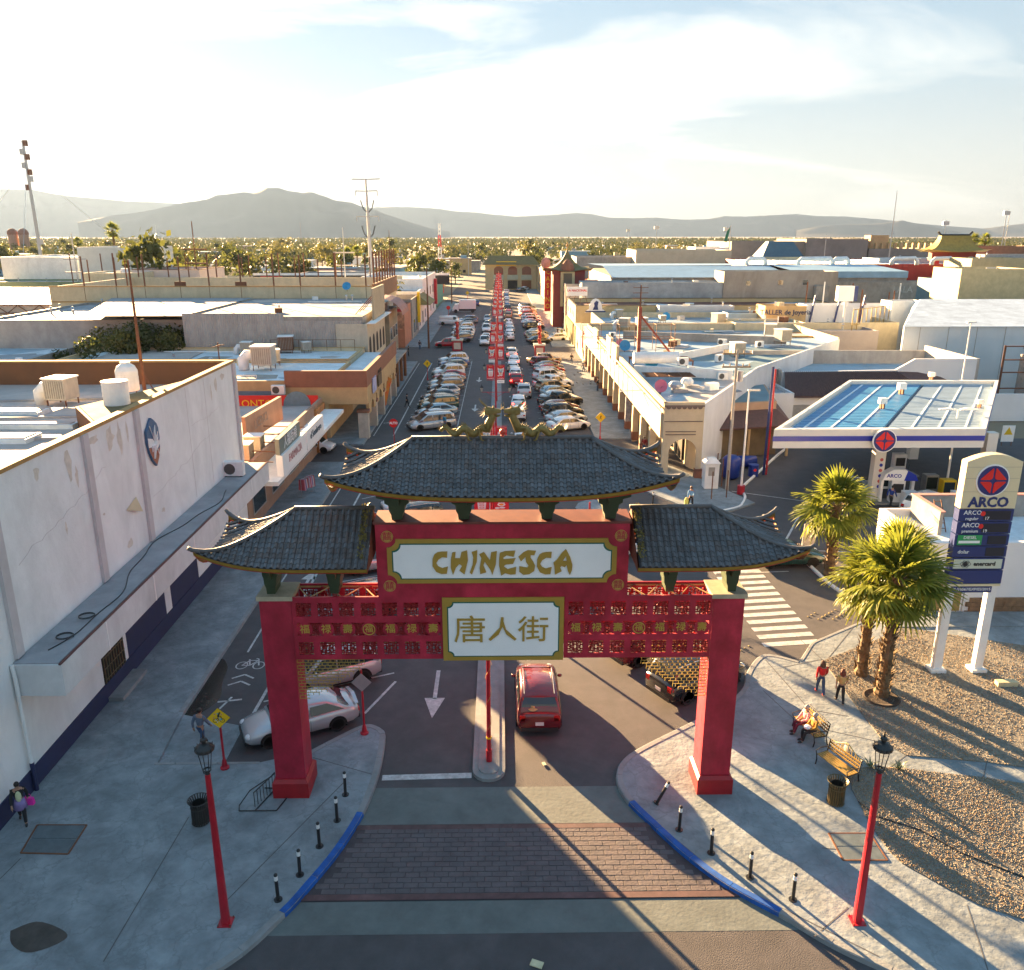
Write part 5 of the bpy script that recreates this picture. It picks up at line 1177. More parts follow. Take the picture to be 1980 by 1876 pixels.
# ---- the white-roofed arcade block on the right
mYCR = M('sunny_cream', (.60,.50,.33), .8, .12, 1.2, stain=.4, bump=.15)
t = thing('arcade_building', 'long cream arcade with white flank wall and cluttered pale blue roof on the right', 'building', (13.2,66,0)); O = Vector((13.2,66,0))
def ro(b, name, mats, parent=t, **k): b.v = [(x-O.x, y-O.y, z-O.z) for x,y,z in b.v]; return b.obj(name, mats, parent, **k)
RP = [(13.3,66.1),(16.6,66.1),(26.8,85.5),(45,110),(45,129),(13.3,129)]
def wallpoly(P, z0, z1, th, mat, name, skip=()):
 for i in range(len(P)):
  if i in skip: continue
  a, c = Vector(P[i]), Vector(P[(i+1)%len(P)]); d = (c-a).normalized(); nn = Vector((-d.y,d.x))*th
  b = MB(); b.prism([tuple(a),tuple(c),tuple(c+nn),tuple(a+nn)], z0, z1); ro(b, name, mat)
wallpoly(RP, 5.4, 6.5, .25, mYCR, 'parapet', skip=(1,2))
wallpoly([RP[1],RP[2],RP[3]], 0, 6.35, .25, M('flank_white', (.66,.67,.68), .75, .06, .6, stain=.3), 'flank_wall', skip=(2,))
b = MB(); b.prism([(16.3,70),(16.9,68.5),(26.5,86),(44.7,110),(44.7,128.7),(16.3,128.7)], 0, 5.2); ro(b, 'shop_block', mCREAM)
b = MB(); b.prism([(13.55,66.4),(16.6,66.5),(26.5,85.6),(44.7,110),(44.7,128.7),(13.55,128.7)], 5.2, 5.45); ro(b, 'roof', mROOFB)
b = MB(); b.prism([(13.6,66.5),(16.5,66.5),(25,83),(22.5,88),(18,76)], 5.46, 5.5); ro(b, 'roof_patch', mROOFP)
b = MB(); b.prism([(20,96),(34,97),(40,108),(22,106)], 5.46, 5.5); ro(b, 'roof_patch', mROOFT)
b = MB(); b.prism([(22.5,84),(26,86),(38,101.5),(33,102)], 5.46, 5.49); ro(b, 'roof_patch', mROOFT)
# south face with arch
def south_arch(x0, x1, y, z1, cx, r_, zs, mat, th=.35):
 P = [(x0,.0),(x0,z1),(x1,z1),(x1,.0),(cx+r_,0)]+[(cx+r_*math.cos(math.pi*i/14), zs+r_*math.sin(math.pi*i/14)) for i in range(15)]+[(cx-r_,0)]
 b = MB(); b.vprism(P, y, y+th); return b
ro(south_arch(13.3,16.6,66.0,6.45,15.0,1.15,2.3,mYCR), 'arch_front', M('arch_cream', (.56,.47,.32), .8, .08, 1.5, stain=.15))
mDTR = M('dark_trim', (.16,.12,.10), .7, .1, 4)
for z in (4.9,4.05,3.8): b = MB(); b.box(13.35 if z > 4.5 else 13.5,65.94,z,16.5 if z > 4.5 else 16.0,65.998,z+.07); ro(b, 'moulding', mDTR)
b = MB()
for i in range(7): b.lathe([(.001,0),(.2,.0),(.2,.06),(.001,.06)], n=10) if False else b.vprism([(13.65+i*.43+.2*math.cos(math.pi+math.pi*k_/6), 6.15+.2*math.sin(math.pi+math.pi*k_/6)) for k_ in range(7)], 65.93, 65.99)
b.box(13.3,65.93,6.15,16.6,65.995,6.28); ro(b, 'scalloped_cornice', mDTR)
b = MB(); b.box(16.1,65.9,.1,16.7,66.4,.9); ro(b, 'red_base', mTERR)
# street arcade: beam + columns along X=13.3
b = MB(); b.box(13.1,66.3,3.5,13.3,129,5.6); ro(b, 'arcade_beam', mYCR)
b = MB(); b.box(13.0,66.3,5.95,13.09,129,6.1); ro(b, 'moulding', mYCR)
for i in range(13):
 y = 70.2+i*4.75; b = MB(); b.box(12.95,y-.3,0,13.5,y+.3,3.5); c_ = ro(b, 'column', mYCR if i not in (3,) else M('striped_pole', (.10,.12,.2), .6, .1, 3, tint=(.4,.4,.42)))
 b = MB(); b.box(12.93,y-.33,.1,13.53,y+.33,.95); ro(b, 'column_base', mTERR, parent=c_)
for i in range(12): y = 72.5+i*4.75; b = MB(); b.box(16.1,y-1.3,.3,16.28,y+1.3,2.9); ro(b, 'shop_window', mGLASS if i%3 else mDARK)
b = MB(); b.box(13.3,66.3,3.45,16.3,129,3.6); ro(b, 'arcade_ceiling', mCREAM)
for y0, y1, z1, w_ in ((93,97,7.6,.3),(98,102,7.9,.3),(112,117,7.2,.3)): b = MB(); b.box(12.98,y0,5.5,13.3,y1,z1); ro(b, 'raised_front', mYCR)
# things on that roof
rc = random.Random(3)
for i in range(26):
 px_, py_ = rc.uniform(14,40), rc.uniform(70,127)
 if px_ > 14+(py_-66)*.55: continue
 n_ = rc.choice([4,5,6]); r_ = rc.uniform(.6,2); a0 = rc.uniform(0,2); b = MB(); b.prism([(px_+r_*1.5*math.cos(a0+6.283*k_/n_), py_+r_*math.sin(a0+6.283*k_/n_)) for k_ in range(n_)], 5.5, 5.512+.003*i); ro(b, 'roof_patch', rc.choice([mROOFW,mROOFG,mROOFP,mROOFT]))
 if i % 2: b = MB(); b.tube([(px_,py_,5.5),(px_,py_,5.75),(px_-rc.uniform(2,6),py_+rc.uniform(-2,2),5.75)], .06, 5); ro(b, 'roof_pipe', mWHITE)
 else: s_ = rc.uniform(.3,.8); b = MB(); b.obox((px_,py_,5.5+s_/2),(s_*1.6,s_,s_),rc.uniform(0,1.5)); ro(b, 'roof_box', rc.choice([mWHITE,mRUST,mSTEEL,mCREAM]))
x = lambda px,py,z=5.45: (lambda p: (p.x,p.y))(G(px,py,z))
def put(fn, px, py, rz, label, s=1., z=5.45, **k): a = x(px,py,z); return fn(a[0],a[1],z,rz,label,s*.68,**k)
AC = [(1541,752,200,'twin-fan','white air conditioner right of the rusty frames on the arcade roof',1.5)]
put(ac_unit,1320,707,R(8),'white air conditioner standing on the rusty platform beside the white cylinder',1.9,z=6.6)
put(ac_unit,1396,735,R(10),'white air conditioner near the utility pole on the arcade roof',1.8)
put(ac_unit,1312,690,R(12),'white air conditioner half hidden behind the rusty platform',1.6)
put(ac_unit,1352,688,R(14),'left one of two air conditioners along the low white wall on the arcade roof',1.7)
put(ac_unit,1375,683,R(14),'right one of two air conditioners along the low white wall on the arcade roof',1.7)
put(ac_unit,1390,700,R(40),'dark-faced cooler with a bent pipe on the arcade roof',2.0)
put(ac_unit,1184,652,R(20),'small air conditioner near the blue dishes on the arcade roof',1.6)
put(ac_unit,1330,638,R(10),'air conditioner by the brown parapet across the arcade roof',1.5)
put(ac_unit,1396,668,R(-30),'black-faced air conditioner next to the tan cooler on the arcade roof',2.0)
put(cooler,1425,690,R(10),'tan louvred cooler beside the utility pole on the arcade roof',1.9,legs=.4,duct=False)
put(ac_unit,1468,672,R(20),'air conditioner right of the utility pole by the machinery',1.9)
for i, (px, py, s, dk) in enumerate(((1207,640,1.9,True),(1240,640,2.0,False),(1300,610,1.8,True),(1332,608,2.0,True),(1388,632,2.2,False),(1196,618,1.6,True),(1480,588,1.8,True),(1488,655,2.1,False),(1512,668,2.2,False),(1280,628,1.3,False))):
 put(cooler,px,py,R((i*37)%50-25),['grey cooler with white duct left on the mid roof','open louvred cooler tilted on the mid roof','tall cooler on stilts with white elbow duct','wide cooler on stilts with long white duct','striped louvred cooler near the right parapet of the mid roof','small cooler at the left end of the mid roof','grey cooler with round duct on the raised sunny roof','upper of two tan coolers right of the utility pole','lower of two tan coolers right of the utility pole','squat vent unit in the middle of the mid roof'][i],s,legs=.6,duct=dk)
for i, (px, py, r_, m_, lb) in enumerate(((1276,765,.95,mDISHP,'pink dish on the arcade parapet near the corner'),(1207,682,1.1,mDISHB,'blue dish at the left edge of the arcade roof beside a small pink one'),(1258,716,1.15,mDISHB,'light blue dish by the rusty grid on the arcade roof'),(1198,676,.7,mDISHP,'small pink dish beside the blue dish'),(1400,592,1.3,mDISHW,'white dish with an emblem behind the mid roof'),(1287,622,1.1,mDISHB,'bright blue dish lying on the mid roof'))):
 a = x(px,py,5.6); o = thing('satellite_dish', lb, 'dish', (a[0],a[1],6.0)); dishm(o, r_, m_, -.3)
a = x(1275,712); o = thing('pipe_platform', 'rusty slatted platform carrying a white cylinder on the arcade roof', 'platform', (a[0],a[1],5.45))
b = MB()
for i in range(9): b.box(-3.2,-1.6+i*.4,.95,3.4,-1.5+i*.4,1.05)
for xx in (-3.1,3.3):
 for yy in (-1.6,1.6): b.box(xx-.06,yy-.06,0,xx+.06,yy+.06,.95)
b.obj('slats', mRUST, o, kind='stuff')
a = x(1268,702,6.5); o = thing('white_cylinder_tank', 'white horizontal cylinder tank on the rusty platform', 'tank', (a[0]+.2,a[1],7.05)); b = MB(); b.cyl((-2.6,0,0),(2.2,.1,0),.62,n=14); b.obj('vessel', mWHITE, o, smooth=False)
a = x(1290,735); o = thing('pipe_platform', 'empty rusty grid frame lying at the edge of the arcade roof', 'platform', (a[0],a[1],5.45)); b = MB()
for i in range(8): b.box(-2.4,-1.2+i*.35,.5,2.6,-1.13+i*.35,.58)
for i in range(5): b.box(-2.4+i*1.2,-1.2,.52,-2.3+i*1.2,1.3,.6)
b.obj('slats', mRUST, o, kind='stuff')
a = x(1255,700); o = thing('rusty_derrick', 'red rusty mast with a long diagonal brace on the arcade roof', 'mast', (a[0]-.8,a[1]+3,5.45)); b = MB(); b.box(-.2,-.2,0,.2,.2,6.0); b.obj('mast', M('red_oxide', (.28,.06,.03), .7, .2, 3), o); b = MB(); b.tube([(.1,0,5.0),(4.0,-1.2,.3)], .16, 4); b.obj('brace', MATS['red_oxide'], o); b = MB(); b.tube([(0,0,6),(0,0,8.5)], .08, 5)
for z in (7,7.6,8.2): b.tube([(-.9,0,z),(.9,.2,z)], .05, 4)
b.obj('aerials', mRUST, o)
o = thing('scaffold_frame', 'thin rusty scaffold cage behind the red mast on the arcade roof', 'scaffold', (a[0]-1.0,a[1]+8,5.45)); b = MB()
for i in range(6):
 for yy in (0,2.4): b.tube([(-6+i*2.3,yy,0),(-6+i*2.3,yy,3.4)], .045, 4)
for z in (1.7,3.4):
 for yy in (0,2.4): b.tube([(-6,yy,z),(5.5,yy,z)], .04, 4)
 for i in range(6): b.tube([(-6+i*2.3,0,z),(-6+i*2.3,2.4,z)], .04, 4)
b.obj('tubes', mRUST, o)
for px, py, lb in ((1243,752,'silver turbine vent lying on the sunny roof corner'),(1266,745,'black and white roof vent on the sunny roof corner')):
 a = x(px+62,py+6,5.5); o = thing('roof_vent', lb, 'vent', (a[0],a[1],5.5)); b = MB(); b.lathe([(.35,0),(.35,.4),(.6,.5),(.62,.75),(.4,1.0),(.001,1.05)], n=12); b.obj('hood', mSTEEL if 'silver' in lb else mWHITE, o); b = MB(); b.obox((.5,0,.15),(1.3,.9,.3)); b.obj('base', mROOFG, o)
# low walls across the roof, mid and back
def lowwall(px0, py0, px1, py1, z0, h, mat, label, cat='wall', th=.3):
 p, q_ = G(px0,py0,z0), G(px1,py1,z0); c = (p+q_)/2; o = thing('roof_wall', label, cat, (c.x,c.y,z0)); d = (q_-p); b = MB(); b.obox((0,0,h/2),(d.length,th,h), math.atan2(d.y,d.x)); b.obj('wall', mat, o); return o
lowwall(1205,655,1520,668,5.45,1.1,mGREYW,'long grey-brown parapet crossing the arcade roof')
lowwall(1225,725,1415,735,5.45,1.0,mWHITE,'low blue-white wall at the near edge of the teal roof')
lowwall(1300,700,1420,676,5.45,.9,mWHITE,'low white wall behind the row of air conditioners')
t9 = bld(16,62,129.5,148,5.6,mYCR,mROOFB,'mid block with a pale roof crowded by tall coolers and ducts',par=.9,wins=[])
b = MB(); b.box(*local(t9,13.3,129.5,0),*local(t9,16,147,4.6)); b.obj('arcade_annex', mYCR, t9); b = MB(); b.box(*local(t9,13.0,129.5,4.6),*local(t9,16,147,4.75)); b.obj('annex_roof', mROOFP, t9)
o = thing('shop_sign', 'red vertical sign on the white annex before the second crossing', 'sign', (12.98,131,2.6)); b = MB(); b.box(-.12,-1.0,0,0,1.0,2.6); b.obj('box', mREDP, o)
# annex with brown roof
t = thing('annex_kiosk', 'brown-roofed annex with beige parapet and shady porch beside the white flank wall', 'building', (23,76,0)); O = Vector((23,76,0))
P = [(18.9,72.4),(25.5,74.2),(27.5,86),(24.5,84)]
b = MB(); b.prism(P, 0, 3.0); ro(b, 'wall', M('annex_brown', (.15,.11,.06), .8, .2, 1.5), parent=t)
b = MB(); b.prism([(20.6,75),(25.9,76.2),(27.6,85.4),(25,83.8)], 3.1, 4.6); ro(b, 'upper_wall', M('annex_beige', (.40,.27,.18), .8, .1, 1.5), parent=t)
b = MB(); b.prism([(20.9,75.4),(25.6,76.5),(27.3,85),(25,83.5)], 4.6, 4.64); ro(b, 'roof_top', mROOFT, parent=t)
b = MB(); b.add([(18.2,71.2,3.0),(26.6,73.2,3.0),(25.9,76.1,3.9),(20.6,74.9,3.9)],[(0,1,2,3)]); b.add([(26.6,73.2,3.0),(28.9,86.5,3.0),(27.7,85.4,3.9),(25.9,76.1,3.9)],[(0,1,2,3)]); b.add([(18.2,71.2,2.85),(26.6,73.2,2.85),(26.6,73.2,3.0),(18.2,71.2,3.0)],[(0,1,2,3)]); b.add([(26.6,73.2,2.85),(28.9,86.5,2.85),(28.9,86.5,3.0),(26.6,73.2,3.0)],[(0,1,2,3)]); ro(b, 'porch_roof', M('brown_shingle', (.10,.05,.04), .85, .25, 3, bump=.4), parent=t, fix=False)
for a in ((18.5,71.6),(22.4,72.5),(26.3,73.5)): b = MB(); b.box(a[0]-.1,a[1]-.1,0,a[0]+.1,a[1]+.1,2.9); ro(b, 'porch_post', mTAN, parent=t)
t = thing('utility_cabinet', 'tall white utility cabinet at the foot of the arcade corner', 'cabinet', (G(1372,945).x,G(1372,945).y,0)); b = MB(); b.box(-.55,-.45,0,.55,.45,2.2); b.obj('box', mWHITE, t); b = MB(); b.add([(-.65,-.55,2.2),(.65,-.55,2.2),(.65,.55,2.2),(-.65,.55,2.2),(-.3,-.2,2.6),(.3,-.2,2.6),(.3,.2,2.6),(-.3,.2,2.6)],[(4,5,6,7),(0,1,5,4),(1,2,6,5),(2,3,7,6),(3,0,4,7)]); b.obj('cap', mWHITE, t); b = MB(); b.box(-.3,-.47,1.2,.2,-.452,1.9); b.obj('vent', mGREYW, t)
for i, (px, py) in enumerate(((1385,928),(1395,940),(1422,925),(1375,968),(1404,965))):
 p = G(px,py); o = thing('fence_post', f'thin fence post by the fenced patch near the utility pole, {ORD[i]} of five', 'post', p[:], 0, 'thin fence posts near the utility pole'); b = MB(); b.cyl((0,0,0),(0,0,2.3),.045,n=6); b.obj('post', mRUST, o)
# ---- filling station
t = thing('station_canopy', 'white and blue filling station canopy with a striped blue roof and round emblem', 'canopy', (27.5,57,0)); O = Vector((27.5,57,0))
A, B_, C_, D_ = (19.6,57.3),(34.6,57.3),(47.3,77.6),(33.3,77.9)
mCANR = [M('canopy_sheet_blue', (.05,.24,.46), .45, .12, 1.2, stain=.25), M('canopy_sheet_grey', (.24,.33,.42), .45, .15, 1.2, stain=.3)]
def lerp2(a, c, t_): return (a[0]+(c[0]-a[0])*t_, a[1]+(c[1]-a[1])*t_)
def CP(u, v): return lerp2(lerp2(A,B_,u), lerp2(D_,C_,u), v)
b = MB(); b.prism([A,B_,C_,D_], 4.95, 5.83); ro(b, 'canopy_slab', M('station_white', (.70,.69,.64), .5, .05, 1), parent=t)
fb = MB();
def rim(z0, z1, out_, mat, nm):
 P = [A,B_,C_,D_]; cx = sum(p[0] for p in P)/4; cy = sum(p[1] for p in P)/4
 Q = [(p[0]+(p[0]-cx)*out_, p[1]+(p[1]-cy)*out_) for p in P]; Qi = [(p[0]-(p[0]-cx)*.035, p[1]-(p[1]-cy)*.035) for p in P]
 for i in range(4):
  b = MB(); b.prism([Q[i],Q[(i+1)%4],Qi[(i+1)%4],Qi[i]], z0, z1); ro(b, nm, mat, parent=t)
mSTW = MATS['station_white']; mSTB = M('station_blue', (.01,.03,.35), .35, .04, 2)
rim(4.9,5.42,.012,mSTW,'fascia_lower'); rim(5.42,5.78,.016,mSTB,'fascia_stripe'); rim(5.78,6.28,.012,mSTW,'fascia_upper')
n_ = 34
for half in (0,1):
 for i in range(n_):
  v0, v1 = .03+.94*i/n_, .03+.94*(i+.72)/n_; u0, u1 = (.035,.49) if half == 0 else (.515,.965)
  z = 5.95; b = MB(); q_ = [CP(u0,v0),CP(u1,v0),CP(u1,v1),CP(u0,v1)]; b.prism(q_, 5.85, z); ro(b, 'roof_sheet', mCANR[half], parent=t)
for k_ in range(7):
 u = .1+.8*k_/6
 if abs(u-.5) < .04: continue
 b = MB(); q_ = [CP(u-.006,.03),CP(u+.006,.03),CP(u+.006,.97),CP(u-.006,.97)]; b.prism(q_, 5.95, 5.985); ro(b, 'roof_rib', mROOFW, parent=t)
b = MB(); q_ = [CP(.494,.02),CP(.511,.02),CP(.511,.97),CP(.494,.97)]; b.prism(q_, 5.6, 5.86); ro(b, 'gutter', M('gutter_navy', (.02,.04,.08), .6, .1, 2), parent=t)
b = MB(); b.prism([CP(.02,.96),CP(.98,.96),CP(.98,.99),CP(.02,.99)], 5.7, 6.0); ro(b, 'back_gutter', mROOFB, parent=t)
def star_emblem(parent, cx, cz, y, s):
 """blue disc with four red petals round a cross"""
 b = MB(); b.lathe([(1.06*s,0),(1.06*s,.1),(.001,.1)], n=28); b.xf(Matrix.Translation((cx,y,cz)) @ Matrix.Rotation(math.pi/2,4,'X')); b.obj('emblem_rim', mSIGNW, parent)
 b = MB(); b.lathe([(.97*s,0),(.97*s,.12),(.001,.12)], n=28); b.xf(Matrix.Translation((cx,y,cz)) @ Matrix.Rotation(math.pi/2,4,'X')); b.obj('emblem_disc', M('emblem_navy', (.015,.025,.16), .4, .03, 2), parent)
 for sx in (-1,1):
  for sz in (-1,1):
   P = [(.07,.10),(.10,.80),(.24,.72),(.52,.40),(.76,.10),(.70,.055),(.33,.07),(.14,.13)]
   P = [(.06,.24),(.075,.80),(.13,.80),(.80,.12),(.80,.06),(.24,.06),(.13,.11)]
   P = [(cx+sx*a*s, cz+sz*c*s) for a, c in P]
   b = MB(); b.vprism(P, y-.145, y-.12); b.obj('emblem_petal', mEMR, parent)
star_emblem(t, 27.2-27.5, 5.55, -.25, .80)
for sx, c in ((-1,(28.6,60.2)),(1,(38.0,62.0)),(2,(37.5,72.5))):
 b = MB(); b.box(c[0]-.4,c[1]-.35,0,c[0]+.4,c[1]+.35,4.9); o = ro(b, 'column', mSTW, parent=t)
 if sx == -1:
  for k_ in range(6): b = MB(); b.lathe([(.13,0),(.13,.02),(.001,.02)], n=10); b.xf(Matrix.Translation((c[0]+.1,c[1]-.36,3.3-k_*.42)) @ Matrix.Rotation(math.pi/2,4,'X')); ro(b, 'notice', mSTB if k_ % 2 else M('notice_red', (.5,.1,.1), .5, .3, 8), parent=o)
for i, (px, py, z, s) in enumerate(((1742,762,6,.9),(1705,790,6,.8),(1800,735,6,.7),(1893,788,6,.6))):
 p = G(px,py,5.95); o = thing('canopy_roof_box', f'small white junction box on the station canopy roof, {["by the gutter","near the emblem","at the back edge","by the right rim"][i]}', 'box', (p.x,p.y,5.95)); b = MB(); b.box(-.35*s,-.3*s,.5*s,.35*s,.3*s,1.1*s); b.obj('box', mWHITE, o); b = MB(); b.box(-.2*s,-.2*s,0,-.1*s,.2*s,.5*s); b.box(.1*s,-.2*s,0,.2*s,.2*s,.5*s); b.obj('leg', mRUST, o)
def pump(x_, y_, rz, label, arch=True):
 t = thing('fuel_pump', label, 'fuel pump', (x_,y_,0), rz)
 b = MB(); b.box(-1.6,-.6,0,1.6,.6,.15); b.obj('island', mKERB, t); b = MB(); b.box(-.5,-.3,.15,.5,.3,1.9); b.obj('cabinet', mWHITE, t); b = MB(); b.box(-.38,-.33,.9,.38,-.302,1.6); b.obj('screen', mTRIM, t)
 if arch:
  P = [(-1.25,1.9),(-1.1,2.35),(-.5,2.75),(.3,2.75),(1.1,2.35),(1.3,1.9)]; b = MB(); b.vprism(P, -.45, .35); b.obj('hood', mSIGNW, t); b = MB(); b.vprism([(.3,1.9),(.5,2.68),(1.1,2.36),(1.33,1.9)], -.47, .37); b.obj('hood_end', mSTB, t)
  sign_text('ARCO', .38, mSTB, t, (-.45,-.47,2.25), bold=.01); b = MB()
  for xx in (-1.15,1.1): b.box(xx-.1,-.2,.15,xx+.1,.2,1.95)
  b.obj('leg', mWHITE, t)
 b = MB(); b.tube([(.55,-.2,1.5),(.8,-.3,1.0),(.7,-.3,.5),(.52,-.25,.9)], .03, 5); b.obj('hose', mTRIM, t)
 return t
p = G(1733,975); pump(p.x,p.y+.3,R(-6),'fuel pump with a white hood lettered ARCO beside the canopy column'); pump(33.6,67,R(0),'second fuel pump deeper under the canopy',False); pump(39.5,64,R(0),'third fuel pump at the right under the canopy',False)
for px, py, lb, m_ in ((1795,950,'glass newspaper cabinet under the canopy',mSTEEL),(1828,960,'tall yellow-edged display rack under the canopy right side',mYEL),(1755,985,'white waste box by the white suv under the canopy',mWHITE),(1850,985,'white crate stack by the ladder wall',mWHITE),(1702,945,'stack of white canisters behind the canopy column',mWHITE)):
 p = G(px,py); o = thing('station_fixture', lb, 'fixture', p[:]); b = MB(); b.box(-.5,-.35,.1,.5,.35,1.4); b.obj('body', m_, o); b = MB(); b.box(-.42,-.37,.3,.42,-.352,1.25); b.obj('front', mGLASS, o)
# station apron wall, tank pit and shop
mSHOPW = M('shop_white', (.70,.71,.72), .7, .05, .6)
t = thing('station_shop', 'white station shop wall with glass doors and a stone plinth behind the price sign', 'building', (30,39,0)); O = Vector((30,39,0))
b = MB(); b.box(22.3,40.2,0,22.6,40.5,4.1); b.box(24.7,40.2,0,60,40.5,4.1); b.box(22.6,40.2,2.6,24.7,40.5,4.1); ro(b, 'wall', mSHOPW, parent=t)
b = MB(); b.box(22.6,40.5,3.5,60,46,3.7); ro(b, 'roof', mROOFW, parent=t)
b = MB(); b.box(22.3,40.5,0,22.6,46,4.1); b.box(22.6,45.8,0,60,46,4.1); ro(b, 'wall', mSHOPW, parent=t)
mST2 = M('split_stone', (.22,.13,.07), .9, .35, 3, bump=.8)
for r_i in range(4):
 xx = 24.8+(r_i%2)*.2
 while xx < 31: w__ = U(.3,.6); b = MB(); b.box(xx,40.12-U(0,.04),.0+.25*r_i,xx+w__-.02,40.2,.25*r_i+.235); ro(b, 'stone', mST2, parent=t); xx += w__
for k_ in range(2):
 xa = 22.65+k_*1.02; b = MB(); b.box(xa,40.25,.1,xa+.98,40.3,2.55); dr = ro(b, 'door', mWHITE, parent=t); b = MB(); b.box(xa+.1,40.23,.2,xa+.88,40.248,2.45); ro(b, 'glass', M('amber_glass', (.30,.22,.08), .1, .1, 1), parent=dr); b = MB(); b.box(xa+.35,40.215,1.6,xa+.6,40.228,1.85); ro(b, 'notice', mSIGNW, parent=dr)
b = MB(); b.box(19.8,38.4,.0,45,40.15,.2); ro(b, 'step', mCONC, parent=t)
t = thing('yard_wall', 'open-topped grey block yard with ladder and red coping below the station', 'wall', (30,52,3.6)); O = Vector((30,52,3.6)); b = MB(); b.box(24.0,42.5,3.7,24.2,45.7,5.0); b.box(24.2,45.5,3.7,46,45.7,5.0); ro(b, 'wall', mGREYW, parent=t); b = MB(); b.box(23.95,42.4,5.0,24.25,45.8,5.08); b.box(24.25,45.45,5.0,46,45.8,5.08); ro(b, 'coping', M('pink_coping', (.5,.25,.2), .7, .1, 3), parent=t)
b = MB()
for s in (-.2,.2): b.tube([(24.5+s,42.9,3.7),(24.5+s,43.9,5.3)], .03, 4)
for k_ in range(6): b.tube([(24.3,43.0+k_*.16,3.9+k_*.26),(24.7,43.0+k_*.16,3.9+k_*.26)], .025, 4)
ro(b, 'ladder', mRUST, parent=t)
# lamp with twin heads over the canopy
p = G(1828,950); t = thing('twin_lamp', 'slim white lamp post with twin flat heads before the canopy right end', 'lamp', p[:]); b = MB(); b.cyl((0,0,0),(0,0,6.6),.10,.06,n=8); b.obj('post', mWHITE, t)
for s in (-1,1): b = MB(); b.loft([[(s*.15,-.08,6.55),(s*.15,.08,6.55),(s*.15,.08,6.65),(s*.15,-.08,6.65)],[(s*.6,-.22,6.58),(s*.6,.22,6.58),(s*.6,.18,6.74),(s*.6,-.18,6.74)],[(s*1.5,-.1,6.6),(s*1.5,.1,6.6),(s*1.5,.08,6.68),(s*1.5,-.08,6.68)]]); b.obj('lamp_head', mWHITE, t)
# price sign
t = thing('price_sign', 'tall ARCO price sign in cream and navy on two white posts over the garden', 'sign', (21.1,34.0,0)); O = Vector((21.1,34,0))
mCRM = M('sign_cream', (.72,.63,.40), .45, .04, 1); mNV = M('sign_navy', (.012,.03,.15), .4, .06, 2)
for xx in (-.98,.92): b = MB(); b.box(xx-.19,-.15,.2,xx+.19,.15,4.6); b.obj('post', mWHITE, t); b = MB(); b.box(xx-.35,-.3,.17,xx+.35,.3,.32); b.obj('foot', mWHITE, t)
P = [(-1.2,8.15),(1.2,8.15),(1.2,10.25)]+[(1.2-2.4*i/10, 10.25+.32*math.sin(math.pi*i/10)) for i in range(1,10)]+[(-1.2,10.25)]
b = MB(); b.vprism(P, -.22, .22); b.obj('head', mCRM, t)
for z in (8.9,9.5,10.0): b = MB(); b.box(-1.2,-.228,z,1.2,-.221,z+.02); b.obj('seam', M('seam_cream', (.5,.44,.3), .6, 0), t)
star_emblem(t, 0, 9.42, -.16, .68)
sign_text('ARCO', .62, mNV, t, (0,-.235,8.42), bold=.022)
zz = 8.12
for i, (h, txts) in enumerate(((.58,[('ARCO',.28,-.72,.12),('regular',.2,-.72,-.15)]),(.58,[('ARCO',.28,-.72,.12),('premium',.2,-.72,-.15)]),(.56,[]),(.54,[('dolar',.24,-.85,0)]),(.6,[]),(.68,[]))):
 b = MB(); b.vprism([(-1.2,zz-h+.03),(1.2,zz-h+.03),(1.2,zz-.02),(-1.2,zz-.02)], -.2, .2); pn = b.obj('price_panel', mNV, t); zc = zz-h/2
 for s_, sz, xx, dz in txts: sign_text(s_, sz, mSIGNW, pn, (xx+.12,-.212,zc+dz))
 if i < 4: b = MB(); b.box(-.1 if i < 2 else .25,-.215,zc-.2,1.08,-.205,zc+.2); b.obj('display', M('display_dark', (.01,.015,.03), .3, 0), pn)
 if i < 2:
  b = MB(); b.lathe([(.11,0),(.11,.01),(.001,.01)], n=14); b.xf(Matrix.Translation((-.15,-.215,zc+.08)) @ Matrix.Rotation(math.pi/2,4,'X')); b.obj('dot', mEMR, pn)
  sign_text('17' if i == 0 else '19', .2, mSIGNW, pn, (.05,-.222,zc-.14))
 if i == 2: b = MB(); b.box(-1.08,-.215,zc-.22,.0,-.205,zc+.24); b.obj('green_board', M('board_green', (.02,.30,.09), .5, 0), pn); sign_text('DIESEL', .2, mSIGNW, pn, (-.54,-.222,zc+.12)); b = MB(); b.box(-1.02,-.221,zc-.14,-.08,-.216,zc-.02); b.obj('white_strip', mSIGNW, pn)
 if i == 4:
  b = MB(); b.box(-1.08,-.215,zc-.22,1.08,-.205,zc+.22); b.obj('cream_board', M('board_pale', (.55,.60,.50), .5, 0), pn); sign_text('enercard', .27, mTRIM, pn, (.30,-.222,zc), bold=.008)
  b = MB();
  for a in range(3): b.tube([(-.55+.24*math.cos(q_*.5)*math.cos(a)-.1*math.sin(q_*.5)*math.sin(a), -.225, zc+.24*math.cos(q_*.5)*math.sin(a)*.7+.1*math.sin(q_*.5)*math.cos(a)) for q_ in range(14)], .01, 3)
  b.ball((-.55,-.22,zc), .09, 8, 5, sc=(1,.1,1)); b.obj('atom_mark', mTRIM, pn)
 zz -= h
b = MB(); b.vprism([(-1.2,zz-.10),(1.2,zz-.10),(1.2,zz),(-1.2,zz)], -.2, .2); b.obj('cream_band', mCRM, t)
b = MB(); b.box(-.98,-.16,zz-.42,.86,-.10,zz-.10); o = b.obj('permit_board', mNV, t); sign_text('PL/10567/EXP/ES/2015', .185, mSIGNW, o, (-.05,-.172,zz-.26))
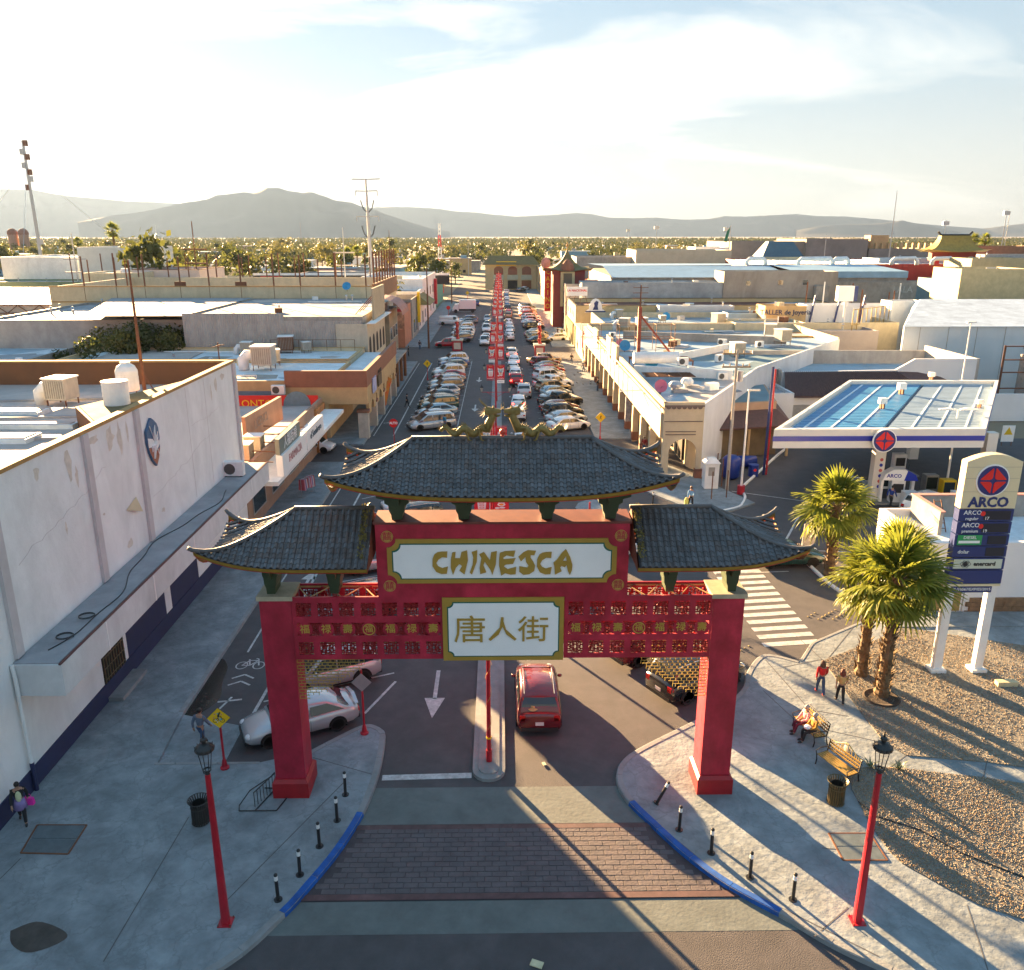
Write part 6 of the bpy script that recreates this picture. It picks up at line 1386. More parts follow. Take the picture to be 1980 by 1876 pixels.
t = thing('sign_board_back', 'pale blank A-frame board by the roof tip near the first palm', 'board', G(1562,1060)[:]); b = MB(); b.obox((0,0,.95),(.8,.05,1.5),rx=.1); b.obj('board', M('board_pinkish', (.5,.42,.38), .6, .1, 3), t); b = MB(); b.tube([(-.38,0,0),(-.38,.05,.3)], .03, 4); b.tube([(.38,0,0),(.38,.05,.3)], .03, 4); b.obj('leg', mWHITE, t)
p = G(1815,905) if False else G(1945,862); t = thing('warning_board', 'white board with a yellow warning triangle at the station yard edge', 'sign', p[:]); b = MB(); b.box(-.6,-.03,.4,.6,.03,2.0); b.obj('board', mSIGNW, t); b = MB(); b.vprism([(-.42,1.1),(.42,1.1),(0,1.85)], -.045, -.032); b.obj('triangle', mYEL, t); b = MB(); b.box(-.5,-.02,0,-.44,.02,.4); b.box(.44,-.02,0,.5,.02,.4); b.obj('leg', mRUST, t)
p = G(1972,795); t = thing('skip_container', 'red waste skip with a green mark by the white yard wall', 'skip', p[:]); b = MB(); b.loft([[(-2.2,-1,.3),(2.2,-1,.3),(2.2,1,.3),(-2.2,1,.3)],[(-2.4,-1.1,1.7),(2.4,-1.1,1.7),(2.4,1.1,1.7),(-2.4,1.1,1.7)]]); b.obj('tub', M('skip_red', (.5,.04,.02), .5, .15, 2), t); b = MB(); b.ball((-1.5,-1.08,1.1), .4, 10, 6, sc=(.8,.1,1)); b.obj('green_mark', M('mark_green', (.2,.5,.05), .6, .1, 3), t)
# white yard wall + tiled shop behind the canopy
t = thing('yard_wall', 'white yard wall running behind the station canopy', 'wall', (52,88,0)); O = Vector((52,88,0)); b = MB(); b.box(45,88,0,92,88.3,3.0); ro(b, 'wall', mSHOPW, parent=t); b = MB(); b.vprism([(60.0,1.9),(60.35,2.3),(60.7,1.9),(60.35,1.5)], 87.93, 87.99); ro(b, 'red_mark', mEMR, parent=t)
t = thing('tiled_shop', 'white shop with dark brown tiled roof and stepped parapet behind the canopy', 'building', (38,88,0)); O = Vector((38,88,0))
b = MB(); b.box(30.3,86,0,47,104,3.4); ro(b, 'wall', mSHOPW, parent=t)
mBT = M('brown_rooftile', (.11,.065,.06), .8, .3, 4, bump=.6)
b = MB(); b.add([(29.8,85.4,3.3),(46,85.4,3.3),(43.5,89.5,5.2),(31,89.5,5.2)],[(0,1,2,3)]); b.add([(46,85.4,3.3),(50.5,88,3.5),(45.5,91.5,6.0),(43.5,89.5,5.2)],[(0,1,2,3)]); b.add([(29.8,85.4,3.15),(46,85.4,3.15),(46,85.4,3.3),(29.8,85.4,3.3)],[(0,1,2,3)]); ro(b, 'tile_roof', mBT, parent=t, fix=False)
for k_ in range(58): xx = 30+k_*.275; q_ = k_/57; b = MB(); b.tube([(xx,85.35,3.36),(31+(xx-30)*12.5/16,89.5,5.26)], .06, 4); ro(b, 'tile_row', mBT, parent=t)
b = MB(); b.vprism([(30.8,3.4),(30.8,5.2),(43.2,5.4),(45.2,6.6),(52,6.6),(52,3.4)], 89.6, 89.9); ro(b, 'parapet', mSHOPW, parent=t)
b = MB(); b.box(30.8,89.9,4.2,52,101,4.4); ro(b, 'roof', mROOFB, parent=t); b = MB(); b.box(30.8,101,0,52,101.3,6.0); b.box(30.5,89.9,0,30.8,101.3,5.4); b.box(52,89.6,0,52.3,101.3,6.6); ro(b, 'parapet', mCORR, parent=t)
b = MB(); b.obox((31.9,85.9,1.6),(2.4,.1,1.4)); ro(b, 'stacked_frames', mSTEEL, parent=t)
t = bld(26.9,30.3,84,101,3.6,mSHOPW,mROOFG,'low white wing with red hoods beside the tiled shop',par=.3)
# big white building right
t = thing('big_white_hall', 'big white windowless hall with a low-pitched roof at the right', 'building', (75,104,0)); O = Vector((75,104,0))
b = MB(); b.box(50.5,104,0,130,104.3,8.6); b.prism([(50.5,104.3),(50.8,104.3),(69.3,140),(69,140)],0,8.6); ro(b, 'wall', M('hall_white', (.60,.66,.68), .7, .05, .5, stain=.15), parent=t)
for k_ in range(9): b = MB(); xx = 52.5+k_*3.6; b.box(xx,103.96,.5,xx+.05,103.998,8.5); ro(b, 'wall_seam', mGREYW, parent=t)
b = MB(); b.add([(50.3,103.8,8.55),(130,103.8,8.55),(130,122,10.6),(61,122,10.6)],[(0,1,2,3)]); b.add([(61,122,10.6),(130,122,10.6),(130,140,8.6),(69.1,140,8.6)],[(0,1,2,3)]); b.add([(50.3,103.8,8.55),(61,122,10.6),(69.1,140,8.6)],[(0,1,2)]); ro(b, 'roof', mROOFW, parent=t, fix=False)
b = MB(); b.box(66,103.9,5.8,66.6,103.99,6.4); ro(b, 'vent_hole', mDARK, parent=t)
t = thing('block_wall_frame', 'grey block wall behind a rusty steel billboard frame at the right edge', 'wall', (68,92,0)); O = Vector((68,92,0)); b = MB(); b.box(59,93,0,90,93.3,6.6); ro(b, 'block_wall', mGREYW, parent=t)
rows_i = 0
b = MB()
for r_i in range(20):
 for c_i in range(46):
  xx = 59.05+c_i*.66+(r_i%2)*.33;
  if xx < 89: b.box(xx,92.94-U(0,.03),.2+r_i*.31,xx+.62,92.995,.2+r_i*.31+.28)
ro(b, 'block_courses', mGREYW, parent=t, kind='stuff')
b = MB()
for xx in (56,62,72,82): b.tube([(xx,91.5,0),(xx,91.5,7.8)], .13, 5)
for z in (1.2,3.0,4.8,6.2,7.7): b.tube([(56,91.5,z),(92,91.5,z)], .09, 4)
ro(b, 'steel_frame', mRUST, parent=t)
t = thing('lamp_mast', 'thin white lamp mast rising behind the canopy', 'lamp', (47.5,84,0)); b = MB(); b.cyl((0,0,0),(0,0,11.0),.12,.06,n=8); b.obj('post', mWHITE, t); b = MB(); b.obox((0,0,11.1),(.9,.4,.15)); b.obj('head', mWHITE, t)
# ---- roofs between arcade block and hall
pbld(1480,1590,700,104,10,mWHITE,mROOFG,'low white-walled roof left of the tiled shop',par=.5)
pbld(1575,1700,640,124,12,M('mauve_wall', (.36,.31,.30), .8, .1, 1),mROOFP,'mauve-grey roof terrace in front of the big white hall',par=.4)
pbld(1520,1600,650,119,5,M('timber_yard', (.36,.22,.06), .85, .3, 1.5),mROOFG,'sunlit timber lean-to among the right roofs',par=.1)
t = thing('window_frame_stack', 'rusty glazed frame wall standing on the roofs left of the hall', 'frame', (54,128,4)); b = MB()
for k_ in range(9): b.tube([(0+k_*1.1,k_*.9,0),(0+k_*1.1,k_*.9,4.6)], .08, 4)
for z in (.2,2.3,4.6): b.tube([(0,0,z),(8.8,7.2,z)], .08, 4)
b.obj('frame', M('frame_ochre', (.28,.19,.05), .7, .2, 3), t)
for i, (pl, pr, pt, Y, d, w_, rf_, lb) in enumerate(((1480,1560,592,138,5,mTAN,mROOFB,'brown wall lettered TALLER among the right roofs'),(1560,1725,590,139,4,mSHOPW,mROOFB,'long white wall with dark poles among the right roofs'),(1725,1790,583,136,4,mWHITE,mROOFG,'white cube by the hall roof end'),(1408,1535,606,142,6,mROOFB,mROOFB,'pale blue flat block behind the raised sunny roof'),(1275,1420,592,149,2.6,M('pale_cladding', (.52,.55,.58), .6, .08, 1),mROOFB,'pale clad wall behind the cooler-crowded roof'),(1422,1560,625,128,7,mCREAM,mROOFB,'raised sunny roof with a white dish behind the arcade block'))):
 t = pbld(pl,pr,pt,Y,d,w_,rf_,lb,par=.4)
 if i == 0: sign_text('TALLER de Joyeria', 1.1, M('ink_blue', (.03,.04,.10), .6, 0), t, local(t,t.location.x,138-.08,VY(1520,602,138).z-0.2), bold=.02)
 if i == 1:
  for k_ in range(3): a = VY(1575+k_*48,590,138.8); b = MB(); b.tube([local(t,a.x-.6,138.7,5.5),local(t,a.x,138.7,a.z+1.6)], .16, 4); b.obj('blue_brace', mNV, t)
t = thing('lit_box_sign', 'white box sign with navy side on a white pole among the right roofs', 'sign', (VY(1637,566,132).x,132,0)); b = MB(); b.cyl((0,0,0),(0,0,9.8),.22,n=8); b.obj('pole', mWHITE, t); b = MB(); b.box(-1.5,-.5,9.6,1.0,.5,11.9); b.obj('box', mSIGNW, t); b = MB(); b.box(1.0,-.48,9.6,1.6,.52,11.9); b.obj('navy_side', mNV, t)
for i, (px, pt, Y, lb) in enumerate(((1480,610,130,'pale pole'),(1505,612,131,'pale pole'),(1562,545,150,'steel pole'),(1668,560,134,'dark pole'),(1720,565,140,'rust pole'),(1730,562,141,'rust pole'),(1595,545,150,'pale pole'),(1650,548,150,'rungless mast'),(1742,548,150,'white lattice mast'))):
 a = VY(px,pt,Y); o = thing('roof_pole', f'{lb} rising from the right-hand roofs, {ORD[i]} from the left', 'pole', (a.x,Y,3)); b = MB(); b.cyl((0,0,0),(0,0,a.z-3),.11,n=5); b.obj('pole', mWHITE if 'pale' in lb or 'white' in lb else mRUST, o)
# ---- yellow LA NACIONAL block
mYEL2 = M('yellow_ochre_wall', (.50,.42,.24), .8, .1, 1, stain=.15)
t = bld(13.6,62,152,170,6.6,mYEL2,M('maroon_terrace', (.16,.06,.04), .8, .2, 1),'long yellow building with dark shopfront and roof signs at the second crossing',par=.7,cap=M('dark_cornice', (.09,.07,.04), .7, .1, 2))
b = MB(); b.box(*local(t,16,151.9,.2),*local(t,40,151.98,3.6)); b.obj('dark_shopfront', mDARK, t)
for k_ in range(11): b = MB(); b.box(*local(t,13.4+k_*2.4,151.4,.1),*local(t,13.9+k_*2.4,151.95,3.8)); b.obj('column', mYEL2, t)
for k_ in range(8): b = MB(); b.box(*local(t,13.2,154+k_*2.1,.1),*local(t,13.58,154.6+k_*2.1,4)); b.obj('column', mYEL2, t)
for k_ in range(4): y = 155+k_*4; b = MB(); b.lathe([(.55,0),(.55,.1),(.001,.1)], n=12); b.xf(Matrix.Translation(local(t,13.6,y,5.6)) @ Matrix.Rotation(-math.pi/2,4,'Y')); b.obj('round_window', mDARK, t)
s_ = thing('roof_sign', 'white board lettered LA NACIONAL on a trestle above the yellow building', 'sign', (VY(1116,560,156).x,156,7.3)); b = MB(); b.box(-1.9,-.15,1.5,1.9,.15,3.1); b.obj('board', mSIGNW, s_); sign_text('LA NACIONAL', .55, mEMR, s_, (0,-.17,2.45), bold=.015); b = MB()
for k_ in range(4): b.tube([(-2.2+k_*1.4,0,0),(-1.2+k_*.9,0,1.5)], .06, 4)
b.obj('trestle', mRUST, s_)
s_ = thing('roof_sign', 'round-topped blue and white dancer sign on the yellow building edge', 'sign', (VY(1152,590,150.5).x,150.8,6.2)); b = MB(); b.vprism([(-1.9,0),(1.9,0),(1.5,.5),(1.2,.6)]+[(1.2*math.cos(math.pi*i/8),.6+1.9*math.sin(math.pi*i/8)) for i in range(1,8)]+[(-1.2,.6),(-1.5,.5)], -.12, .12); b.obj('board', mSIGNW, s_); b = MB(); b.vprism([(-.5,.5),(.5,.5),(.35,1.2),(.5,1.9),(.1,2.1),(-.3,1.7),(-.2,1.2)], -.15, -.125); b.box(-1.8,-.15,.05,1.8,-.125,.3); b.obj('figure', mNV, s_)
bld(16.5,46,171,178,9.9,M('blue_stained_wall', (.36,.40,.43), .8, .2, .6, stain=.35),mROOFB,'blue-stained rendered wall behind the LA NACIONAL sign',par=.5)
t = thing('blue_roofed_hall', 'wide hall with a bright blue-grey sheet roof behind the pagoda tower', 'building', (40,195,0)); O = Vector((40,195,0)); b = MB(); b.box(24,179,0,86,230,11.0); ro(b, 'wall', mGREYW, parent=t)
b = MB(); b.add([(23.5,178.6,11.0),(62,178.6,11.0),(62,196,12.8),(23.5,196,12.8)],[(0,1,2,3)]); b.add([(62,178.6,12.2),(86,178.6,12.2),(86,196,13),(62,196,13)],[(0,1,2,3)]); b.add([(23.5,196,12.8),(86,196,13),(86,230,12.2),(23.5,230,12.2)],[(0,1,2,3)]); b.add([(62,178.6,10.9),(86,178.6,10.9),(86,178.6,12.2),(62,178.6,12.2)],[(0,1,2,3)]); ro(b, 'sheet_roof', M('bright_blue_roof', (.22,.38,.52), .5, .12, .7, stain=.25), parent=t, fix=False)
for i in range(5):
 a = 60+i*11+[0,3,-2,2,0][i]; o = thing('roof_duct', f'fat white duct loop on the blue-grey roof, {ORD[i]} from the left', 'duct', (a,200,12.8)); b = MB(); w_ = [2.2,4,1.8,3,2.4][i]; b.tube([(-w_,0,0),(-w_,0,.8),(-w_+.6,0,1.4),(w_-.6,0,1.5),(w_,0,.9),(w_,0,0)], .5, 8); b.obj('duct', mWHITE, o, smooth=True)
t = bld(45,68,170.6,178.5,12.0,M('sandy_wall', (.38,.34,.29), .9, .12, .7, stain=.5, bump=.2),mROOFB,'tall sandy rendered block with three small square windows',par=.5,wins=[('S',50,9.8,.9,.9),('S',56.5,9.9,1,1),('S',61.5,9.9,1,1)])
b = MB(); b.box(*local(t,53,170.4,5.2),*local(t,57,170.59,6.0)); b.obj('dark_slot', mDARK, t); p = local(t,64.5,169.6,6.6); b = MB(); b.box(p[0]-1.3,p[1]-.8,p[2]-.2,p[0]+1.3,p[1]+.8,p[2]+3.2); b.obj('wall_cooler', mGREYW, t)
t = bld(68,165,176,182,9.4,mGREYW,mROOFG,'long grey block wall with faint letters LALA across the right field',par=.8)
sign_text('LALA', 1.8, M('faded_white', (.5,.5,.48), .8, .2, 3), t, local(t,84,175.9,8.6))
t = bld(66,200,204,250,12.6,M('maroon_cladding', (.20,.012,.02), .6, .12, 1),mROOFW,'very long maroon-clad shed with a white corrugated roof',par=.3)
b = MB()
for k_ in range(90): xx = 67+k_*1.48; b.box(*local(t,xx,203.94,0),*local(t,xx+.1,203.99,12.6))
b.obj('cladding_rib', MATS['maroon_cladding'], t, kind='stuff')
b = MB()
for k_ in range(90): xx = 67+k_*1.48; b.box(*local(t,xx,205,12.6),*local(t,xx+.5,249,12.75))
b.obj('roof_rib', mROOFW, t, kind='stuff')
bld(110,119,199,204,13.4,mGREYW,mROOFG,'graffitied grey block standing before the maroon shed',par=.4)
for i, (x0_, x1_) in enumerate(((72,86),(92,104),(121,132),(136,150))): bld(x0_,x1_,183,190,8.8,mTAN,mROOFP,f'small sunlit lean-to roof on the long grey wall, {ORD[i]} from the left',par=.2)
# pagoda tower with CASINO sign
t = thing('casino_tower', 'pagoda-roofed red tower with cream window panels by the casino sign', 'tower', (14.5,186,0)); t.scale = (.84,.84,.86); b = MB(); b.box(-3.6,-2,0,4.6,8,14.2); b.obj('shaft', M('tower_red', (.20,.035,.03), .7, .15, 1), t)
b = MB(); b.box(-1.7,-2.9,5.4,1.9,-2.02,13.9); pn = b.obj('bay', mYEL2, t)
for z in (6.2,10.4): b = MB(); b.box(-1.0,-2.98,z,1.2,-2.902,z+3.1); b.obj('panel', M('tower_panel', (.14,.11,.07), .7, .1, 1), pn)
b = MB(); b.lathe([(1.9,13.9),(1.9,14.6),(1.4,15.8),(.7,16.6),(.05,17)], n=10); b.xf(Matrix.Translation((.1,-1.6,0)) @ Matrix.Diagonal((1,.7,1,1))); b.obj('cupola', mTERR, t)
rings = []
for k_ in range(9):
 q_ = k_/8; h = 13.9+5.2*(q_**1.9); w_ = 6.2*(1-q_)**1.25+.15; up = 1.0*(1-q_)**3
 rings.append([(.3+sx*w_, 3+sy*w_, h+(up if abs(sx)==abs(sy) else 0)) for sx,sy in ((-1,-1),(0,-1),(1,-1),(1,0),(1,1),(0,1),(-1,1),(-1,0))])
b = MB(); b.loft(rings); b.obj('pagoda_roof', M('olive_roof', (.17,.14,.05), .7, .2, 1.5), t); b = MB(); b.cyl((.3,3,19),(.3,3,21),.12,n=6); b.ball((.3,3,20.2), .4, 8, 5); b.obj('finial', mORNG, t)
s_ = thing('casino_sign', 'red vertical sign with yellow letters CASINO beside the pagoda tower', 'sign', (10.6,189,3.2)); s_.scale = (.8,.8,.85); b = MB(); b.box(-.9,-.3,0,.9,.3,11); b.obj('board', mSIGNR, s_)
for k_, ch in enumerate('CASINO'): sign_text(ch, 1.7, mYEL, s_, (0,-.33,10-k_*1.75), bold=.03)
b = MB(); b.ball((-.6,0,12.3), 1.3, 12, 7, sc=(1,.3,1)); b.obj('rose_emblem', M('rose_pink', (.6,.25,.2), .6, .3, 2), s_)
for i, (y0, y1, h, m_, lb) in enumerate(((180,198,9,M('casino_white', (.6,.5,.4), .7, .1, 1),'pale casino front behind the red vertical sign'),(199,222,8,M('orange_front', (.65,.2,.02), .7, .2, 1),'orange shopfront on the far right pavement'),(223,250,7.5,mYEL2,'yellow shopfront on the far right pavement'),(251,290,9,mGREYW,'drab long front at the far end of the right pavement'),(291,330,8,mTAN,'tan front before the far right corner'))):
 bld(13.8,23,y0,y1,h,m_,mROOFG,lb,par=.6,wins=[('W',y0+3+k_*5,1,3,2.4) for k_ in range(3)])
# pagoda gate far right
t = thing('red_pagoda_gate', 'red gate with a curved olive pagoda roof at the far right', 'gate', (VY(1840,500,208).x,208,0)); b = MB();
for s in (-1,1): b = MB(); b.box(s*4.0-.7,-.7,0,s*4.0+.7,.7,15.4); b.obj('pillar', mREDP, t)
b = MB(); b.box(-5.4,-.9,13.6,5.4,.9,15.6); b.obj('lintel', MATS['tower_red'], t)
rings = []
for k_ in range(8):
 q_ = k_/7; h = 15.6+3.8*(q_**1.7); w_ = 3.6+4.2*(1-q_)**1.6; d_ = .8+2.6*(1-q_)**1.3; up = .7*(1-q_)**3
 rings.append([(sx*w_, sy*d_, h+(up if sx and sy else 0)) for sx,sy in ((-1,-1),(0,-1),(1,-1),(1,0),(1,1),(0,1),(-1,1),(-1,0))])
b = MB(); b.loft(rings); b.obj('pagoda_roof', M('gilt_olive_roof', (.30,.22,.05), .7, .2, 1.5), t)
b = MB(); b.tube([(-4.2,0,20.3),(-3.4,0,19.5),(3.4,0,19.5),(4.2,0,20.3)], .28, 6); b.obj('ridge', mTRIM, t)
# distant civic buildings
pbld(1415,1560,467,330,40,M('concrete_grey_block', (.24,.23,.21), .9, .15, .3, stain=.3),mROOFG,'big grey derelict block on the right skyline, its left half',par=.8)
pbld(1560,1680,462,328,36,MATS['concrete_grey_block'],mROOFG,'big grey derelict block with a ragged top on the right skyline',par=.8,wins=[('S',230,14,3,3),('S',258,14,3,3)])
pbld(1680,1815,481,329,36,MATS['concrete_grey_block'],mROOFG,'lower right wing of the grey derelict block',par=.8)
for i, px in enumerate(range(1695,1815,12)): a = VY(px,470,330); o = thing('column_stub', f'bare column stub on the roof of the grey wing, {ORD[i]} from the left', 'column', (a.x,330,a.z-5), 0, 'bare column stubs on the grey wing'); b = MB(); b.box(-.5,-.5,0,.5,.5,5); b.obj('stub', mTAN, o)
a = VY(1702,455,332); o = thing('roof_tower_box', 'brown box tower on the grey wing roof', 'tower', (a.x,335,a.z-8)); b = MB(); b.box(-3.5,-3,0,3.5,3,8); b.obj('box', mTAN, o)
t = thing('steep_gable_house', 'cream gabled house with a steep slate-blue roof before the grey block', 'building', (VY(1505,500,250).x,250,0)); b = MB(); b.box(-6,-4,0,6,6,13.5); b.obj('wall', mCREAM, t); b = MB(); b.add([(-6,-4.2,13.5),(6,-4.2,13.5),(3.5,-1,17.8),(-3.5,-1,17.8)],[(0,1,2,3)]); b.add([(6,-4.2,13.5),(6,6,13.5),(3.5,2,17.8),(3.5,-1,17.8)],[(0,1,2,3)]); b.add([(-6,-4.2,13.5),(-3.5,-1,17.8),(-3.5,2,17.8),(-6,6,13.5)],[(0,1,2,3)]); b.obj('steep_roof', M('slate_blue', (.06,.11,.15), .6, .15, 1), t, fix=False)
for i, (pl, pr, pt, Y, d, w_, rf_, lb) in enumerate(((1230,1415,484,262,20,M('cream_band', (.46,.42,.33), .8, .1, .6),mROOFW,'long pale building with white ducts behind the blue-grey roof'),(1115,1235,497,270,20,mGREYW,mROOFG,'low dark-eaved building right of the pagoda tower'),(1225,1345,482,300,15,M('arched_old', (.36,.31,.22), .8, .15, .6),mROOFG,'old arched building on the skyline right of centre'),(1345,1410,478,290,12,mWHITE,mROOFW,'white lettered block on the right skyline'),(1860,1990,520,150,10,M('sun_cream', (.55,.45,.25), .8, .15, 1),mROOFT,'sunlit cream row at the right edge of the view'),(1880,2000,500,190,12,mYEL2,mROOFG,'cream building with a lean-to roof right of the pagoda gate'),(1870,2010,476,260,12,M('brown_ledge', (.22,.14,.08), .8, .2, 1),mROOFW,'dark brown building at the right skyline'),(1905,2010,492,235,6,mGREYW,mROOFW,'long grey wall lettered SE VENDE at the right edge'),(1815,1880,540,160,8,mROOFT,mROOFT,'teal corrugated shed under the pagoda gate'),(1700,1830,500,215,10,mROOFB,mROOFW,'white roofed sheds left of the pagoda gate'))):
 t = pbld(pl,pr,pt,Y,d,w_,rf_,lb,par=.4)
 if i == 7: sign_text('SE VENDE', 2.6, mEMR, t, local(t,VY(1945,505,235).x,234.8,VY(1945,505,235).z-.5), bold=.03)
for i, (px, pt, Y) in enumerate(((1735,370,300),(1830,425,330),(1948,405,320),(1952,415,322),(1598,455,310),(1270,435,420),(1215,442,600),(1405,438,400))):
 a = VY(px,pt,Y); o = thing('antenna_mast', f'thin antenna mast on the right skyline, {ORD[i]} listed from the tallest', 'mast', (a.x,Y,8), 0, 'thin antenna masts on the right skyline'); b = MB(); b.cyl((0,0,0),(0,0,a.z-8),.22,.1,n=5);
 if i in (1,2,5,6,7): b.box(-1.2,-.3,a.z-10,1.2,.3,a.z-8.6)
 b.obj('mast', mSTEEL, o)
t = thing('flag', 'dark green, white and red flag hanging on a pole at the right skyline', 'flag', (VY(1412,450,325).x,325,14)); b = MB(); b.cyl((0,0,0),(0,0,9),.15,n=5); b.obj('pole', mSTEEL, t); b = MB(); b.add([(0,0,8.6),(-1.2,.2,7),(-2.2,0,3.2),(-.9,.2,3)],[(0,1,2,3)]); b.obj('cloth', M('flag_green', (.02,.15,.09), .8, .1, 1), t, fix=False)
# street end
t = pbld(938,1038,512,318,30,mYEL2,M('olive_tiles', (.16,.13,.05), .8, .2, 1),'two-storey yellow building with an olive pagoda roof closing the street end',par=.3)
a, c = VY(938,512,318), VY(1038,512,318)
b = MB(); b.add([local(t,a.x-1,316.5,a.z),local(t,c.x+1,316.5,a.z),local(t,c.x-1.5,321,a.z+3.2),local(t,a.x+1.5,321,a.z+3.2)],[(0,1,2,3)]); b.add([local(t,a.x+1.5,321,a.z+3.2),local(t,c.x-1.5,321,a.z+3.2),local(t,c.x+1,327,a.z),local(t,a.x-1,327,a.z)],[(0,1,2,3)]); b.obj('pagoda_roof', MATS['olive_tiles'], t, fix=False)
for k_ in range(3): xx = a.x+5+k_*5.2; b = MB(); P = [(xx-1.7,5.4),(xx+1.7,5.4)]+[(xx+1.7*math.cos(math.pi*i/8),7.3+1.1*math.sin(math.pi*i/8)) for i in range(9)]; b.add([local(t,p[0],317.9,p[1]) for p in P],[tuple(range(len(P)))]); b.obj('arched_window', mTERR, t, fix=False); b = MB(); b.box(*local(t,xx-1.8,317.85,.3),*local(t,xx+1.8,317.95,3.3)); b.obj('shopfront', mDARK if k_ % 2 else mBROWN, t); b = MB(); b.box(*local(t,xx-2,317.6,3.6),*local(t,xx+2,317.9,5.3)); b.obj('balcony', M('balcony_green', (.40,.43,.33), .8, .1, 1), t)
b = MB(); b.box(*local(t,-3+1.6,317.8,8.6),*local(t,6,317.95,10.2)); b.obj('yellow_panel', mYEL, t)
# pylon, lattice mast, pale light poles
t = thing('power_pylon', 'tall steel monopole pylon with four cross-arms left of the street', 'pylon', (VY(716,460,262).x,262,0)); b = MB(); top = VY(712,346,262).z; b.cyl((0,0,0),(-.6,0,top),.75,.28,n=10); b.obj('shaft', mSTEEL, t)
for z, w_ in ((top-.1,4.2),(top-3.4,3.2),(top-10.6,3.3)):
 b = MB(); b.tube([(-w_-.5,0,z),(0-.5,0,z-.05),(w_-.5,0,z+.1)], .2, 4);
 if z < top-1:
  for s in (-1,1): b.tube([(s*w_-.5,0,z),(s*w_-.5,0,z-1.4)], .16, 4)
 b.obj('cross_arm', mSTEEL, t)
for z in (top-8.2,top-15.5):
 for s in (-1,1): b = MB(); b.tube([(-.4,0,z-1.5),(s*1.3-.4,0,z-.2),(s*2.0-.4,0,z+2.2)], .16, 5); b.obj('insulator_string', mTRIM, t)
t = thing('lattice_mast', 'red and white lattice telecom mast beyond the far left roofs', 'mast', (VY(850,470,300).x,300,0)); zt = VY(850,432,300).z
for k_ in range(6):
 z0, z1 = zt*k_/6, zt*(k_+1)/6; w0 = 1.6-.2*k_; b = MB()
 for sx, sy in ((-1,-1),(1,-1),(1,1),(-1,1)): b.tube([(sx*w0*.6,sy*w0*.6,z0),(sx*(w0-.2)*.6,sy*(w0-.2)*.6,z1)], .13, 4)
 for q_ in range(3): zz0 = z0+(z1-z0)*q_/3; b.tube([(-w0*.6,-w0*.6,zz0),(w0*.6,-w0*.6,zz0+(z1-z0)/3)], .08, 4); b.tube([(w0*.6,-w0*.6,zz0),(-w0*.6,-w0*.6,zz0+(z1-z0)/3)], .08, 4)
 b.obj('section', mSIGNW if k_ % 2 else mEMR, t)
for i, (px, pt, Y) in enumerate(((370,428,190),(662,440,210),(752,445,340),(137,450,200),(240,500,150),(905,470,420),(872,505,250),(1083,560,200),(825,520,150),(985,455,1100),(580,430,900),(300,435,900))):
 a = VY(px,pt,Y); o = thing('street_pole', f'slender pole in the hazy middle distance, {ORD[i]} of a scattered dozen', 'pole', (a.x,Y,0), 0, 'slender poles in the hazy middle distance'); b = MB(); b.cyl((0,0,0),(0,0,a.z),.2,.1,n=5)
 if i in (0,1,3): b.box(-2.6,-.2,a.z-6,2.6,.2,a.z-5.7); b.box(-2.6,-.2,a.z-9,2.6,.2,a.z-8.7)
 b.obj('pole', mSTEEL if i % 2 else mRUST, o)
# tall guyed mast at far left
t = thing('guyed_telecom_mast', 'tall hazy guyed telecom mast with antennas near the sun at far left', 'mast', (VY(75,470,560).x,560,0)); zt = VY(42,272,560).z; b = MB(); b.cyl((0,0,0),(0,0,zt),1.2,.8,n=4); b.obj('mast', mSTEEL, t)
for k_, (z, s) in enumerate(((zt-1,1),(zt-6,-1),(zt-9,1),(zt-14,-1),(zt-18,1),(zt-22,1),(zt-27,-1),(zt-60,1))): b = MB(); b.box(s*1.4-1.1,-1,z-2.2,s*1.4+1.1,1,z+1.2); b.obj('antenna', mSTEEL if k_ % 2 else mRUST, t)
for s in ((-60,0),(65,10),(20,-60)): b = MB(); b.tube([(0,0,zt*.8),(s[0],s[1],0)], .12, 3); b.obj('guy_wire', mSTEEL, t)
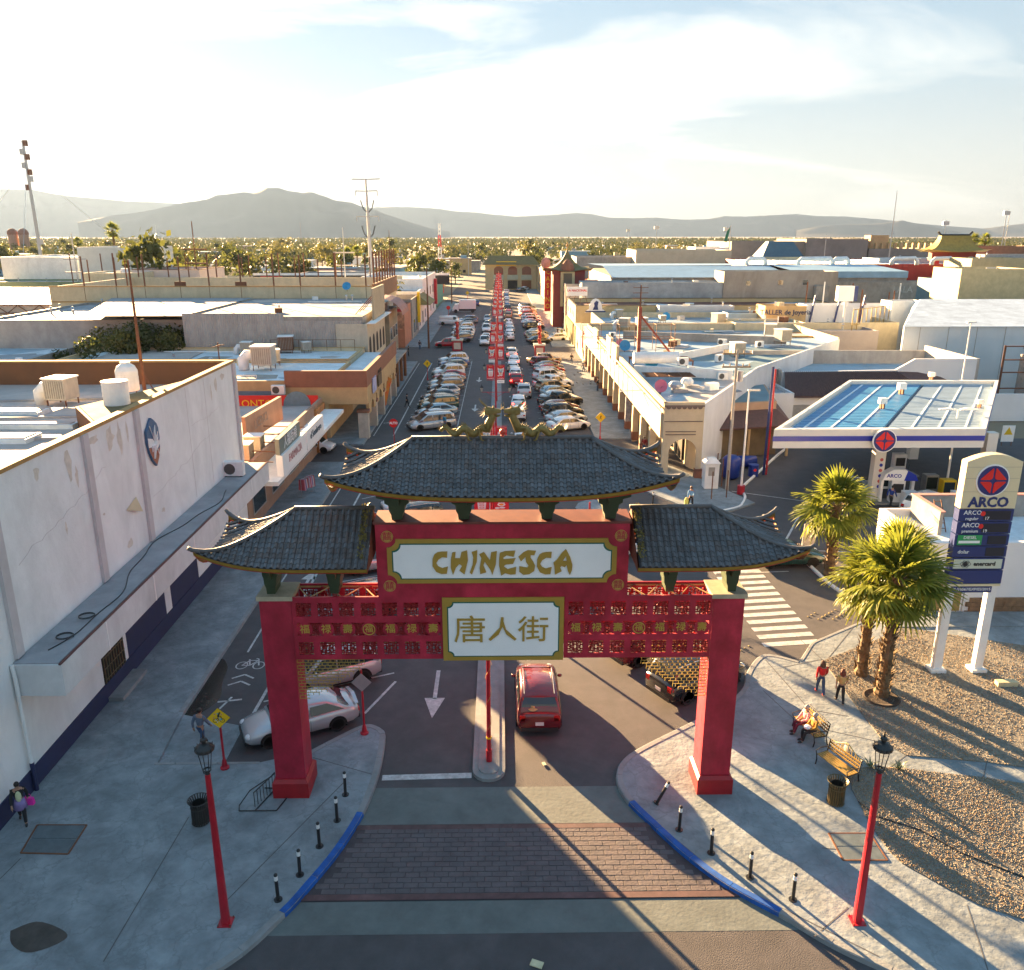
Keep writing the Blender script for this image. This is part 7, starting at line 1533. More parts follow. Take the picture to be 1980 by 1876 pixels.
# ---- far low houses
r2 = random.Random(11)
hm_ = [mWHITE, mCREAM, M('house_blue', (.16,.30,.40), .7, .1, 1), M('house_pink', (.45,.28,.24), .7, .1, 1), mTAN, mGREYW, M('house_green', (.20,.32,.25), .7, .1, 1)]
k = 0
for i in range(240):
 Y = 290+700*r2.random()**1.6; px = r2.uniform(-20,2000); a = VY(px,470,Y)
 if -26 < a.x < 30 and Y < 420: continue
 if Y < 360 and (px > 1060 or px < 400): continue
 if Y < 300: continue
 if abs(a.x-(-3+(Y-420)*.012)) < 14: continue
 w_ = r2.uniform(8,24); h = r2.uniform(3.2,8.5); d = r2.uniform(7,15); wm = r2.choice(hm_); rm = r2.choice([mROOFW,mROOFW,mROOFB,mROOFG,mROOFP])
 t = thing('far_house', 'low flat-roofed house half hidden among the distant trees', 'house', (a.x,Y,0), R(r2.uniform(-4,4)), 'low houses scattered among the distant trees')
 b = MB(); b.box(-w_/2,-d/2,0,w_/2,d/2,h); b.obj('wall', wm, t); b = MB(); b.box(-w_/2-.3,-d/2-.3,h,w_/2+.3,d/2+.3,h+.35); b.obj('roof', rm, t); b = MB(); q_ = r2.uniform(-w_/3,w_/3); b.box(q_,-1,h+.35,q_+r2.uniform(1.2,3.5),1,h+r2.uniform(1.2,2.6)); b.obj('roof_box', r2.choice(hm_), t)
 if Y < 600:
  for q_ in range(int(w_/5)): b = MB(); xx = -w_/2+2.5+q_*5; b.box(xx-.7,-d/2-.05,1,xx+.7,-d/2-.01,2.4); b.obj('window', mDARK, t)
 k += 1
# ================================================================== VEHICLES
mTYRE = M('tyre_rubber', (.02,.02,.02), .85, .1, 8); mRIM = M('wheel_rim', (.50,.51,.52), .35, 0, metal=.2)
mHEAD = M('headlight_glass', (.65,.68,.70), .1, 0, spec=.8); mTAIL = M('taillight_red', (.45,.01,.01), .2, 0); mTRIM = M('black_trim', (.02,.02,.022), .5, 0)
mARCHW = M('wheel_well', (.008,.008,.008), .9, 0); mPLATE = M('plate_white', (.6,.62,.62), .5, 0)
mBRAKE = M('brake_light', (.5,.01,.01), .2, 0, emit=(1,.03,.02), estr=2.2)
def paint(name, c, metal=.0): return M('paint_'+name, c, .22, .03, 2, metal=metal, coat=.8)
PAINT = {'white': paint('white',(.74,.75,.76)), 'silver': paint('silver',(.46,.48,.50),.35), 'grey': paint('grey',(.16,.17,.18),.3), 'black': paint('black',(.012,.012,.014)),
         'red': paint('red',(.40,.012,.015)), 'dark red': paint('darkred',(.12,.008,.014)), 'blue': paint('blue',(.03,.08,.22)), 'tan': paint('tan',(.36,.28,.17),.3), 'dark green': paint('green',(.02,.06,.05)), 'pale blue': paint('paleblue',(.30,.40,.46),.3)}
def ring12(x, zb, zt, w, tuck=.0, crown=.05, sh=.10):
 """cross-section of the lower body, 14 points"""
 h = [(0,zb),(w*.86,zb),(w*.97,zb+.10),(w,zb+(zt-zb)*.45),(w*.975,zt-sh),(w*.90,zt-.02),(w*.5,zt+crown*.7),(0,zt+crown)]
 return [(x,-a,z) for a,z in h]+[(x,a,z) for a,z in h[-2:0:-1]]
KINDS = {
 # L, W, body stations (x, zb, ztop, wscale), cabin (rear base x, rear roof x, front roof x, front base x), roof z, belt z, wheel r, wheelbase(x rear, x front)
 'sedan': dict(L=4.6,W=1.8,st=[(-2.3,.42,.72,.80),(-2.24,.32,.92,.90),(-2.0,.24,.99,.97),(-1.3,.2,1.0,1),(0,.2,.94,1),(1.0,.2,.93,1),(1.7,.22,.82,.98),(2.1,.26,.70,.92),(2.28,.36,.58,.80)],cab=(-1.95,-.95,.35,1.25),rz=1.44,bz=.93,r=.32,wb=(-1.35,1.38),post=[-.25]),
 'hatchback': dict(L=4.0,W=1.72,st=[(-2.0,.42,.80,.84),(-1.95,.3,.98,.92),(-1.6,.22,1.02,.98),(0,.2,.98,1),(.9,.2,.96,1),(1.5,.22,.86,.97),(1.85,.28,.72,.90),(1.98,.38,.60,.80)],cab=(-1.9,-1.35,.25,1.15),rz=1.5,bz=.96,r=.31,wb=(-1.25,1.25),post=[-.35]),
 'suv': dict(L=4.6,W=1.86,st=[(-2.3,.5,.92,.86),(-2.25,.36,1.08,.94),(-1.9,.28,1.12,.99),(0,.26,1.08,1),(1.0,.26,1.08,1),(1.7,.28,1.0,.98),(2.12,.34,.88,.93),(2.28,.46,.74,.84)],cab=(-2.2,-1.85,.35,1.15),rz=1.72,bz=1.06,r=.37,wb=(-1.35,1.4),post=[-.25,-1.25]),
 'minivan': dict(L=5.0,W=1.95,st=[(-2.5,.44,.86,.86),(-2.45,.3,1.04,.94),(-2.0,.22,1.08,.99),(0,.2,1.04,1),(1.2,.2,1.02,1),(1.9,.22,.90,.97),(2.35,.28,.74,.90),(2.48,.38,.60,.80)],cab=(-2.42,-2.05,.55,1.65),rz=1.72,bz=1.03,r=.34,wb=(-1.5,1.55),post=[.1,-1.2]),
 'pickup truck': dict(L=5.4,W=1.92,st=[(-2.7,.5,.98,.92),(-2.66,.4,1.08,.97),(-2.2,.34,1.1,1),(-.9,.32,1.1,1),(0,.3,1.1,1),(1.4,.3,1.1,1),(2.2,.34,1.02,.98),(2.6,.4,.88,.94),(2.7,.5,.74,.86)],cab=(-.95,-.75,.55,1.25),rz=1.8,bz=1.08,r=.39,wb=(-1.65,1.75),post=[-.05]),
 'cargo van': dict(L=5.4,W=1.98,st=[(-2.7,.5,1.25,.92),(-2.66,.34,1.35,.97),(-2.2,.3,1.36,1),(0,.3,1.3,1),(1.5,.3,1.22,1),(2.1,.32,1.08,.98),(2.6,.38,.88,.93),(2.7,.5,.70,.86)],cab=(-2.68,-2.6,1.15,1.95),rz=2.05,bz=1.24,r=.36,wb=(-1.75,1.75),post=[.55]),
}
CARM = {}
def car_parts(kind):
 if kind in CARM: return CARM[kind]
 d = KINDS[kind]; W = d['W']/2; out = []
 b = MB(); b.loft([ring12(x, zb, zt, W*ws) for x, zb, zt, ws in d['st']])
 x0, x1, x2, x3 = d['cab']; rz, bz = d['rz'], d['bz']; wr = W*(.74 if kind in ('sedan','hatchback') else .82)
 wbt = W*.93
 def cs(x, z, w1, wtop):   # cabin section
  t = max(0.02, (z-bz)/(rz-bz)); wt = wbt+(wtop-wbt)*t
  return [(x,-wbt,bz-.06),(x,-wt,z-.07*t),(x,-wt*.86,z),(x,0,z+.03*t),(x,wt*.86,z),(x,wt,z-.07*t),(x,wbt,bz-.06)]
 secs = [(x0,bz+.0),((x0*.45+x1*.55),bz+(rz-bz)*.6),(x1,rz-.02),((x1+x2)/2,rz+.01),(x2,rz-.03),((x2+x3)/2,bz+(rz-bz)*.52),(x3,bz-.0)]
 b.loft([cs(x,z,0,wr) for x,z in secs])
 if kind == 'pickup truck':
  pass
 body = b.mesh('car_body', PAINT['white'], smooth=True)
 # crease the shading a bit
 out.append(('body', body, 'paint', None))
 g = MB(); e = .012
 def wtx(z): return wbt+(wr-wbt)*max(0,(z-bz)/(rz-bz))
 def windscr(xa, za, xb, zb_, s):
  wa, wb_ = wtx(za)*.90, wtx(zb_)*.80
  n_ = Vector((zb_-za,0,abs(xb-xa))).normalized(); ox = s*n_.x*e*1.6; oz = n_.z*e*1.6
  xm, zm = (xa+xb)/2, (za+zb_)/2; wm = (wa+wb_)/2; ox2 = ox+s*.02
  g.add([(xa+ox,-wa,za+oz),(xa+ox,wa,za+oz),(xm+ox2,wm,zm+oz+.02),(xm+ox2,-wm,zm+oz+.02),(xb+ox,wb_,zb_+oz+.02),(xb+ox,-wb_,zb_+oz+.02)], [(0,1,2,3),(3,2,4,5)])
 windscr(x3-.10, bz+.06, x2+.08, rz-.06, 1)
 f = g.mesh('windshield', mGLASS); out.append(('windshield', f, None, None))
 g = MB(); windscr(x0+.08 if kind != 'cargo van' else x0+.02, bz+.06, x1-.06 if kind != 'cargo van' else x1-.02, rz-.10 if kind != 'cargo van' else rz-.25, -1)
 out.append(('rear_window', g.mesh('rear_window', mGLASS), None, None))
 # side glass, split at posts
 zl, zh = bz+.03, rz-.13
 tl = (zh-bz)/(rz-bz); xr_top = x0+(x1-x0)*tl+.08; xf_top = x3+(x2-x3)*tl-.05
 cuts = [x0+.25]+sorted(d['post'])+[x3-.22]; tops = [xr_top+.1]+sorted(d['post'])+[xf_top-.03]
 if kind == 'cargo van': cuts = cuts[1:]; tops = tops[1:]
 for s in (-1,1):
  for i in range(len(cuts)-1):
   g = MB(); a, c = cuts[i]+.04, cuts[i+1]-.04; ta, tc = tops[i]+.04, tops[i+1]-.04
   if tc-ta < .12: continue
   wl, wh = wtx(zl)+e, wtx(zh)+e*1.2
   g.add([(a,s*wl,zl),(c,s*wl,zl),(tc,s*wh,zh),(ta,s*wh,zh)], [(0,1,2,3) if s < 0 else (3,2,1,0)])
   out.append(('side_window', g.mesh('side_window', mGLASS, fix=False), None, None))
 # wheels
 r = d['r']; ty = MB(); ty.lathe([(r*.62,-.10),(r*.94,-.11),(r,-.07),(r,.07),(r*.94,.11),(r*.62,.10)], n=16, caps=False); ty.xf(Matrix.Rotation(math.pi/2,4,'X'))
 tym = ty.mesh('tyre', mTYRE, smooth=False)
 rm = MB(); rm.lathe([(r*.64,-.098),(r*.60,-.07),(r*.2,-.085),(r*.12,-.10),(.001,-.10)], n=16, caps=False)
 for k_ in range(5):
  t = 2*math.pi*k_/5;
  rm.add([(r*.12*math.cos(t+.5),r*.12*math.sin(t+.5),-.108),(r*.12*math.cos(t-.5),r*.12*math.sin(t-.5),-.108),(r*.6*math.cos(t-.16),r*.6*math.sin(t-.16),-.1),(r*.6*math.cos(t+.16),r*.6*math.sin(t+.16),-.1)], [(0,1,2,3)], 1)
 rm.xf(Matrix.Rotation(math.pi/2,4,'X')); rmm = rm.mesh('rim', [mTRIM, mRIM])
 for x in d['wb']:
  for s in (-1,1): out.append(('wheel', tym, None, (x, s*(W-.10), r, 0 if s < 0 else math.pi, rmm)))
 aw = MB()
 for x in d['wb']:
  for s in (-1,1):
   R2 = r*1.2; P = [(x+R2*math.cos(t), r*1.02+R2*math.sin(t)) for t in [math.pi*i/10 for i in range(11)]]+[(x+R2,.2),(x-R2,.2)]
   aw.vprism(P, s*(W-.02) if s > 0 else s*(W+.006), s*(W+.006) if s > 0 else s*(W-.02))
 out.append(('wheel_arch', aw.mesh('wheel_arch', mARCHW), None, None))
 L = d['L']/2; zhd = d['st'][-2][2]-.10; ztl = d['st'][1][2]-.18
 for s in (-1,1):
  hl = MB(); hl.ball((L-.16, s*W*.66, zhd), .17, 8, 5, sc=(.9,1.15,.62)); out.append(('headlight', hl.mesh('headlight', mHEAD, smooth=True), None, None))
  tl_ = MB(); tl_.obox((-L+.05, s*W*.74, ztl), (.10,.24,.15 if kind in ('sedan','hatchback') else .24), 0); out.append(('taillight', tl_.mesh('taillight', mTAIL), 'tail', None))
  mi = MB(); mi.ball((x3-.42, s*(wbt+.14), bz+.06), .11, 8, 4, sc=(.6,1,.75)); out.append(('mirror', mi.mesh('mirror', PAINT['white'], smooth=True), 'paint', None))
  pass
 bp = MB(); bp.obox((-L+.06,0,.40),(.16,W*1.62,.16)); bp.obox((L-.06,0,.36),(.18,W*1.5,.16)); bp.obox((L-.08,0,.56),(.12,W*.8,.12))
 out.append(('bumper', bp.mesh('bumper', mTRIM), None, None))
 pl = MB(); pl.obox((-L+.01,0,.66 if kind != 'pickup truck' else .55),(.05,.34,.15)); out.append(('licence_plate', pl.mesh('licence_plate', mPLATE), None, None))
 if kind in ('suv','minivan'):
  rk = MB()
  for s in (-1,1): rk.tube([(x1+.05,s*wr*.8,rz+.02),((x1+x2)/2,s*wr*.8,rz+.06),(x2-.05,s*wr*.8,rz+.01)], .018, 5)
  out.append(('roof_rail', rk.mesh('roof_rail', mSTEEL), None, None))
 # door seams
 ds = MB()
 for s in (-1,1):
  for x in sorted(d['post'])+[x3-.5]: ds.box(x-.006, s*W*1.0-.004, .32, x+.006, s*W*1.0+.004, bz-.12)
  ds.box(min(d['wb'])+.45, s*W*1.0-.004,.30,max(d['wb'])-.45,s*W*1.0+.004,.312)
 out.append(('door_seam', ds.mesh('door_seam', mTRIM), None, None))
 if kind == 'pickup truck':
  bd = MB(); bd.box(-2.55,-W*.8,1.125,-1.05,W*.8,1.16); out.append(('bed', bd.mesh('bed', mARCHW), None, None))
 CARM[kind] = out; return out
CARN = {'sedan':'parked_car','hatchback':'parked_car','suv':'parked_suv','minivan':'parked_minivan','pickup truck':'parked_pickup_truck','cargo van':'parked_van'}
def car(kind, col, x, y, rz, label, group=None, moving=False, brake=False, lod=0, name=None):
 t = thing(name or (CARN[kind].replace('parked_','') if moving else CARN[kind]), label, {'pickup truck':'truck','cargo van':'van','minivan':'van'}.get(kind,'car'), (x,y,.0), rz, group)
 for nm, me, m, w_ in car_parts(kind):
  if lod >= 1 and nm in ('door_seam','mirror','licence_plate','bumper','roof_rail','headlight') and not (lod == 1 and nm in ('bumper','mirror')): continue
  if lod >= 2 and nm in ('wheel_arch',): pass
  if w_:
   wx, wy, wz, wr_, rimm = w_
   o = link_mesh('wheel', me, t, (wx,wy,wz), wr_)
   if lod < 2: link_mesh('rim', rimm, o)
  else:
   mt = PAINT[col] if m == 'paint' else (mBRAKE if (m == 'tail' and brake) else None)
   link_mesh(nm, me, t, mat=mt)
 return t
HL = R(203); HR = R(25)
# --- by the gate
def carp(kind, col, px, py, rz, label, **k):
 p = G(px, py, .35 if kind in ('sedan','hatchback') else .4); return car(kind, col, p.x, p.y, rz, label, **k)
c = car('sedan','silver', -8.3, 29.9, R(206), 'silver sedan with rear spoiler parked nearest behind the left gate pillar')
b = MB(); b.loft([[(-2.28,-.72,.98),(-2.14,-.72,.98),(-2.14,-.72,1.01),(-2.28,-.72,1.01)],[(-2.32,0,1.10),(-2.16,0,1.10),(-2.16,0,1.13),(-2.32,0,1.13)],[(-2.28,.72,.98),(-2.14,.72,.98),(-2.14,.72,1.01),(-2.28,.72,1.01)]])
o = b.obj('spoiler', PAINT['silver'], c)
car('suv','silver', -7.9, 33.6, R(206), 'long silver car parked behind the spoiler sedan, seen through the gold openwork')
car('suv','grey', -7.8, 40.4, R(205), 'dark grey car with pale roof seen under the left gate roof')
car('sedan','silver', -7.6, 47.2, R(205), 'silver sedan parked behind the dark grey car near the left gate roof')
car('hatchback','white', -7.4, 50.7, R(205), 'white hatchback in the parked row left of the name board')
car('suv','black', -6.2, 54.6, R(200), 'black car with pale windscreen seen between the left and main gate roofs')
car('hatchback','white', -6.8, 58.2, R(200), 'white car at the far end of the near left row')
car('suv','dark red', 1.52, 31.4, R(90), 'red suv driving away beyond the gate, straw hat in its rear window', moving=True, brake=False)
hat = MB(); hat.lathe([(.0,.13),(.07,.12),(.09,.04),(.19,.02),(.2,.0),(.001,.0)], n=14)
hob = hat.obj('straw_hat', M('straw', (.45,.34,.14), .8, .2, 20), loc=(1.25,29.33,1.22)); tag(hob, 'straw hat lying on the shelf in the rear window of the red suv', 'hat')
car('suv','black', 8.75, 32.95, R(31), 'black boxy suv parked nearest behind the right gate pillar')
car('suv','dark red', 7.2, 36.2, R(31), 'dark maroon suv parked behind the black boxy suv, under the gold openwork')
car('sedan','grey', 1.7, 50.5, R(90), 'dark grey sedan driving away, seen under the main gate roof', moving=True, brake=True)
car('sedan','white', 8.2, 49.6, R(35), 'white sedan with only its roof seen between main and right gate roofs')
car('sedan','white', 2.0, 44.5, R(90), 'white sedan hidden but for its roof above the name board', moving=True)
car('hatchback','white', -17.6, 75.8, R(-8), 'white hatchback waiting in the side street beyond the shop signs', moving=True)
car('sedan','dark green', 17.6, 47.5, R(5), 'dark teal sedan in front of the right gate roof tip', moving=True)
car('suv','white', 31.2, 56.6, R(28), 'white suv filling up at the pumps beside the canopy column', moving=True)
car('sedan','pale blue', 27.6, 61.5, R(28), 'pale sedan behind the canopy column at the filling station', moving=True)
# --- second block, rows slanting to the kerb
def row(spec, x, y0, step, rz, where, group, lod=0, dx=0):
 for i, s in enumerate(spec):
  if not s: continue
  k_, c_ = s
  car(k_, c_, x+U(-.25,.25)+dx*i, y0+step*i+U(-.15,.15), rz+U(-.035,.035), f'{c_} {k_}, {ORD[i]} in the {where}', group, lod=lod)
S_, H_, V_, N_, P_ = 'sedan','hatchback','suv','minivan','pickup truck'
row([(N_,'silver'),(S_,'silver'),(S_,'pale blue'),(V_,'dark green'),(S_,'tan'),(S_,'grey'),(H_,'silver'),(V_,'grey'),(V_,'silver'),(S_,'grey'),(S_,'red'),(V_,'white'),(S_,'pale blue'),(H_,'tan'),(S_,'blue'),(V_,'white')],
 -7.35, 85.4, 3.05, HL, 'parked row on the left beyond the stop sign', 'cars parked on the left beyond the stop sign')
row([(S_,'white'),(S_,'silver'),(V_,'black'),(S_,'dark red'),(P_,'black'),(S_,'silver'),(H_,'pale blue'),(V_,'tan'),(P_,'white'),(S_,'tan'),(V_,'white'),(H_,'silver'),(S_,'red'),(S_,'grey'),(V_,'dark red'),(P_,'tan')],
 7.0, 84.6, 3.05, HR, 'parked row in front of the arcade on the right', 'cars parked in front of the arcade on the right')
row([(V_,'grey'),(S_,'grey'),(H_,'silver'),(V_,'white'),(S_,'white'),(S_,'silver'),(V_,'white'),(V_,'grey'),None,None,(S_,'grey'),(V_,'blue'),(S_,'grey')],
 -7.6, 158.5, 3.3, HL, 'far left row beyond the second crossing', 'cars parked in the far left row', lod=1)
row([(S_,'black'),(V_,'tan'),(V_,'tan'),(S_,'blue'),(S_,'grey'),None,None,(V_,'black'),(S_,'blue'),(S_,'grey'),(S_,'white'),(V_,'silver'),(S_,'dark red'),(V_,'white'),(S_,'silver'),(V_,'red'),(S_,'white'),(H_,'silver'),(S_,'grey'),(V_,'white'),(S_,'silver'),(S_,'black'),(V_,'grey')],
 7.2, 156.5, 3.4, HR, 'far right row beyond the second crossing', 'cars parked in the far right row', lod=1)
car('hatchback','white', 10.6, 160.5, R(200), 'small white car nosing out beside the lamp at the second crossing')
car('suv','red', -9.6, 151.2, R(185), 'red suv crossing behind the left dragon column', moving=True, lod=0)
# traffic
for i, (k_, c_, y) in enumerate([(V_,'white',77.5),(S_,'white',90.5),(S_,'white',97),(V_,'silver',103.5),(V_,'red',112),(S_,'white',118.5),(S_,'white',124.5),(S_,'white',131),(V_,'white',138),(H_,'white',162),(S_,'white',168.5),(S_,'silver',175.5),(S_,'white',183),(H_,'white',190),(V_,'tan',205),(S_,'red',215),(V_,'black',226),(S_,'blue',237),(V_,'silver',248),(S_,'white',262),(S_,'blue',276),(V_,'white',292)]):
 car(k_, c_, 2.0+U(-.2,.2)+(1.1 if i in (3,) else 0), y, R(90)+U(-.03,.03), f'{c_} {k_} driving away, {ORD[i]} in the queue right of the banner poles', 'cars queuing away right of the banner poles', moving=True, brake=i in (2,4,5,7,8), lod=0 if i < 9 else 1)
for i, (k_, c_, y) in enumerate([(V_,'white',154.5),(S_,'white',161),(V_,'white',176),(S_,'white',186),(S_,'silver',199)]):
 car(k_, c_, -2.9+U(-.2,.2), y, R(270)+U(-.03,.03), f'{c_} {k_} coming towards the gate, {ORD[i]} in the lane left of the banner poles', 'cars coming down the left lane', moving=True, lod=1)
car('cargo van','white', -11.2, 190.5, R(-3), 'white cargo van turning across the far left lane', moving=True, lod=0)
for i, y in enumerate((246,252,258)): car('sedan',['grey','white','black'][i], 7.6+i*1.6, y+62, R(60), f'{["grey","white","black"][i]} sedan turning before the yellow building at the street end', moving=True, lod=2)
t = thing('box_truck', 'white box truck standing at the far left kerb before the yellow building', 'truck', (-9.6,222,0), R(183))
b = MB(); b.box(-3.2,-1.15,1.0,1.2,1.15,3.3); b.obj('cargo_box', PAINT['white'], t); b = MB(); b.loft([[(1.3,-1,.5),(1.3,-1,2.3),(1.3,1,2.3),(1.3,1,.5)],[(2.4,-1,.5),(2.3,-1,2.2),(2.3,1,2.2),(2.4,1,.5)],[(3.1,-.98,.5),(2.9,-.98,1.3),(2.9,.98,1.3),(3.1,.98,.5)]]); b.obj('cab', PAINT['white'], t)
b = MB(); b.add([(2.42,-.9,2.1),(2.42,.9,2.1),(2.96,.9,1.32),(2.96,-.9,1.32)],[(0,1,2,3)]); b.obj('windshield', mGLASS, t)
for x in (-2.3,2.1):
 for s in (-1,1): b = MB(); b.cyl((x,s*1.0-.12,.45),(x,s*1.0+.12,.45),.45,n=14); b.obj('wheel', mTYRE, t)
b = MB(); b.box(-3.2,-.5,.5,1.3,.5,.98); b.obj('chassis', mTRIM, t)
car('suv','blue', -7.2, 243, R(100), 'dark blue pickup-like suv pulling in by the far left corner', moving=True, lod=1)
# ================================================================== STREET FURNITURE
def lamp(px, py, label, h=5.1, name='street_lamp'):
 p = G(px,py,.14); t = thing(name, label, 'lamp', (p.x,p.y,.14))
 b = MB(); b.loft([[(sx*a,sy*a,z) for sx,sy in ((-1,-1),(-.4,-1.2),(.4,-1.2),(1,-1),(1.2,-.4),(1.2,.4),(1,1),(.4,1.2),(-.4,1.2),(-1,1),(-1.2,.4),(-1.2,-.4))] for a,z in ((.098,.03),(.098,.2),(.058,h))]); b.obj('post', mREDP, t)
 b = MB(); b.obox((0,0,.015),(.40,.40,.03));
 b.obj('base_plate', mREDP, t)
 for sx in (-1,1):
  for sy in (-1,1): b = MB(); b.cyl((sx*.17,sy*.17,.03),(sx*.17,sy*.17,.08),.02,n=6); b.obj('bolt', mRUST, t)
 t2 = MB()
 for k_ in range(4):
  a = math.pi/4+k_*math.pi/2; c, s = math.cos(a), math.sin(a)
  t2.tube([(c*.03,s*.03,h),(c*.10,s*.10,h+.08),(c*.13,s*.13,h+.28),(c*.20,s*.20,h+.78)], .012, 4)
 t2.lathe([(.09,h+.12),(.12,h+.13),(.12,h+.16),(.09,h+.16),(.09,h+.12)], n=12, caps=False); t2.lathe([(.05,h-.02),(.07,h+.02),(.03,h+.09)], n=8)
 t2.obj('lantern_frame', mBLACK, t)
 b = MB(); b.lathe([(.25,h+.76),(.27,h+.80),(.25,h+.86),(.15,h+.95),(.06,h+.99),(.06,h+1.06),(.10,h+1.07),(.09,h+1.12),(.03,h+1.15),(.02,h+1.25),(.004,h+1.34)], n=14)
 for k_ in range(12):
  a = 2*math.pi*k_/12; b.add([(.26*math.cos(a-.12),.26*math.sin(a-.12),h+.8),(.26*math.cos(a+.12),.26*math.sin(a+.12),h+.8),(.29*math.cos(a),.29*math.sin(a),h+.9)], [(0,1,2)])
 b.obj('lantern_cap', mBLACK, t, smooth=False); return t
lamp(437,1784,'red lamp post with black lantern on the left pavement, beside the mesh bin')
lamp(1657,1781,'red lamp post with black lantern on the right pavement, before the gravel garden')
bol = thing('bollard', '', 'bollard')
b = MB(); b.cyl((0,0,.02),(0,0,.74),.055,n=12); b.cyl((0,0,.9),(0,0,.95),.057,n=12); b.ball((0,0,.95),.055,10,4,sc=(1,1,.6)); b.obj('post', mBLACK, bol)
b = MB(); b.cyl((0,0,.74),(0,0,.9),.058,n=12); b.obj('reflective_band', mWHITE, bol); b = MB(); b.cyl((0,0,0),(0,0,.025),.13,n=14); b.obj('base', mBLACK, bol)
BP = [((668,1537),'furthest up the left kerb, nearest the left pillar'),((652,1587),'second from the left pillar'),((618,1637),'in the middle of the left five'),((580,1692),'second from the bottom, left kerb, its white band nearly gone'),((538,1740),'lowest of the five on the left kerb'),
      ((1270,1553),'leaning to the right by the kerb left of the right pillar'),((1313,1605),'next after the leaning one, right kerb'),((1375,1650),'in the middle of the right five'),((1450,1697),'fourth along the right kerb from the leaning one'),((1533,1740),'lowest of the right five, nearest the right lamp post'),
      ((1063,1190),None),((1262,975),'upright by the far crosswalk near the man in blue'),((1200,1008),'leaning on the far corner beyond the gate')]
first = True
for i, ((px,py), lb) in enumerate(BP):
 if lb is None: continue
 p = G(px,py,.14); label = 'black bollard '+lb
 o = bol if first else copy_tree(bol); first = False
 o.location = (p.x,p.y,.14); o['label'] = label; o['group'] = 'black bollards with white bands'
 o.rotation_euler = (U(-.02,.02), U(-.02,.02), 0)
 if 'leaning' in label and i == 5: o.rotation_euler = (0, .42, 0)
 if i == 3: [c for c in o.children if c.name.startswith('reflective')][0].scale = (1,1,1)
# bins
def bin_(px, py, label, mat, flare=.1):
 p = G(px,py,.14); t = thing('litter_bin', label, 'bin', (p.x,p.y,.14)); n = 22
 for k_ in range(n):
  a = 2*math.pi*k_/n; c, s = math.cos(a), math.sin(a); tx, ty = -s*.026, c*.026; b = MB()
  pr = [(.29,.04),(.285,.5),(.27,.72),(.30,.84),(.36,.93)]
  b.loft([[(c*r_+tx,s*r_+ty,z),(c*r_-tx,s*r_-ty,z),(c*(r_-.015)-tx,s*(r_-.015)-ty,z),(c*(r_-.015)+tx,s*(r_-.015)+ty,z)] for r_,z in pr]); b.obj('slat', mat, t)
 b = MB(); b.lathe([(.001,.06),(.25,.06),(.25,.8),(.22,.8),(.20,.1),(.001,.1)], n=18, caps=False); b.obj('liner', M('bin_liner', (.015,.015,.013), .6, .2, 6), t)
 b = MB()
 for z, r_ in ((.05,.295),(.66,.285),(.92,.36)): b.lathe([(r_,z-.02),(r_+.012,z),(r_,z+.02),(r_-.02,z),(r_,z-.02)], n=22, caps=False)
 b.obj('hoop', mat, t); return t
bin_(1615,1552,'bronze slatted bin in the sun beside the empty bench', M('bronze_paint', (.10,.075,.03), .4, .2, 6, metal=.3)); bin_(389,1590,'black slatted bin behind the left red lamp post', M('bin_black', (.03,.028,.025), .5, .2, 6))
bin_(712,735,'dark bin on the far left pavement by the arcade corner', MATS['bin_black'])
# benches
mSLAT = M('bench_slat_ochre', (.34,.22,.06), .5, .2, 6)
def bench(x, y, rz, label, ornate=False):
 t = thing('park_bench', label, 'bench', (x,y,.14), rz)      # sits facing local -x ; length along y
 for i in range(5): b = MB(); b.obox((-.22+.105*i,0,.44),(.075,1.5,.03)); b.obj('seat_slat', mSLAT, t)
 for i in range(3): b = MB(); b.obox((.30+.03*i,0,.56+.12*i),(.025,1.5,.08),ry=-.25); b.obj('back_slat', mSLAT, t)
 for s in (-1,1):
  b = MB(); y_ = s*.76
  b.tube([(-.28,y_,0),(-.24,y_,.2),(-.28,y_,.42),(.26,y_,.42),(.30,y_,.2),(.36,y_,0)], .028, 5); b.tube([(-.28,y_,.42),(-.33,y_,.62),(-.1,y_,.68),(.28,y_,.62)], .022, 5); b.tube([(.26,y_,.42),(.36,y_,.9)], .028, 5)
  b.obj('end_frame', mBLACK, t)
 if ornate:
  b = MB()
  for k_ in range(14):
   y_ = -.7+1.4*k_/13; h = .86+.28*math.exp(-(y_/.35)**2)+U(0,.05); b.tube([(.38,y_,.55),(.40,y_+U(-.04,.04),h)], .014, 4)
  b.tube([(.38,-.74,.88)]+[(.41,-.7+1.4*k_/13,.88+.28*math.exp(-((-.7+1.4*k_/13)/.35)**2)) for k_ in range(14)]+[(.38,.74,.88)], .02, 5)
  b.obj('ornate_back', M('bench_gilt', (.45,.33,.10), .5, .2, 6), t)
  b = MB(); b.ball((.40,.0,.93), .15, 12, 6, sc=(.25,1,1)); b.obj('back_emblem', M('emblem_cream', (.55,.48,.36), .6, .2, 9), t)
 else:
  b = MB()
  for k_ in range(12): y_ = -.7+1.4*k_/11; b.tube([(.36,y_,.5),(.40,y_,.9)], .012, 4)
  b.tube([(.40,-.74,.92),(.40,.74,.92)], .02, 5); b.obj('back_grille', mBLACK, t)
 return t
p = G(1572,1432,.14); BX, BY, BR = p.x-.05, p.y+.35, R(12)
bench(BX,BY,BR,'park bench where an elderly couple sit, before the two palms')
p = G(1617,1500,.14); bench(p.x+.05,p.y+.15,R(24),'empty slatted park bench with ornate back beside the bronze bin', True)
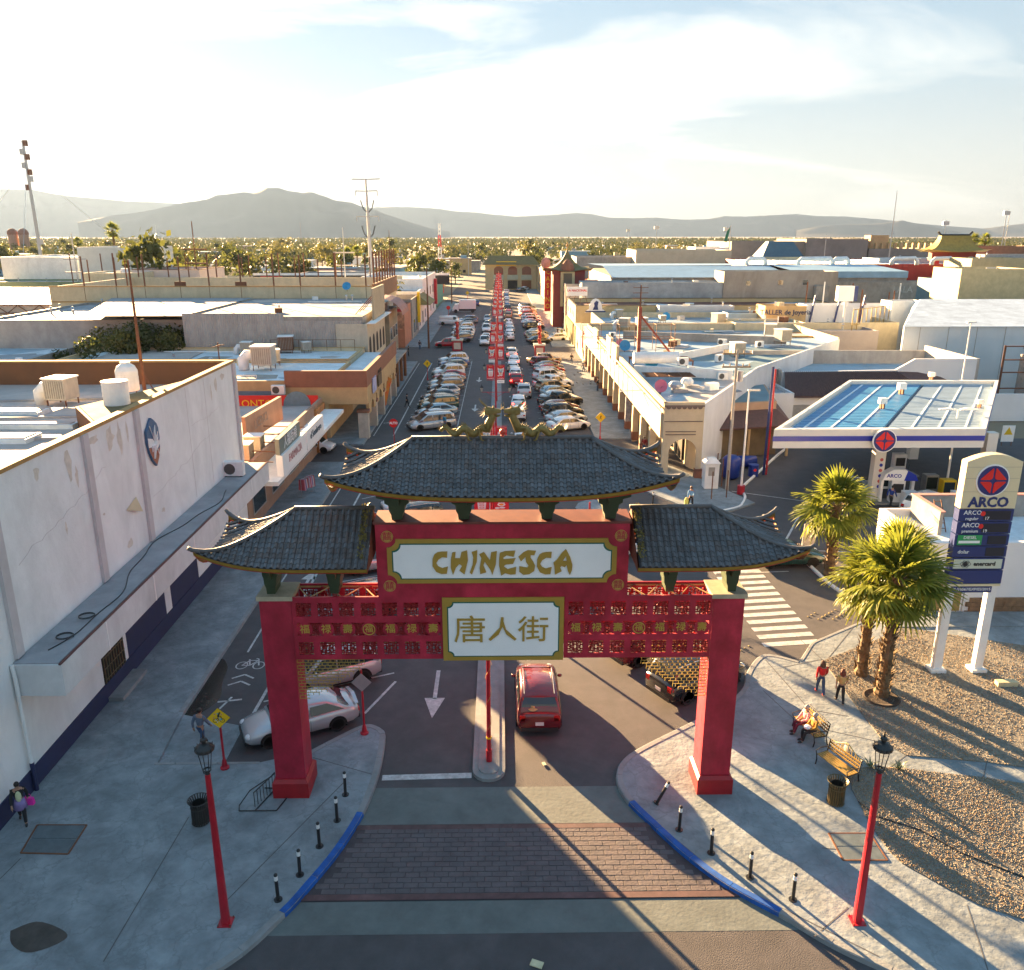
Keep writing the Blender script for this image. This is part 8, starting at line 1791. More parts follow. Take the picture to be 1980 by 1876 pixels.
# bike rack
p = G(497,1560,.14); t = thing('bike_rack', 'black steel bicycle rack beside the left gate pillar', 'rack', (p.x,p.y,.14))
b = MB(); r_ = .022
b.tube([(-.55,-.25,.03),(.75,-.25,.03)], r_, 5); b.tube([(-.55,-.25,.03),(-.62,.0,.06),(-.3,.3,.45),(.25,1.0,.5),(.35,1.2,.55)], r_, 5); b.tube([(.75,-.25,.03),(1.1,.95,.03),(-.0,1.0,.03)], r_, 5)
b.tube([(0.0,-.25,.03),(.45,1.1,.03)], r_, 5); b.obj('frame', mBLACK, t)
b = MB()
for i in range(8): f = i/7; x = -.05+.45*f; y = -.05+1.1*f; b.tube([(x,y,.03),(x+.0,y,.62)], .014, 4)
b.tube([(-.05,-.05,.62),(.4,1.05,.62)], r_, 5); b.obj('bars', mBLACK, t)
# signs
mYEL = M('sign_yellow', (.80,.52,.01), .4, .05, 5); mSIGNR = M('sign_red', (.62,.01,.01), .4, .04, 4); mBK = M('sign_black', (.02,.02,.02), .5, 0)
def post(t, h, r_=.045, mat=None, cone=True):
 b = MB(); b.cyl((0,0,0),(0,0,h),r_,n=8)
 if cone: b.lathe([(.17,0),(.17,.05),(.11,.1),(.07,.35),(.05,.4)], n=12)
 b.obj('post', mat or mREDP, t)
def plate(t, z, s, mat, y=-.06, sides=4, rot=0, name='plate'):
 P = [(s*math.cos(rot+2*math.pi*i/sides), z+s*math.sin(rot+2*math.pi*i/sides)) for i in range(sides)]
 b = MB(); b.vprism(P, y-.012, y+.012); return b.obj(name, mat, t)
def pictogram(t, z, y, kind):
 b = MB()
 def ln(x0,z0,x1,z1,wd=.035): d = Vector((x1-x0,0,z1-z0)).normalized(); nn = Vector((-d.z,0,d.x))*wd/2; b.add([(x0+nn.x,y,z+z0+nn.z),(x0-nn.x,y,z+z0-nn.z),(x1-nn.x,y,z+z1-nn.z),(x1+nn.x,y,z+z1+nn.z)], [(0,1,2,3)])
 if kind == 'walk': ln(0,-.02,.02,.16,.07); ln(0,0,-.09,-.2); ln(0,0,.08,-.2); ln(.02,.13,-.08,.02); ln(.02,.13,.11,.04); ln(.0,.21,.05,.21,.06)
 else:
  for cx in (-.13,.13):
   for k_ in range(10): a = 2*math.pi*k_/10; a2 = 2*math.pi*(k_+1)/10; ln(cx+.08*math.cos(a),-.1+.08*math.sin(a),cx+.08*math.cos(a2),-.1+.08*math.sin(a2),.02)
  ln(-.13,-.1,.02,.06,.03); ln(.02,.06,.1,.06,.03); ln(.13,-.1,.08,.08,.03); ln(-.02,.05,.03,.2,.07); ln(0,-.1,.0,.03,.03); ln(.03,.2,.08,.24,.06)
 b.obj('pictogram', mBK, t, fix=False)
p = G(435,1485,.14); t = thing('bicycle_sign', 'yellow diamond bicycle sign covered in stickers on a red post', 'sign', (p.x,p.y,.14), R(4)); post(t, 2.55); plate(t, 2.2, .42, mYEL); plate(t, 2.2, .43, mBK, y=-.05, name='backing'); pictogram(t, 2.2, -.075, 'bike')
for k_ in range(9): b = MB(); x, z = U(-.2,.2), 2.2+U(-.2,.2); b.obox((x,-.077,z),(U(.03,.08),.004,U(.03,.07)),0,ry=U(-.5,.5)); b.obj('sticker', M('sticker_'+str(k_%3), [(.6,.6,.62),(.1,.4,.55),(.55,.2,.2)][k_%3], .5, 0), t)
p = G(705,1418,.14); t = thing('road_sign', 'diamond sign seen from its grey back on a red post at the left kerb nose', 'sign', (p.x,p.y,.14)); post(t, 2.9); plate(t, 2.35, .40, M('sign_back', (.30,.31,.32), .5, .1, 4), y=-.05)
p = G(763,868,.14); t = thing('stop_sign', 'red octagonal stop sign reading ALTO on a red post', 'sign', (p.x,p.y,.14)); post(t, 2.9); plate(t, 2.5, .43, mSIGNR, sides=8, rot=R(22.5)); sign_text('ALTO', .30, mSIGNW, t, (0,-.085,2.5), bold=.01)
p = G(1160,850,.14); t = thing('pedestrian_sign', 'yellow diamond pedestrian sign in front of the white arcade corner', 'sign', (p.x,p.y,.14)); post(t, 2.7); plate(t, 2.25, .52, mYEL); pictogram(t, 2.25, -.08, 'walk')
p = G(827,735,.14); t = thing('pedestrian_sign', 'yellow diamond sign between the left pavement and the parked row', 'sign', (p.x,p.y,.14)); post(t, 2.7); plate(t, 2.3, .55, mYEL); pictogram(t, 2.3, -.08, 'walk')
for px, py, lb in ((1118,605,'yellow diamond sign by the far right row'),(904,568,'yellow diamond sign at the far left corner')):
 p = G(px,py+14,.14); t = thing('warning_sign', lb, 'sign', (p.x,p.y,.14)); post(t, 2.7, cone=False); plate(t, 2.4, .6, mYEL)
p = G(872,640,.14); t = thing('stop_sign', 'far red octagonal sign beside the box truck', 'sign', (-12.6,205,.14)); post(t, 2.9, cone=False); plate(t, 2.5, .5, mSIGNR, sides=8, rot=R(22.5))
t = thing('prohibition_sign', 'small white sign with a red ring on the median pole above the gate ridge', 'sign', (-.2,63.5,.16)); post(t, 2.6, .03, cone=False); b = MB(); b.obox((0,-.05,2.3),(.5,.02,.6)); b.obj('plate', mSIGNW, t)
b = MB()
for i in range(16):
 a, c = 2*math.pi*i/16, 2*math.pi*(i+1)/16; b.add([(r_*math.cos(q),-.064,2.35+r_*math.sin(q)) for r_ in (.14,.19) for q in (a,c)], [(0,1,3,2)])
b.obj('ring', mSIGNR, t, fix=False)
p = G(1140,990,.14); t = thing('sign_stub', 'short red post on the traffic island beyond the gate', 'post', (p.x,p.y,.14)); post(t, .75, .07)
# -------------------- banner poles on the median
mBANR = M('banner_red', (.58,.015,.03), .7, .06, 3); mLANT = M('lantern_glass', (.35,.36,.33), .2, .1, 3, spec=.6)
def shapes(b, kind, x, z, y, s):
 """flat print on a banner: a lion-dance face or a take-away box"""
 def el(cx, cz, rx_, rz_, m, n=12): b.add([(x+s*(cx+rx_*math.cos(2*math.pi*i/n)), y[0], z+s*(cz+rz_*math.sin(2*math.pi*i/n))) for i in range(n)], [tuple(range(n))], m); y[0] -= .0012
 def pg(P, m): b.add([(x+s*a, y[0], z+s*c) for a, c in P], [tuple(range(len(P)))], m); y[0] -= .0012
 if kind == 0:
  el(0,.14,.30,.26,0); pg([(-.30,.25),(-.34,.5),(-.12,.36)],0); pg([(.30,.25),(.34,.5),(.12,.36)],0); el(-.13,.2,.11,.12,2); el(.13,.2,.11,.12,2); el(-.13,.2,.07,.08,0); el(.13,.2,.07,.08,0); el(-.12,.19,.035,.045,1); el(.12,.19,.035,.045,1)
  el(0,.02,.16,.09,2); el(0,.0,.10,.045,3); el(0,-.16,.22,.11,0); el(0,-.16,.13,.06,4); el(0,.4,.06,.06,4); el(-.22,-.36,.13,.06,0); el(.05,-.34,.16,.05,0)
 else:
  pg([(-.27,.22),(.27,.22),(.20,-.42),(-.20,-.42)],0); el(0,.26,.26,.12,5); el(-.12,.34,.12,.08,0); el(.12,.33,.11,.08,5); pg([(-.27,.22),(.27,.22),(.26,.17),(-.26,.17)],2)
  for zz in (-.02,-.16,-.29): pg([(-.12,zz),(.12,zz),(.12,zz-.08),(-.12,zz-.08)],3); pg([(-.09,zz-.02),(.09,zz-.02),(.09,zz-.06),(-.09,zz-.06)],0)
bm_ = [M('print_white', (.75,.76,.76), .6, 0), mBK, M('print_teal', (.06,.35,.42), .6, 0), M('print_red', (.6,.03,.04), .6, 0), M('print_orange', (.7,.3,.02), .6, 0), M('print_pink', (.65,.35,.38), .6, 0)]
def banner_mesh(kind, W_=.8, Hh=1.45):
 b = MB(); b.box(-W_/2,-.008,-Hh/2,W_/2,.008,Hh/2)
 p = MB(); y = [-.012]; shapes(p, kind, 0, .0, y, .98)
 return b.mesh('banner', mBANR), p.mesh('print', bm_, fix=False)
BAN = [banner_mesh(0), banner_mesh(1)]
tx1 = stand(text_mb('LA CHINESCA', .105, .002, .003)).mesh('lettering', mSIGNW); tx2 = stand(text_mb('UNION 23', .09, .002, .003)).mesh('lettering', M('print_yellow', (.75,.5,.05), .6, 0))
plt = MB(); plt.box(-.38,-.008,-.16,.38,.008,.16); pltm = plt.mesh('plaque', mSIGNW)
ltx = stand(text_mb('PuntoPuente', .10, .002)).mesh('lettering', M('print_blue', (.03,.12,.3), .6, 0))
pole_m = MB(); pole_m.cyl((0,0,.0),(0,0,7.2),.085,.07,n=10); pole_m.cyl((0,0,.0),(0,0,.5),.12,n=10); pole_m.ball((0,0,7.25),.11,8,5); pole_m = pole_m.mesh('pole', mREDP)
arm_m = MB()
for z_ in (6.62,5.0): arm_m.tube([(-.95,0,z_),(.95,0,z_)], .022, 5)
arm_m = arm_m.mesh('banner_arm', mREDP)
la = MB(); la.tube([(-1.45,0,3.75),(1.45,0,3.75)], .03, 5)
for s in (-1,1): la.tube([(s*.05,0,3.2),(s*.9,0,3.72)], .02, 4)
la = la.mesh('lantern_arm', mREDP)
lg = MB(); lg.loft([[(a*sx,a*sy,z) for sx,sy in ((-1,-1),(1,-1),(1,1),(-1,1))] for a,z in ((.09,.05),(.19,.48))]); lg = lg.mesh('lantern_glass', mLANT)
lc = MB(); lc.lathe([(.001,.0),(.05,.02),(.10,.05),(.001,.05)], n=8); lc.lathe([(.24,.48),(.24,.51),(.08,.68),(.04,.72),(.01,.86),(.001,.86)], n=8)
for sx,sy in ((-1,-1),(1,-1),(1,1),(-1,1)): lc.tube([(sx*.09,sy*.09,.05),(sx*.19,sy*.19,.48)], .012, 4)
lc = lc.mesh('lantern_cap', mBLACK)
YS = [27.4,41.8,56.3]+[85+14.6*i for i in range(4)]+[155+11*i for i in range(14)]
for i, Y in enumerate(YS):
 t = thing('banner_pole', f'red median pole with lion and takeaway box banners, {ORD[i]} from the gate', 'banner pole', (-.5,Y,.16), 0, 'red banner poles along the median')
 link_mesh('pole', pole_m, t);
 if i: link_mesh('lantern_arm', la, t)
 link_mesh('banner_arm', arm_m, t)
 sw = i % 2
 for j, s in enumerate((-1,1)):
  kd = (j+sw) % 2
  bn = link_mesh('banner', BAN[kd][0], t, (s*.52,-.05,5.82)); link_mesh('print', BAN[kd][1], bn)
  if i < 9: link_mesh('lettering', tx1, bn, (0,-.012,-.62)); link_mesh('lettering', tx2, bn, (0,-.012,.63), scale=.8)
  if kd == 0 or i == 0:
   pq = link_mesh('plaque', pltm, t, (s*.52,-.05,4.86))
   if i < 6: link_mesh('lettering', ltx, pq, (0,-.012,0))
  if i:
   o = link_mesh('lantern', lg, t, (s*1.45,0,3.75)); link_mesh('lantern_cap', lc, o)
 if i == 0:
  b = MB(); b.tube([(.12*math.cos(a*2.2),.12*math.sin(a*2.2),.6+a*.42) for a in [k_*.5 for k_ in range(26)]], .008, 3); b.obj('light_string', M('string_wire', (.5,.35,.1), .6, 0), t)
  b = MB(); b.cyl((0,0,1.0),(0,0,1.06),.11,n=10); b.obj('yellow_tie', mYEL, t)
# dragon columns at the second crossing
for x, y, lb in ((-7.6,147.5,'red dragon column on a white and red plinth, left side of the second crossing'),(6.6,140.5,'red dragon column on a white and red plinth, right side of the second crossing')):
 t = thing('dragon_column', lb, 'monument', (x,y,.0))
 b = MB(); b.box(-.85,-.85,0,.85,.85,1.7); b.obj('plinth', mREDP, t); b = MB(); b.box(-.6,-.88,.25,.6,-.852,1.4); b.obj('panel', M('plinth_cream', (.6,.55,.45), .6, .1, 3), t); b = MB(); b.box(-1,-1,1.7,1,1,1.95); b.obj('cap', MATS['plinth_cream'], t)
 b = MB(); b.cyl((0,0,1.95),(0,0,5.0),.24,n=12); b.obj('column', mREDP, t); b = MB(); b.tube([(.34*math.cos(k_*.55),.34*math.sin(k_*.55),2+k_*.1) for k_ in range(30)], [.09+.03*math.sin(k_) for k_ in range(30)], 6); b.obj('coiled_dragon', M('dragon_red', (.45,.06,.02), .5, .3, 6), t)
 b = MB(); b.ball((0,0,5.2),.28,10,6); b.obj('globe', mSIGNW, t)
# water barrier blocks, clothes rack, chairs, easel etc.
for px, py, lb in ((1400,1080,'white'),):
 pass
def rack(px, py):
 p = G(px,py,.14); t = thing('clothes_rail', 'rail of hanging clothes on the left pavement below the shop signs', 'clothes rail', (p.x,p.y,.14), R(70))
 b = MB(); b.tube([(-.8,0,.1),(-.8,0,1.5),(.8,0,1.5),(.8,0,.1)], .02, 5)
 for s in (-1,1): b.tube([(s*.8,-.3,.06),(s*.8,.3,.06)], .02, 5)
 b.obj('frame', mSTEEL, t)
 cols = [(.5,.1,.12),(.55,.3,.35),(.2,.15,.3),(.6,.55,.5),(.4,.05,.08),(.25,.2,.2),(.5,.35,.4)]
 for i in range(12):
  b = MB(); x = -.7+i*.127; h = U(.7,.95); b.loft([[(x-.03,-.22,1.45),(x+.03,-.22,1.45),(x+.03,.22,1.45),(x-.03,.22,1.45)],[(x-.05,-.27+U(-.03,.03),1.45-h),(x+.05,-.27,1.45-h),(x+.05,.27,1.45-h),(x-.05,.27,1.45-h)]]); b.obj('garment', M('cloth_'+str(i%7), cols[i%7], .9, .1, 6), t)
rack(595,958)
for px, py, lb in ((560,905,'dark motorbike leaning before the shop under the signs'),(1235,905,'red motorbike parked under the arcade corner')):
 p = G(px,py,.14); t = thing('motorbike', lb, 'motorbike', (p.x,p.y,.14), R(65))
 for x in (-.62,.62):
  b = MB(); b.lathe([(.2,-.05),(.3,-.05),(.3,.05),(.2,.05),(.2,-.05)], n=14, caps=False); b.xf(Matrix.Translation((x,0,.3)) @ Matrix.Rotation(math.pi/2,4,'X')); b.obj('wheel', mTYRE, t)
 b = MB(); b.loft([[(-.7,-.1,.7),(-.7,.1,.7),(-.7,.1,.85),(-.7,-.1,.85)],[(-.1,-.13,.65),(-.1,.13,.65),(-.1,.13,.82),(-.1,-.13,.82)],[(.3,-.12,.75),(.3,.12,.75),(.3,.1,1.0),(.3,-.1,1.0)],[(.5,-.06,.8),(.5,.06,.8),(.5,.05,.95),(.5,-.05,.95)]]); b.obj('body', mREDP if 'red' in lb else mTRIM, t)
 b = MB(); b.obox((0,0,.45),(.5,.22,.3)); b.tube([(.62,0,.3),(.42,0,.95),(.38,0,1.05)], .03, 5); b.tube([(.36,-.32,1.1),(.42,0,1.05),(.36,.32,1.1)], .018, 5); b.tube([(-.62,0,.3),(0,0,.4)], .03, 5); b.obj('frame', mTRIM, t)
# overhead-free utility poles
def upole(x, y, h, label, arms=1, lean=0, r_=.15, mat=None, cyl=False, tank=False):
 t = thing('utility_pole', label, 'pole', (x,y,0)); b = MB(); b.cyl((0,0,0),(lean,0,h),r_,r_*.6,n=10); b.obj('pole', mat or M('pole_concrete', (.36,.33,.29), .85, .15, 3), t)
 for k_ in range(arms):
  b = MB(); z = h-.3-k_*1.0; b.obox((lean,0,z),(2.2,.1,.12)); b.obj('crossarm', M('arm_wood', (.22,.17,.11), .9, .2, 4), t)
  for xx in (-1,-.5,.5,1): b = MB(); b.cyl((lean+xx,0,z+.06),(lean+xx,0,z+.26),.05,n=6); b.obj('insulator', M('insulator', (.35,.28,.22), .4, .1, 4), t)
 if tank: b = MB(); b.cyl((lean+.35,0,h-2.4),(lean+.35,0,h-1.6),.22,n=10); b.obj('transformer', mSTEEL, t)
 return t
p = G(1405,950); upole(p.x,p.y,11.2,'tall concrete utility pole with insulators before the brown-roofed annex',2,tank=True)
t = thing('light_pole', 'white lighting pole on a red base beside the utility pole', 'pole', G(1432,955)[:]); b = MB(); b.cyl((0,0,.5),(0,0,8.2),.10,.06,n=8); b.obj('pole', mWHITE, t); b = MB(); b.cyl((0,0,0),(0,0,.7),.3,n=14); b.obj('base', mREDP, t); b = MB(); b.obox((.35,0,8.25),(.9,.3,.12)); b.obj('lamp_head', mSTEEL, t)
p = G(1478,918); t = thing('flag_pole_pair', 'tall dark blue and red post rising from a blue drum', 'pole', p[:]); b = MB(); b.cyl((-.08,0,0),(-.08,0,9.2),.11,n=8); b.obj('blue_post', M('navy_paint', (.01,.025,.12), .4, .1, 4), t); b = MB(); b.cyl((.14,0,0),(.14,0,9.0),.08,n=8); b.obj('red_post', mREDP, t)
mBLUEP = M('blue_paint', (.008,.03,.22), .4, .1, 3)
p = G(1456,920); t = thing('oil_drum', 'blue drum with a red round mark at the foot of the coloured posts', 'drum', p[:]); b = MB(); b.lathe([(.42,0),(.42,.3),(.44,.32),(.42,.34),(.42,.66),(.44,.68),(.42,.7),(.42,1.0),(.38,1.0)], n=18); b.obj('barrel', mBLUEP, t); b = MB(); b.lathe([(.13,0),(.13,.01),(.001,.01)], n=14); b.xf(Matrix.Translation((0,-.425,.6)) @ Matrix.Rotation(math.pi/2,4,'X')); b.obj('mark', mSIGNR, t)
p = G(1412,925); t = thing('gas_tank', 'large blue tank standing behind the white lighting pole', 'tank', p[:]); b = MB(); b.lathe([(.45,0),(.75,.25),(.75,1.7),(.5,1.95),(.001,2.0)], n=16); b.obj('vessel', mBLUEP, t, smooth=True)
t = thing('gas_tank', 'second blue tank lying between the poles and the annex', 'tank', G(1440,905)[:]); b = MB(); b.cyl((-.9,0,.6),(.9,0,.6),.5,n=14); b.obj('vessel', mBLUEP, t, smooth=True)
p = G(1462,897);
for px, py, lb in ((1480,902,'orange traffic bollard by the blue drum'),):
 p = G(px,py); t = thing('traffic_cone', lb, 'cone', p[:]); b = MB(); b.cyl((0,0,.05),(0,0,.9),.1,.08,n=10); b.obox((0,0,.03),(.4,.4,.06)); b.obj('body', M('orange_plastic', (.6,.08,.02), .5, .1, 4), t); b = MB(); b.cyl((0,0,.6),(0,0,.75),.09,.088,n=10); b.obj('band', mSIGNW, t)
for i, (px, py) in enumerate(((1481,872),(1500,838),(1516,815),(1534,795))):
 p = G(px,py+4); t = thing('fire_cabinet', f'red hood hanging by the white wall beyond the annex, {ORD[i]} of four', 'cabinet', p[:]); b = MB(); b.loft([[(a*sx,a*.7*sy,z) for sx,sy in ((-1,-1),(1,-1),(1,1),(-1,1))] for a,z in ((.32,.5),(.30,1.6),(.12,2.1))]); b.obj('hood', mSIGNR, t); b = MB(); b.cyl((0,0,0),(0,0,.6),.05,n=6); b.obj('stand', mTRIM, t)
# ================================================================== TREES AND PALMS
mLEAF = [leaf_mat('leaf_olive', (.05,.065,.018), (.15,.15,.035), .42), leaf_mat('leaf_dark', (.035,.05,.015), (.11,.12,.025), .45), leaf_mat('leaf_gold', (.075,.085,.02), (.19,.17,.035), .42)]
mBARK = M('bark', (.10,.075,.05), .9, .3, 4, bump=.5)
def crown_mesh(seed, n, rx_, rz_, leaf, mat, z0):
 r = random.Random(seed); b = MB(); cl = [(r.gauss(0,.42)*rx_, r.gauss(0,.42)*rx_, r.uniform(-.6,.75)*rz_, r.uniform(.22,.5)) for _ in range(16)]
 for i in range(n):
  c = r.choice(cl); d = Vector((r.gauss(0,1),r.gauss(0,1),r.gauss(0,.8))); d.normalize(); q = d*c[3]*rx_*r.uniform(.55,1.05)
  p = Vector((c[0],c[1],c[2]+z0+rz_))+q; s = leaf*r.uniform(.6,1.4)
  a = Vector((r.gauss(0,1),r.gauss(0,1),r.gauss(0,1))).normalized(); e = a.cross(d+Vector((.01,.02,.03))).normalized()
  b.add([p-a*s, p+e*s*.6, p+a*s, p-e*s*.6], [(0,1,2,3)])
 return b.mesh('crown', mat, fix=False)
def trunk_mesh(seed, h, rx_):
 r = random.Random(seed); b = MB(); b.tube([(0,0,0),(U(-.1,.1),0,h*.5),(0,0,h)], [.28,.2,.13], 6)
 for k_ in range(4): a = r.uniform(0,6.3); b.tube([(0,0,h*.6),(math.cos(a)*rx_*.3,math.sin(a)*rx_*.3,h*1.1),(math.cos(a)*rx_*.55,math.sin(a)*rx_*.55,h*1.45)], [.13,.08,.03], 5)
 return b.mesh('trunk', mBARK)
PROTO = []
for s in range(8):
 rx_ = 3.2+.5*(s%3); rz_ = 2.4+.6*(s%2); h = 2.6+.4*(s%3)
 PROTO.append((crown_mesh(s+20, 520, rx_, rz_, .42, mLEAF[s%3], h*.8), trunk_mesh(s, h, rx_)))
for s in (0,1): PROTO.append((crown_mesh(s+70, 3000, 3.6, 2.4, .17, mLEAF[(2,1)[s]], 1.6), trunk_mesh(s+40, 2.2, 3.4)))
def tree(x, y, s, k_, label, group=None, name='tree', z=0):
 t = thing(name, label, 'tree', (x,y,z), rnd.uniform(0,6.28), group); link_mesh('trunk', PROTO[k_][1], t, scale=s); link_mesh('crown', PROTO[k_][0], t, scale=(s,s,s*rnd.uniform(.85,1.2))); return t
for i, (px, py, Y, s, k_, lb) in enumerate(((235,690,106,1.35,8,'flowering bush with golden leaves by the mustard hut'),(262,690,104,1.5,9,'tallest of the leafy bushes by the mustard hut'),(300,690,107,1.2,8,'low bush right of the tall one by the mustard hut'),(345,690,108,1.15,9,'dark bush before the corrugated wing'),
 (300,545,190,1.9,1,'big dark round tree behind the pinkish house'),(360,520,240,1.8,4,'leafy tree between the light mast and the posts'),(745,540,182,1.1,5,'small yellow-green tree behind the rusty post screen'),(1790,468,300,1.3,2,'golden tree at the end of the grey wing on the right skyline'),(818,560,233,.9,7,'clipped yellow tree near the far left corner'),(455,505,265,1.7,1,'dark spreading tree behind the cream parapet'),(540,500,300,1.6,4,'second dark tree behind the cream parapet'),(805,495,330,1.5,0,'bushy tree near the lattice mast'))):
 a = VY(px,py,Y); tree(a.x, Y, s, k_, lb)
r3 = random.Random(5); k = 0; far = MB()
placed = 0
while placed < 290:
 Y = 290+820*r3.random()**1.25; px = r3.uniform(-40,2020); a = VY(px,470,Y)
 if abs(a.x-(-3+max(0,Y-420)*.012)) < 13: continue
 if px > 1230 and Y < 380: continue
 if px > 1400 and r3.random() < .6: continue
 if Y < 480 and r3.random() < .2: continue
 tree(a.x, Y, r3.uniform(.7,1.45)*(1.0+.2*(px < 1100)), r3.randrange(8), 'leafy tree in the distant belt of trees below the mountains', 'trees in the distant belt below the mountains'); placed += 1
for i in range(60000):
 Y = 620+3000*r3.random()**1.6; px = r3.uniform(-60,2040); a = VY(px,470,Y)
 cx_ = noise.noise(Vector((a.x*.02,Y*.006,1)));
 if cx_ < -.12: continue
 h = (7+4.5*noise.noise(Vector((a.x*.05,Y*.02,4))))*r3.uniform(.3,1.25); s = (.6+Y*.0006)*r3.uniform(.8,1.5); p = Vector((a.x,Y,max(.5,h)))
 q = Vector((r3.gauss(0,1),r3.gauss(0,1),r3.gauss(0,1))).normalized(); e = q.cross(Vector((.3,1,.2))).normalized()
 far.add([p-q*s, p+e*s, p+q*s, p-e*s], [(0,1,2,3)], r3.randrange(2))
far.obj('distant_woods', [leaf_mat('woods', (.05,.06,.02),(.13,.13,.035), .2), leaf_mat('woods_dark', (.035,.05,.02),(.09,.10,.03), .2)], kind='stuff', fix=False)
# fan palms
mPALM = leaf_mat('palm_leaf', (.075,.12,.015), (.25,.27,.035), .48); mDRY = leaf_mat('palm_dry', (.14,.09,.03), (.26,.17,.06), .25)
mPTR = M('palm_trunk', (.17,.115,.06), .9, .4, 5, bump=.9, stain=.3)
def frond(seed, L=1.0, nl=22, droop=.5, mat=None):
 r = random.Random(seed); b = MB(); st = .75*L
 b.tube([(0,0,0),(st*.5,0,.06),(st,0,.04)], [.022,.016,.010], 4)
 for i in range(nl):
  a = R(-118+236*i/(nl-1)); ln = L*(.92-.28*abs(a)/R(118))*r.uniform(.88,1.06); w_ = .030*L*1.5
  pts = []
  for k_ in range(5):
   q = k_/4; rr_ = ln*q; z = .04+.16*L*q-droop*L*q**2.4*(.45+.3*abs(a))+.02*math.sin(i*2.1); pts.append(Vector((st+math.cos(a)*rr_, math.sin(a)*rr_, z)))
  sdv = Vector((-math.sin(a), math.cos(a), 0)); ws = [.008,w_*1.0,w_*.95,w_*.55,.004]
  for k_ in range(4):
   f_ = 1 if i % 2 else -1
   b.add([pts[k_]-sdv*ws[k_], pts[k_]+sdv*ws[k_]+Vector((0,0,.012*f_)), pts[k_+1]+sdv*ws[k_+1]+Vector((0,0,.012*f_)), pts[k_+1]-sdv*ws[k_+1]], [(0,1,2,3)])
 return b.mesh('frond', mat or mPALM, fix=False)
FR = [frond(s, 1.0, 24, .30+.12*s) for s in range(4)]; FRD = [frond(9, .8, 16, 1.1, mDRY)]
def palm(x, y, h, s, label, z=.17, n=34, lean=(0,0)):
 t = thing('fan_palm', label, 'palm', (x,y,z), U(0,6)); r = random.Random(int(x*100))
 b = MB(); P = []; n_ = 26
 for i in range(n_+1): q = i/n_; P.append((lean[0]*q*q, lean[1]*q*q, h*q))
 b.tube(P, [.19*s*(1.25 if i < 2 else 1-.25*i/n_)*(1.06 if i%2 else .94) for i in range(n_+1)], 10); tr = b.obj('trunk', mPTR, t)
 b = MB()
 for i in range(260):
  q = r.random(); a = r.uniform(0,6.28); rr_ = .18*s*(1.15-.3*q); c, sn = math.cos(a), math.sin(a); p = Vector((lean[0]*q*q+c*rr_, lean[1]*q*q+sn*rr_, h*q)); w_ = .06*s
  b.add([p+Vector((-sn*w_,c*w_,0)), p+Vector((sn*w_,-c*w_,0)), p+Vector((c*.13*s,sn*.13*s,.20*s))], [(0,1,2)])
 b.obj('leaf_bases', mPTR, tr, kind='stuff', fix=False)
 top = Vector((lean[0],lean[1],h))
 for i in range(n):
  q = i/n; el = R(84-135*q+r.uniform(-13,13)); az = i*2.39996+r.uniform(-.2,.2)
  f = link_mesh('frond', FR[min(3,int(q*4.0))], t, top+Vector((0,0,-.3*q)), scale=s*r.uniform(.85,1.1)*(.95 if q < .3 else 1.1)); f.rotation_euler = (r.uniform(-.35,.35), -el, az)
 for i in range(9):
  az = r.uniform(0,6.28); f = link_mesh('dry_frond', FRD[0], t, top+Vector((0,0,-.45)), scale=s*.85); f.rotation_euler = (0, R(r.uniform(50,75)), az)
 return t
def palm_at(px, py, h, s, label, **k_): p = G(px,py,.17); return palm(p.x,p.y,h,s,label,**k_)
palm_at(1603,1108,4.4,1.45,'fan palm furthest from the camera, beside the blank A-frame board',z=.05)
palm_at(1665,1305,4.9,1.25,'fan palm left of the near cluster, behind the walking women',n=40)
palm_at(1704,1345,5.6,1.4,'fan palm nearest the camera, trunk in a dark round basin')
palm_at(1716,1262,5.2,1.1,'fan palm half hidden behind the near cluster',n=36)
p = G(1704,1350,.17); b = MB(); b.lathe([(.75,0),(.78,.04),(.70,.07),(.55,.03),(.001,.02)], n=22); o = b.obj('tree_basin', M('basin_soil', (.05,.035,.025), .95, .3, 5), loc=p); tag(o, 'dark round soil basin at the foot of the nearest palm', 'tree basin')
for px, pt, Y, s, lb in ((217,445,330,2.2,'tall hazy palm standing alone in the golden light'),(848,0,0,0,''),(672,490,330,1.8,'shaggy palm behind the rusty screen'),(690,485,345,1.7,'second shaggy palm behind the rusty screen'),(1884,462,330,1.7,'left one of twin palms on the right skyline'),(1906,462,332,1.7,'right one of twin palms on the right skyline'),(150,468,400,1.7,'small hazy palm near the guyed mast')):
 if not Y: continue
 a = VY(px,pt,Y); palm(a.x,Y,a.z,s,lb,z=0,n=22)
# agaves
for px, py, lb in ((1738,1488,'small agave beside the path right of the lamp lantern'),(1682,1484,'small agave beside the path left of the lamp lantern')):
 p = G(px,py,.17); t = thing('agave', lb, 'plant', p[:])
 for i in range(13):
  a = i*2.4; L_ = U(.35,.55); b = MB(); c, s_ = math.cos(a), math.sin(a); e = U(.3,.9); w_ = .03
  b.add([(-s_*w_,c*w_,0),(s_*w_,-c*w_,0),(c*L_*.5*math.cos(e)+s_*w_,s_*L_*.5*math.cos(e)-c*w_,L_*.6*math.sin(e)+.05),(c*L_*.5*math.cos(e)-s_*w_,s_*L_*.5*math.cos(e)+c*w_,L_*.6*math.sin(e)+.05),(c*L_*math.cos(e),s_*L_*math.cos(e),L_*math.sin(e))], [(0,1,2,3),(3,2,4)]); b.obj('leaf', M('agave_leaf', (.13,.15,.07), .5, .2, 5), t, fix=False)
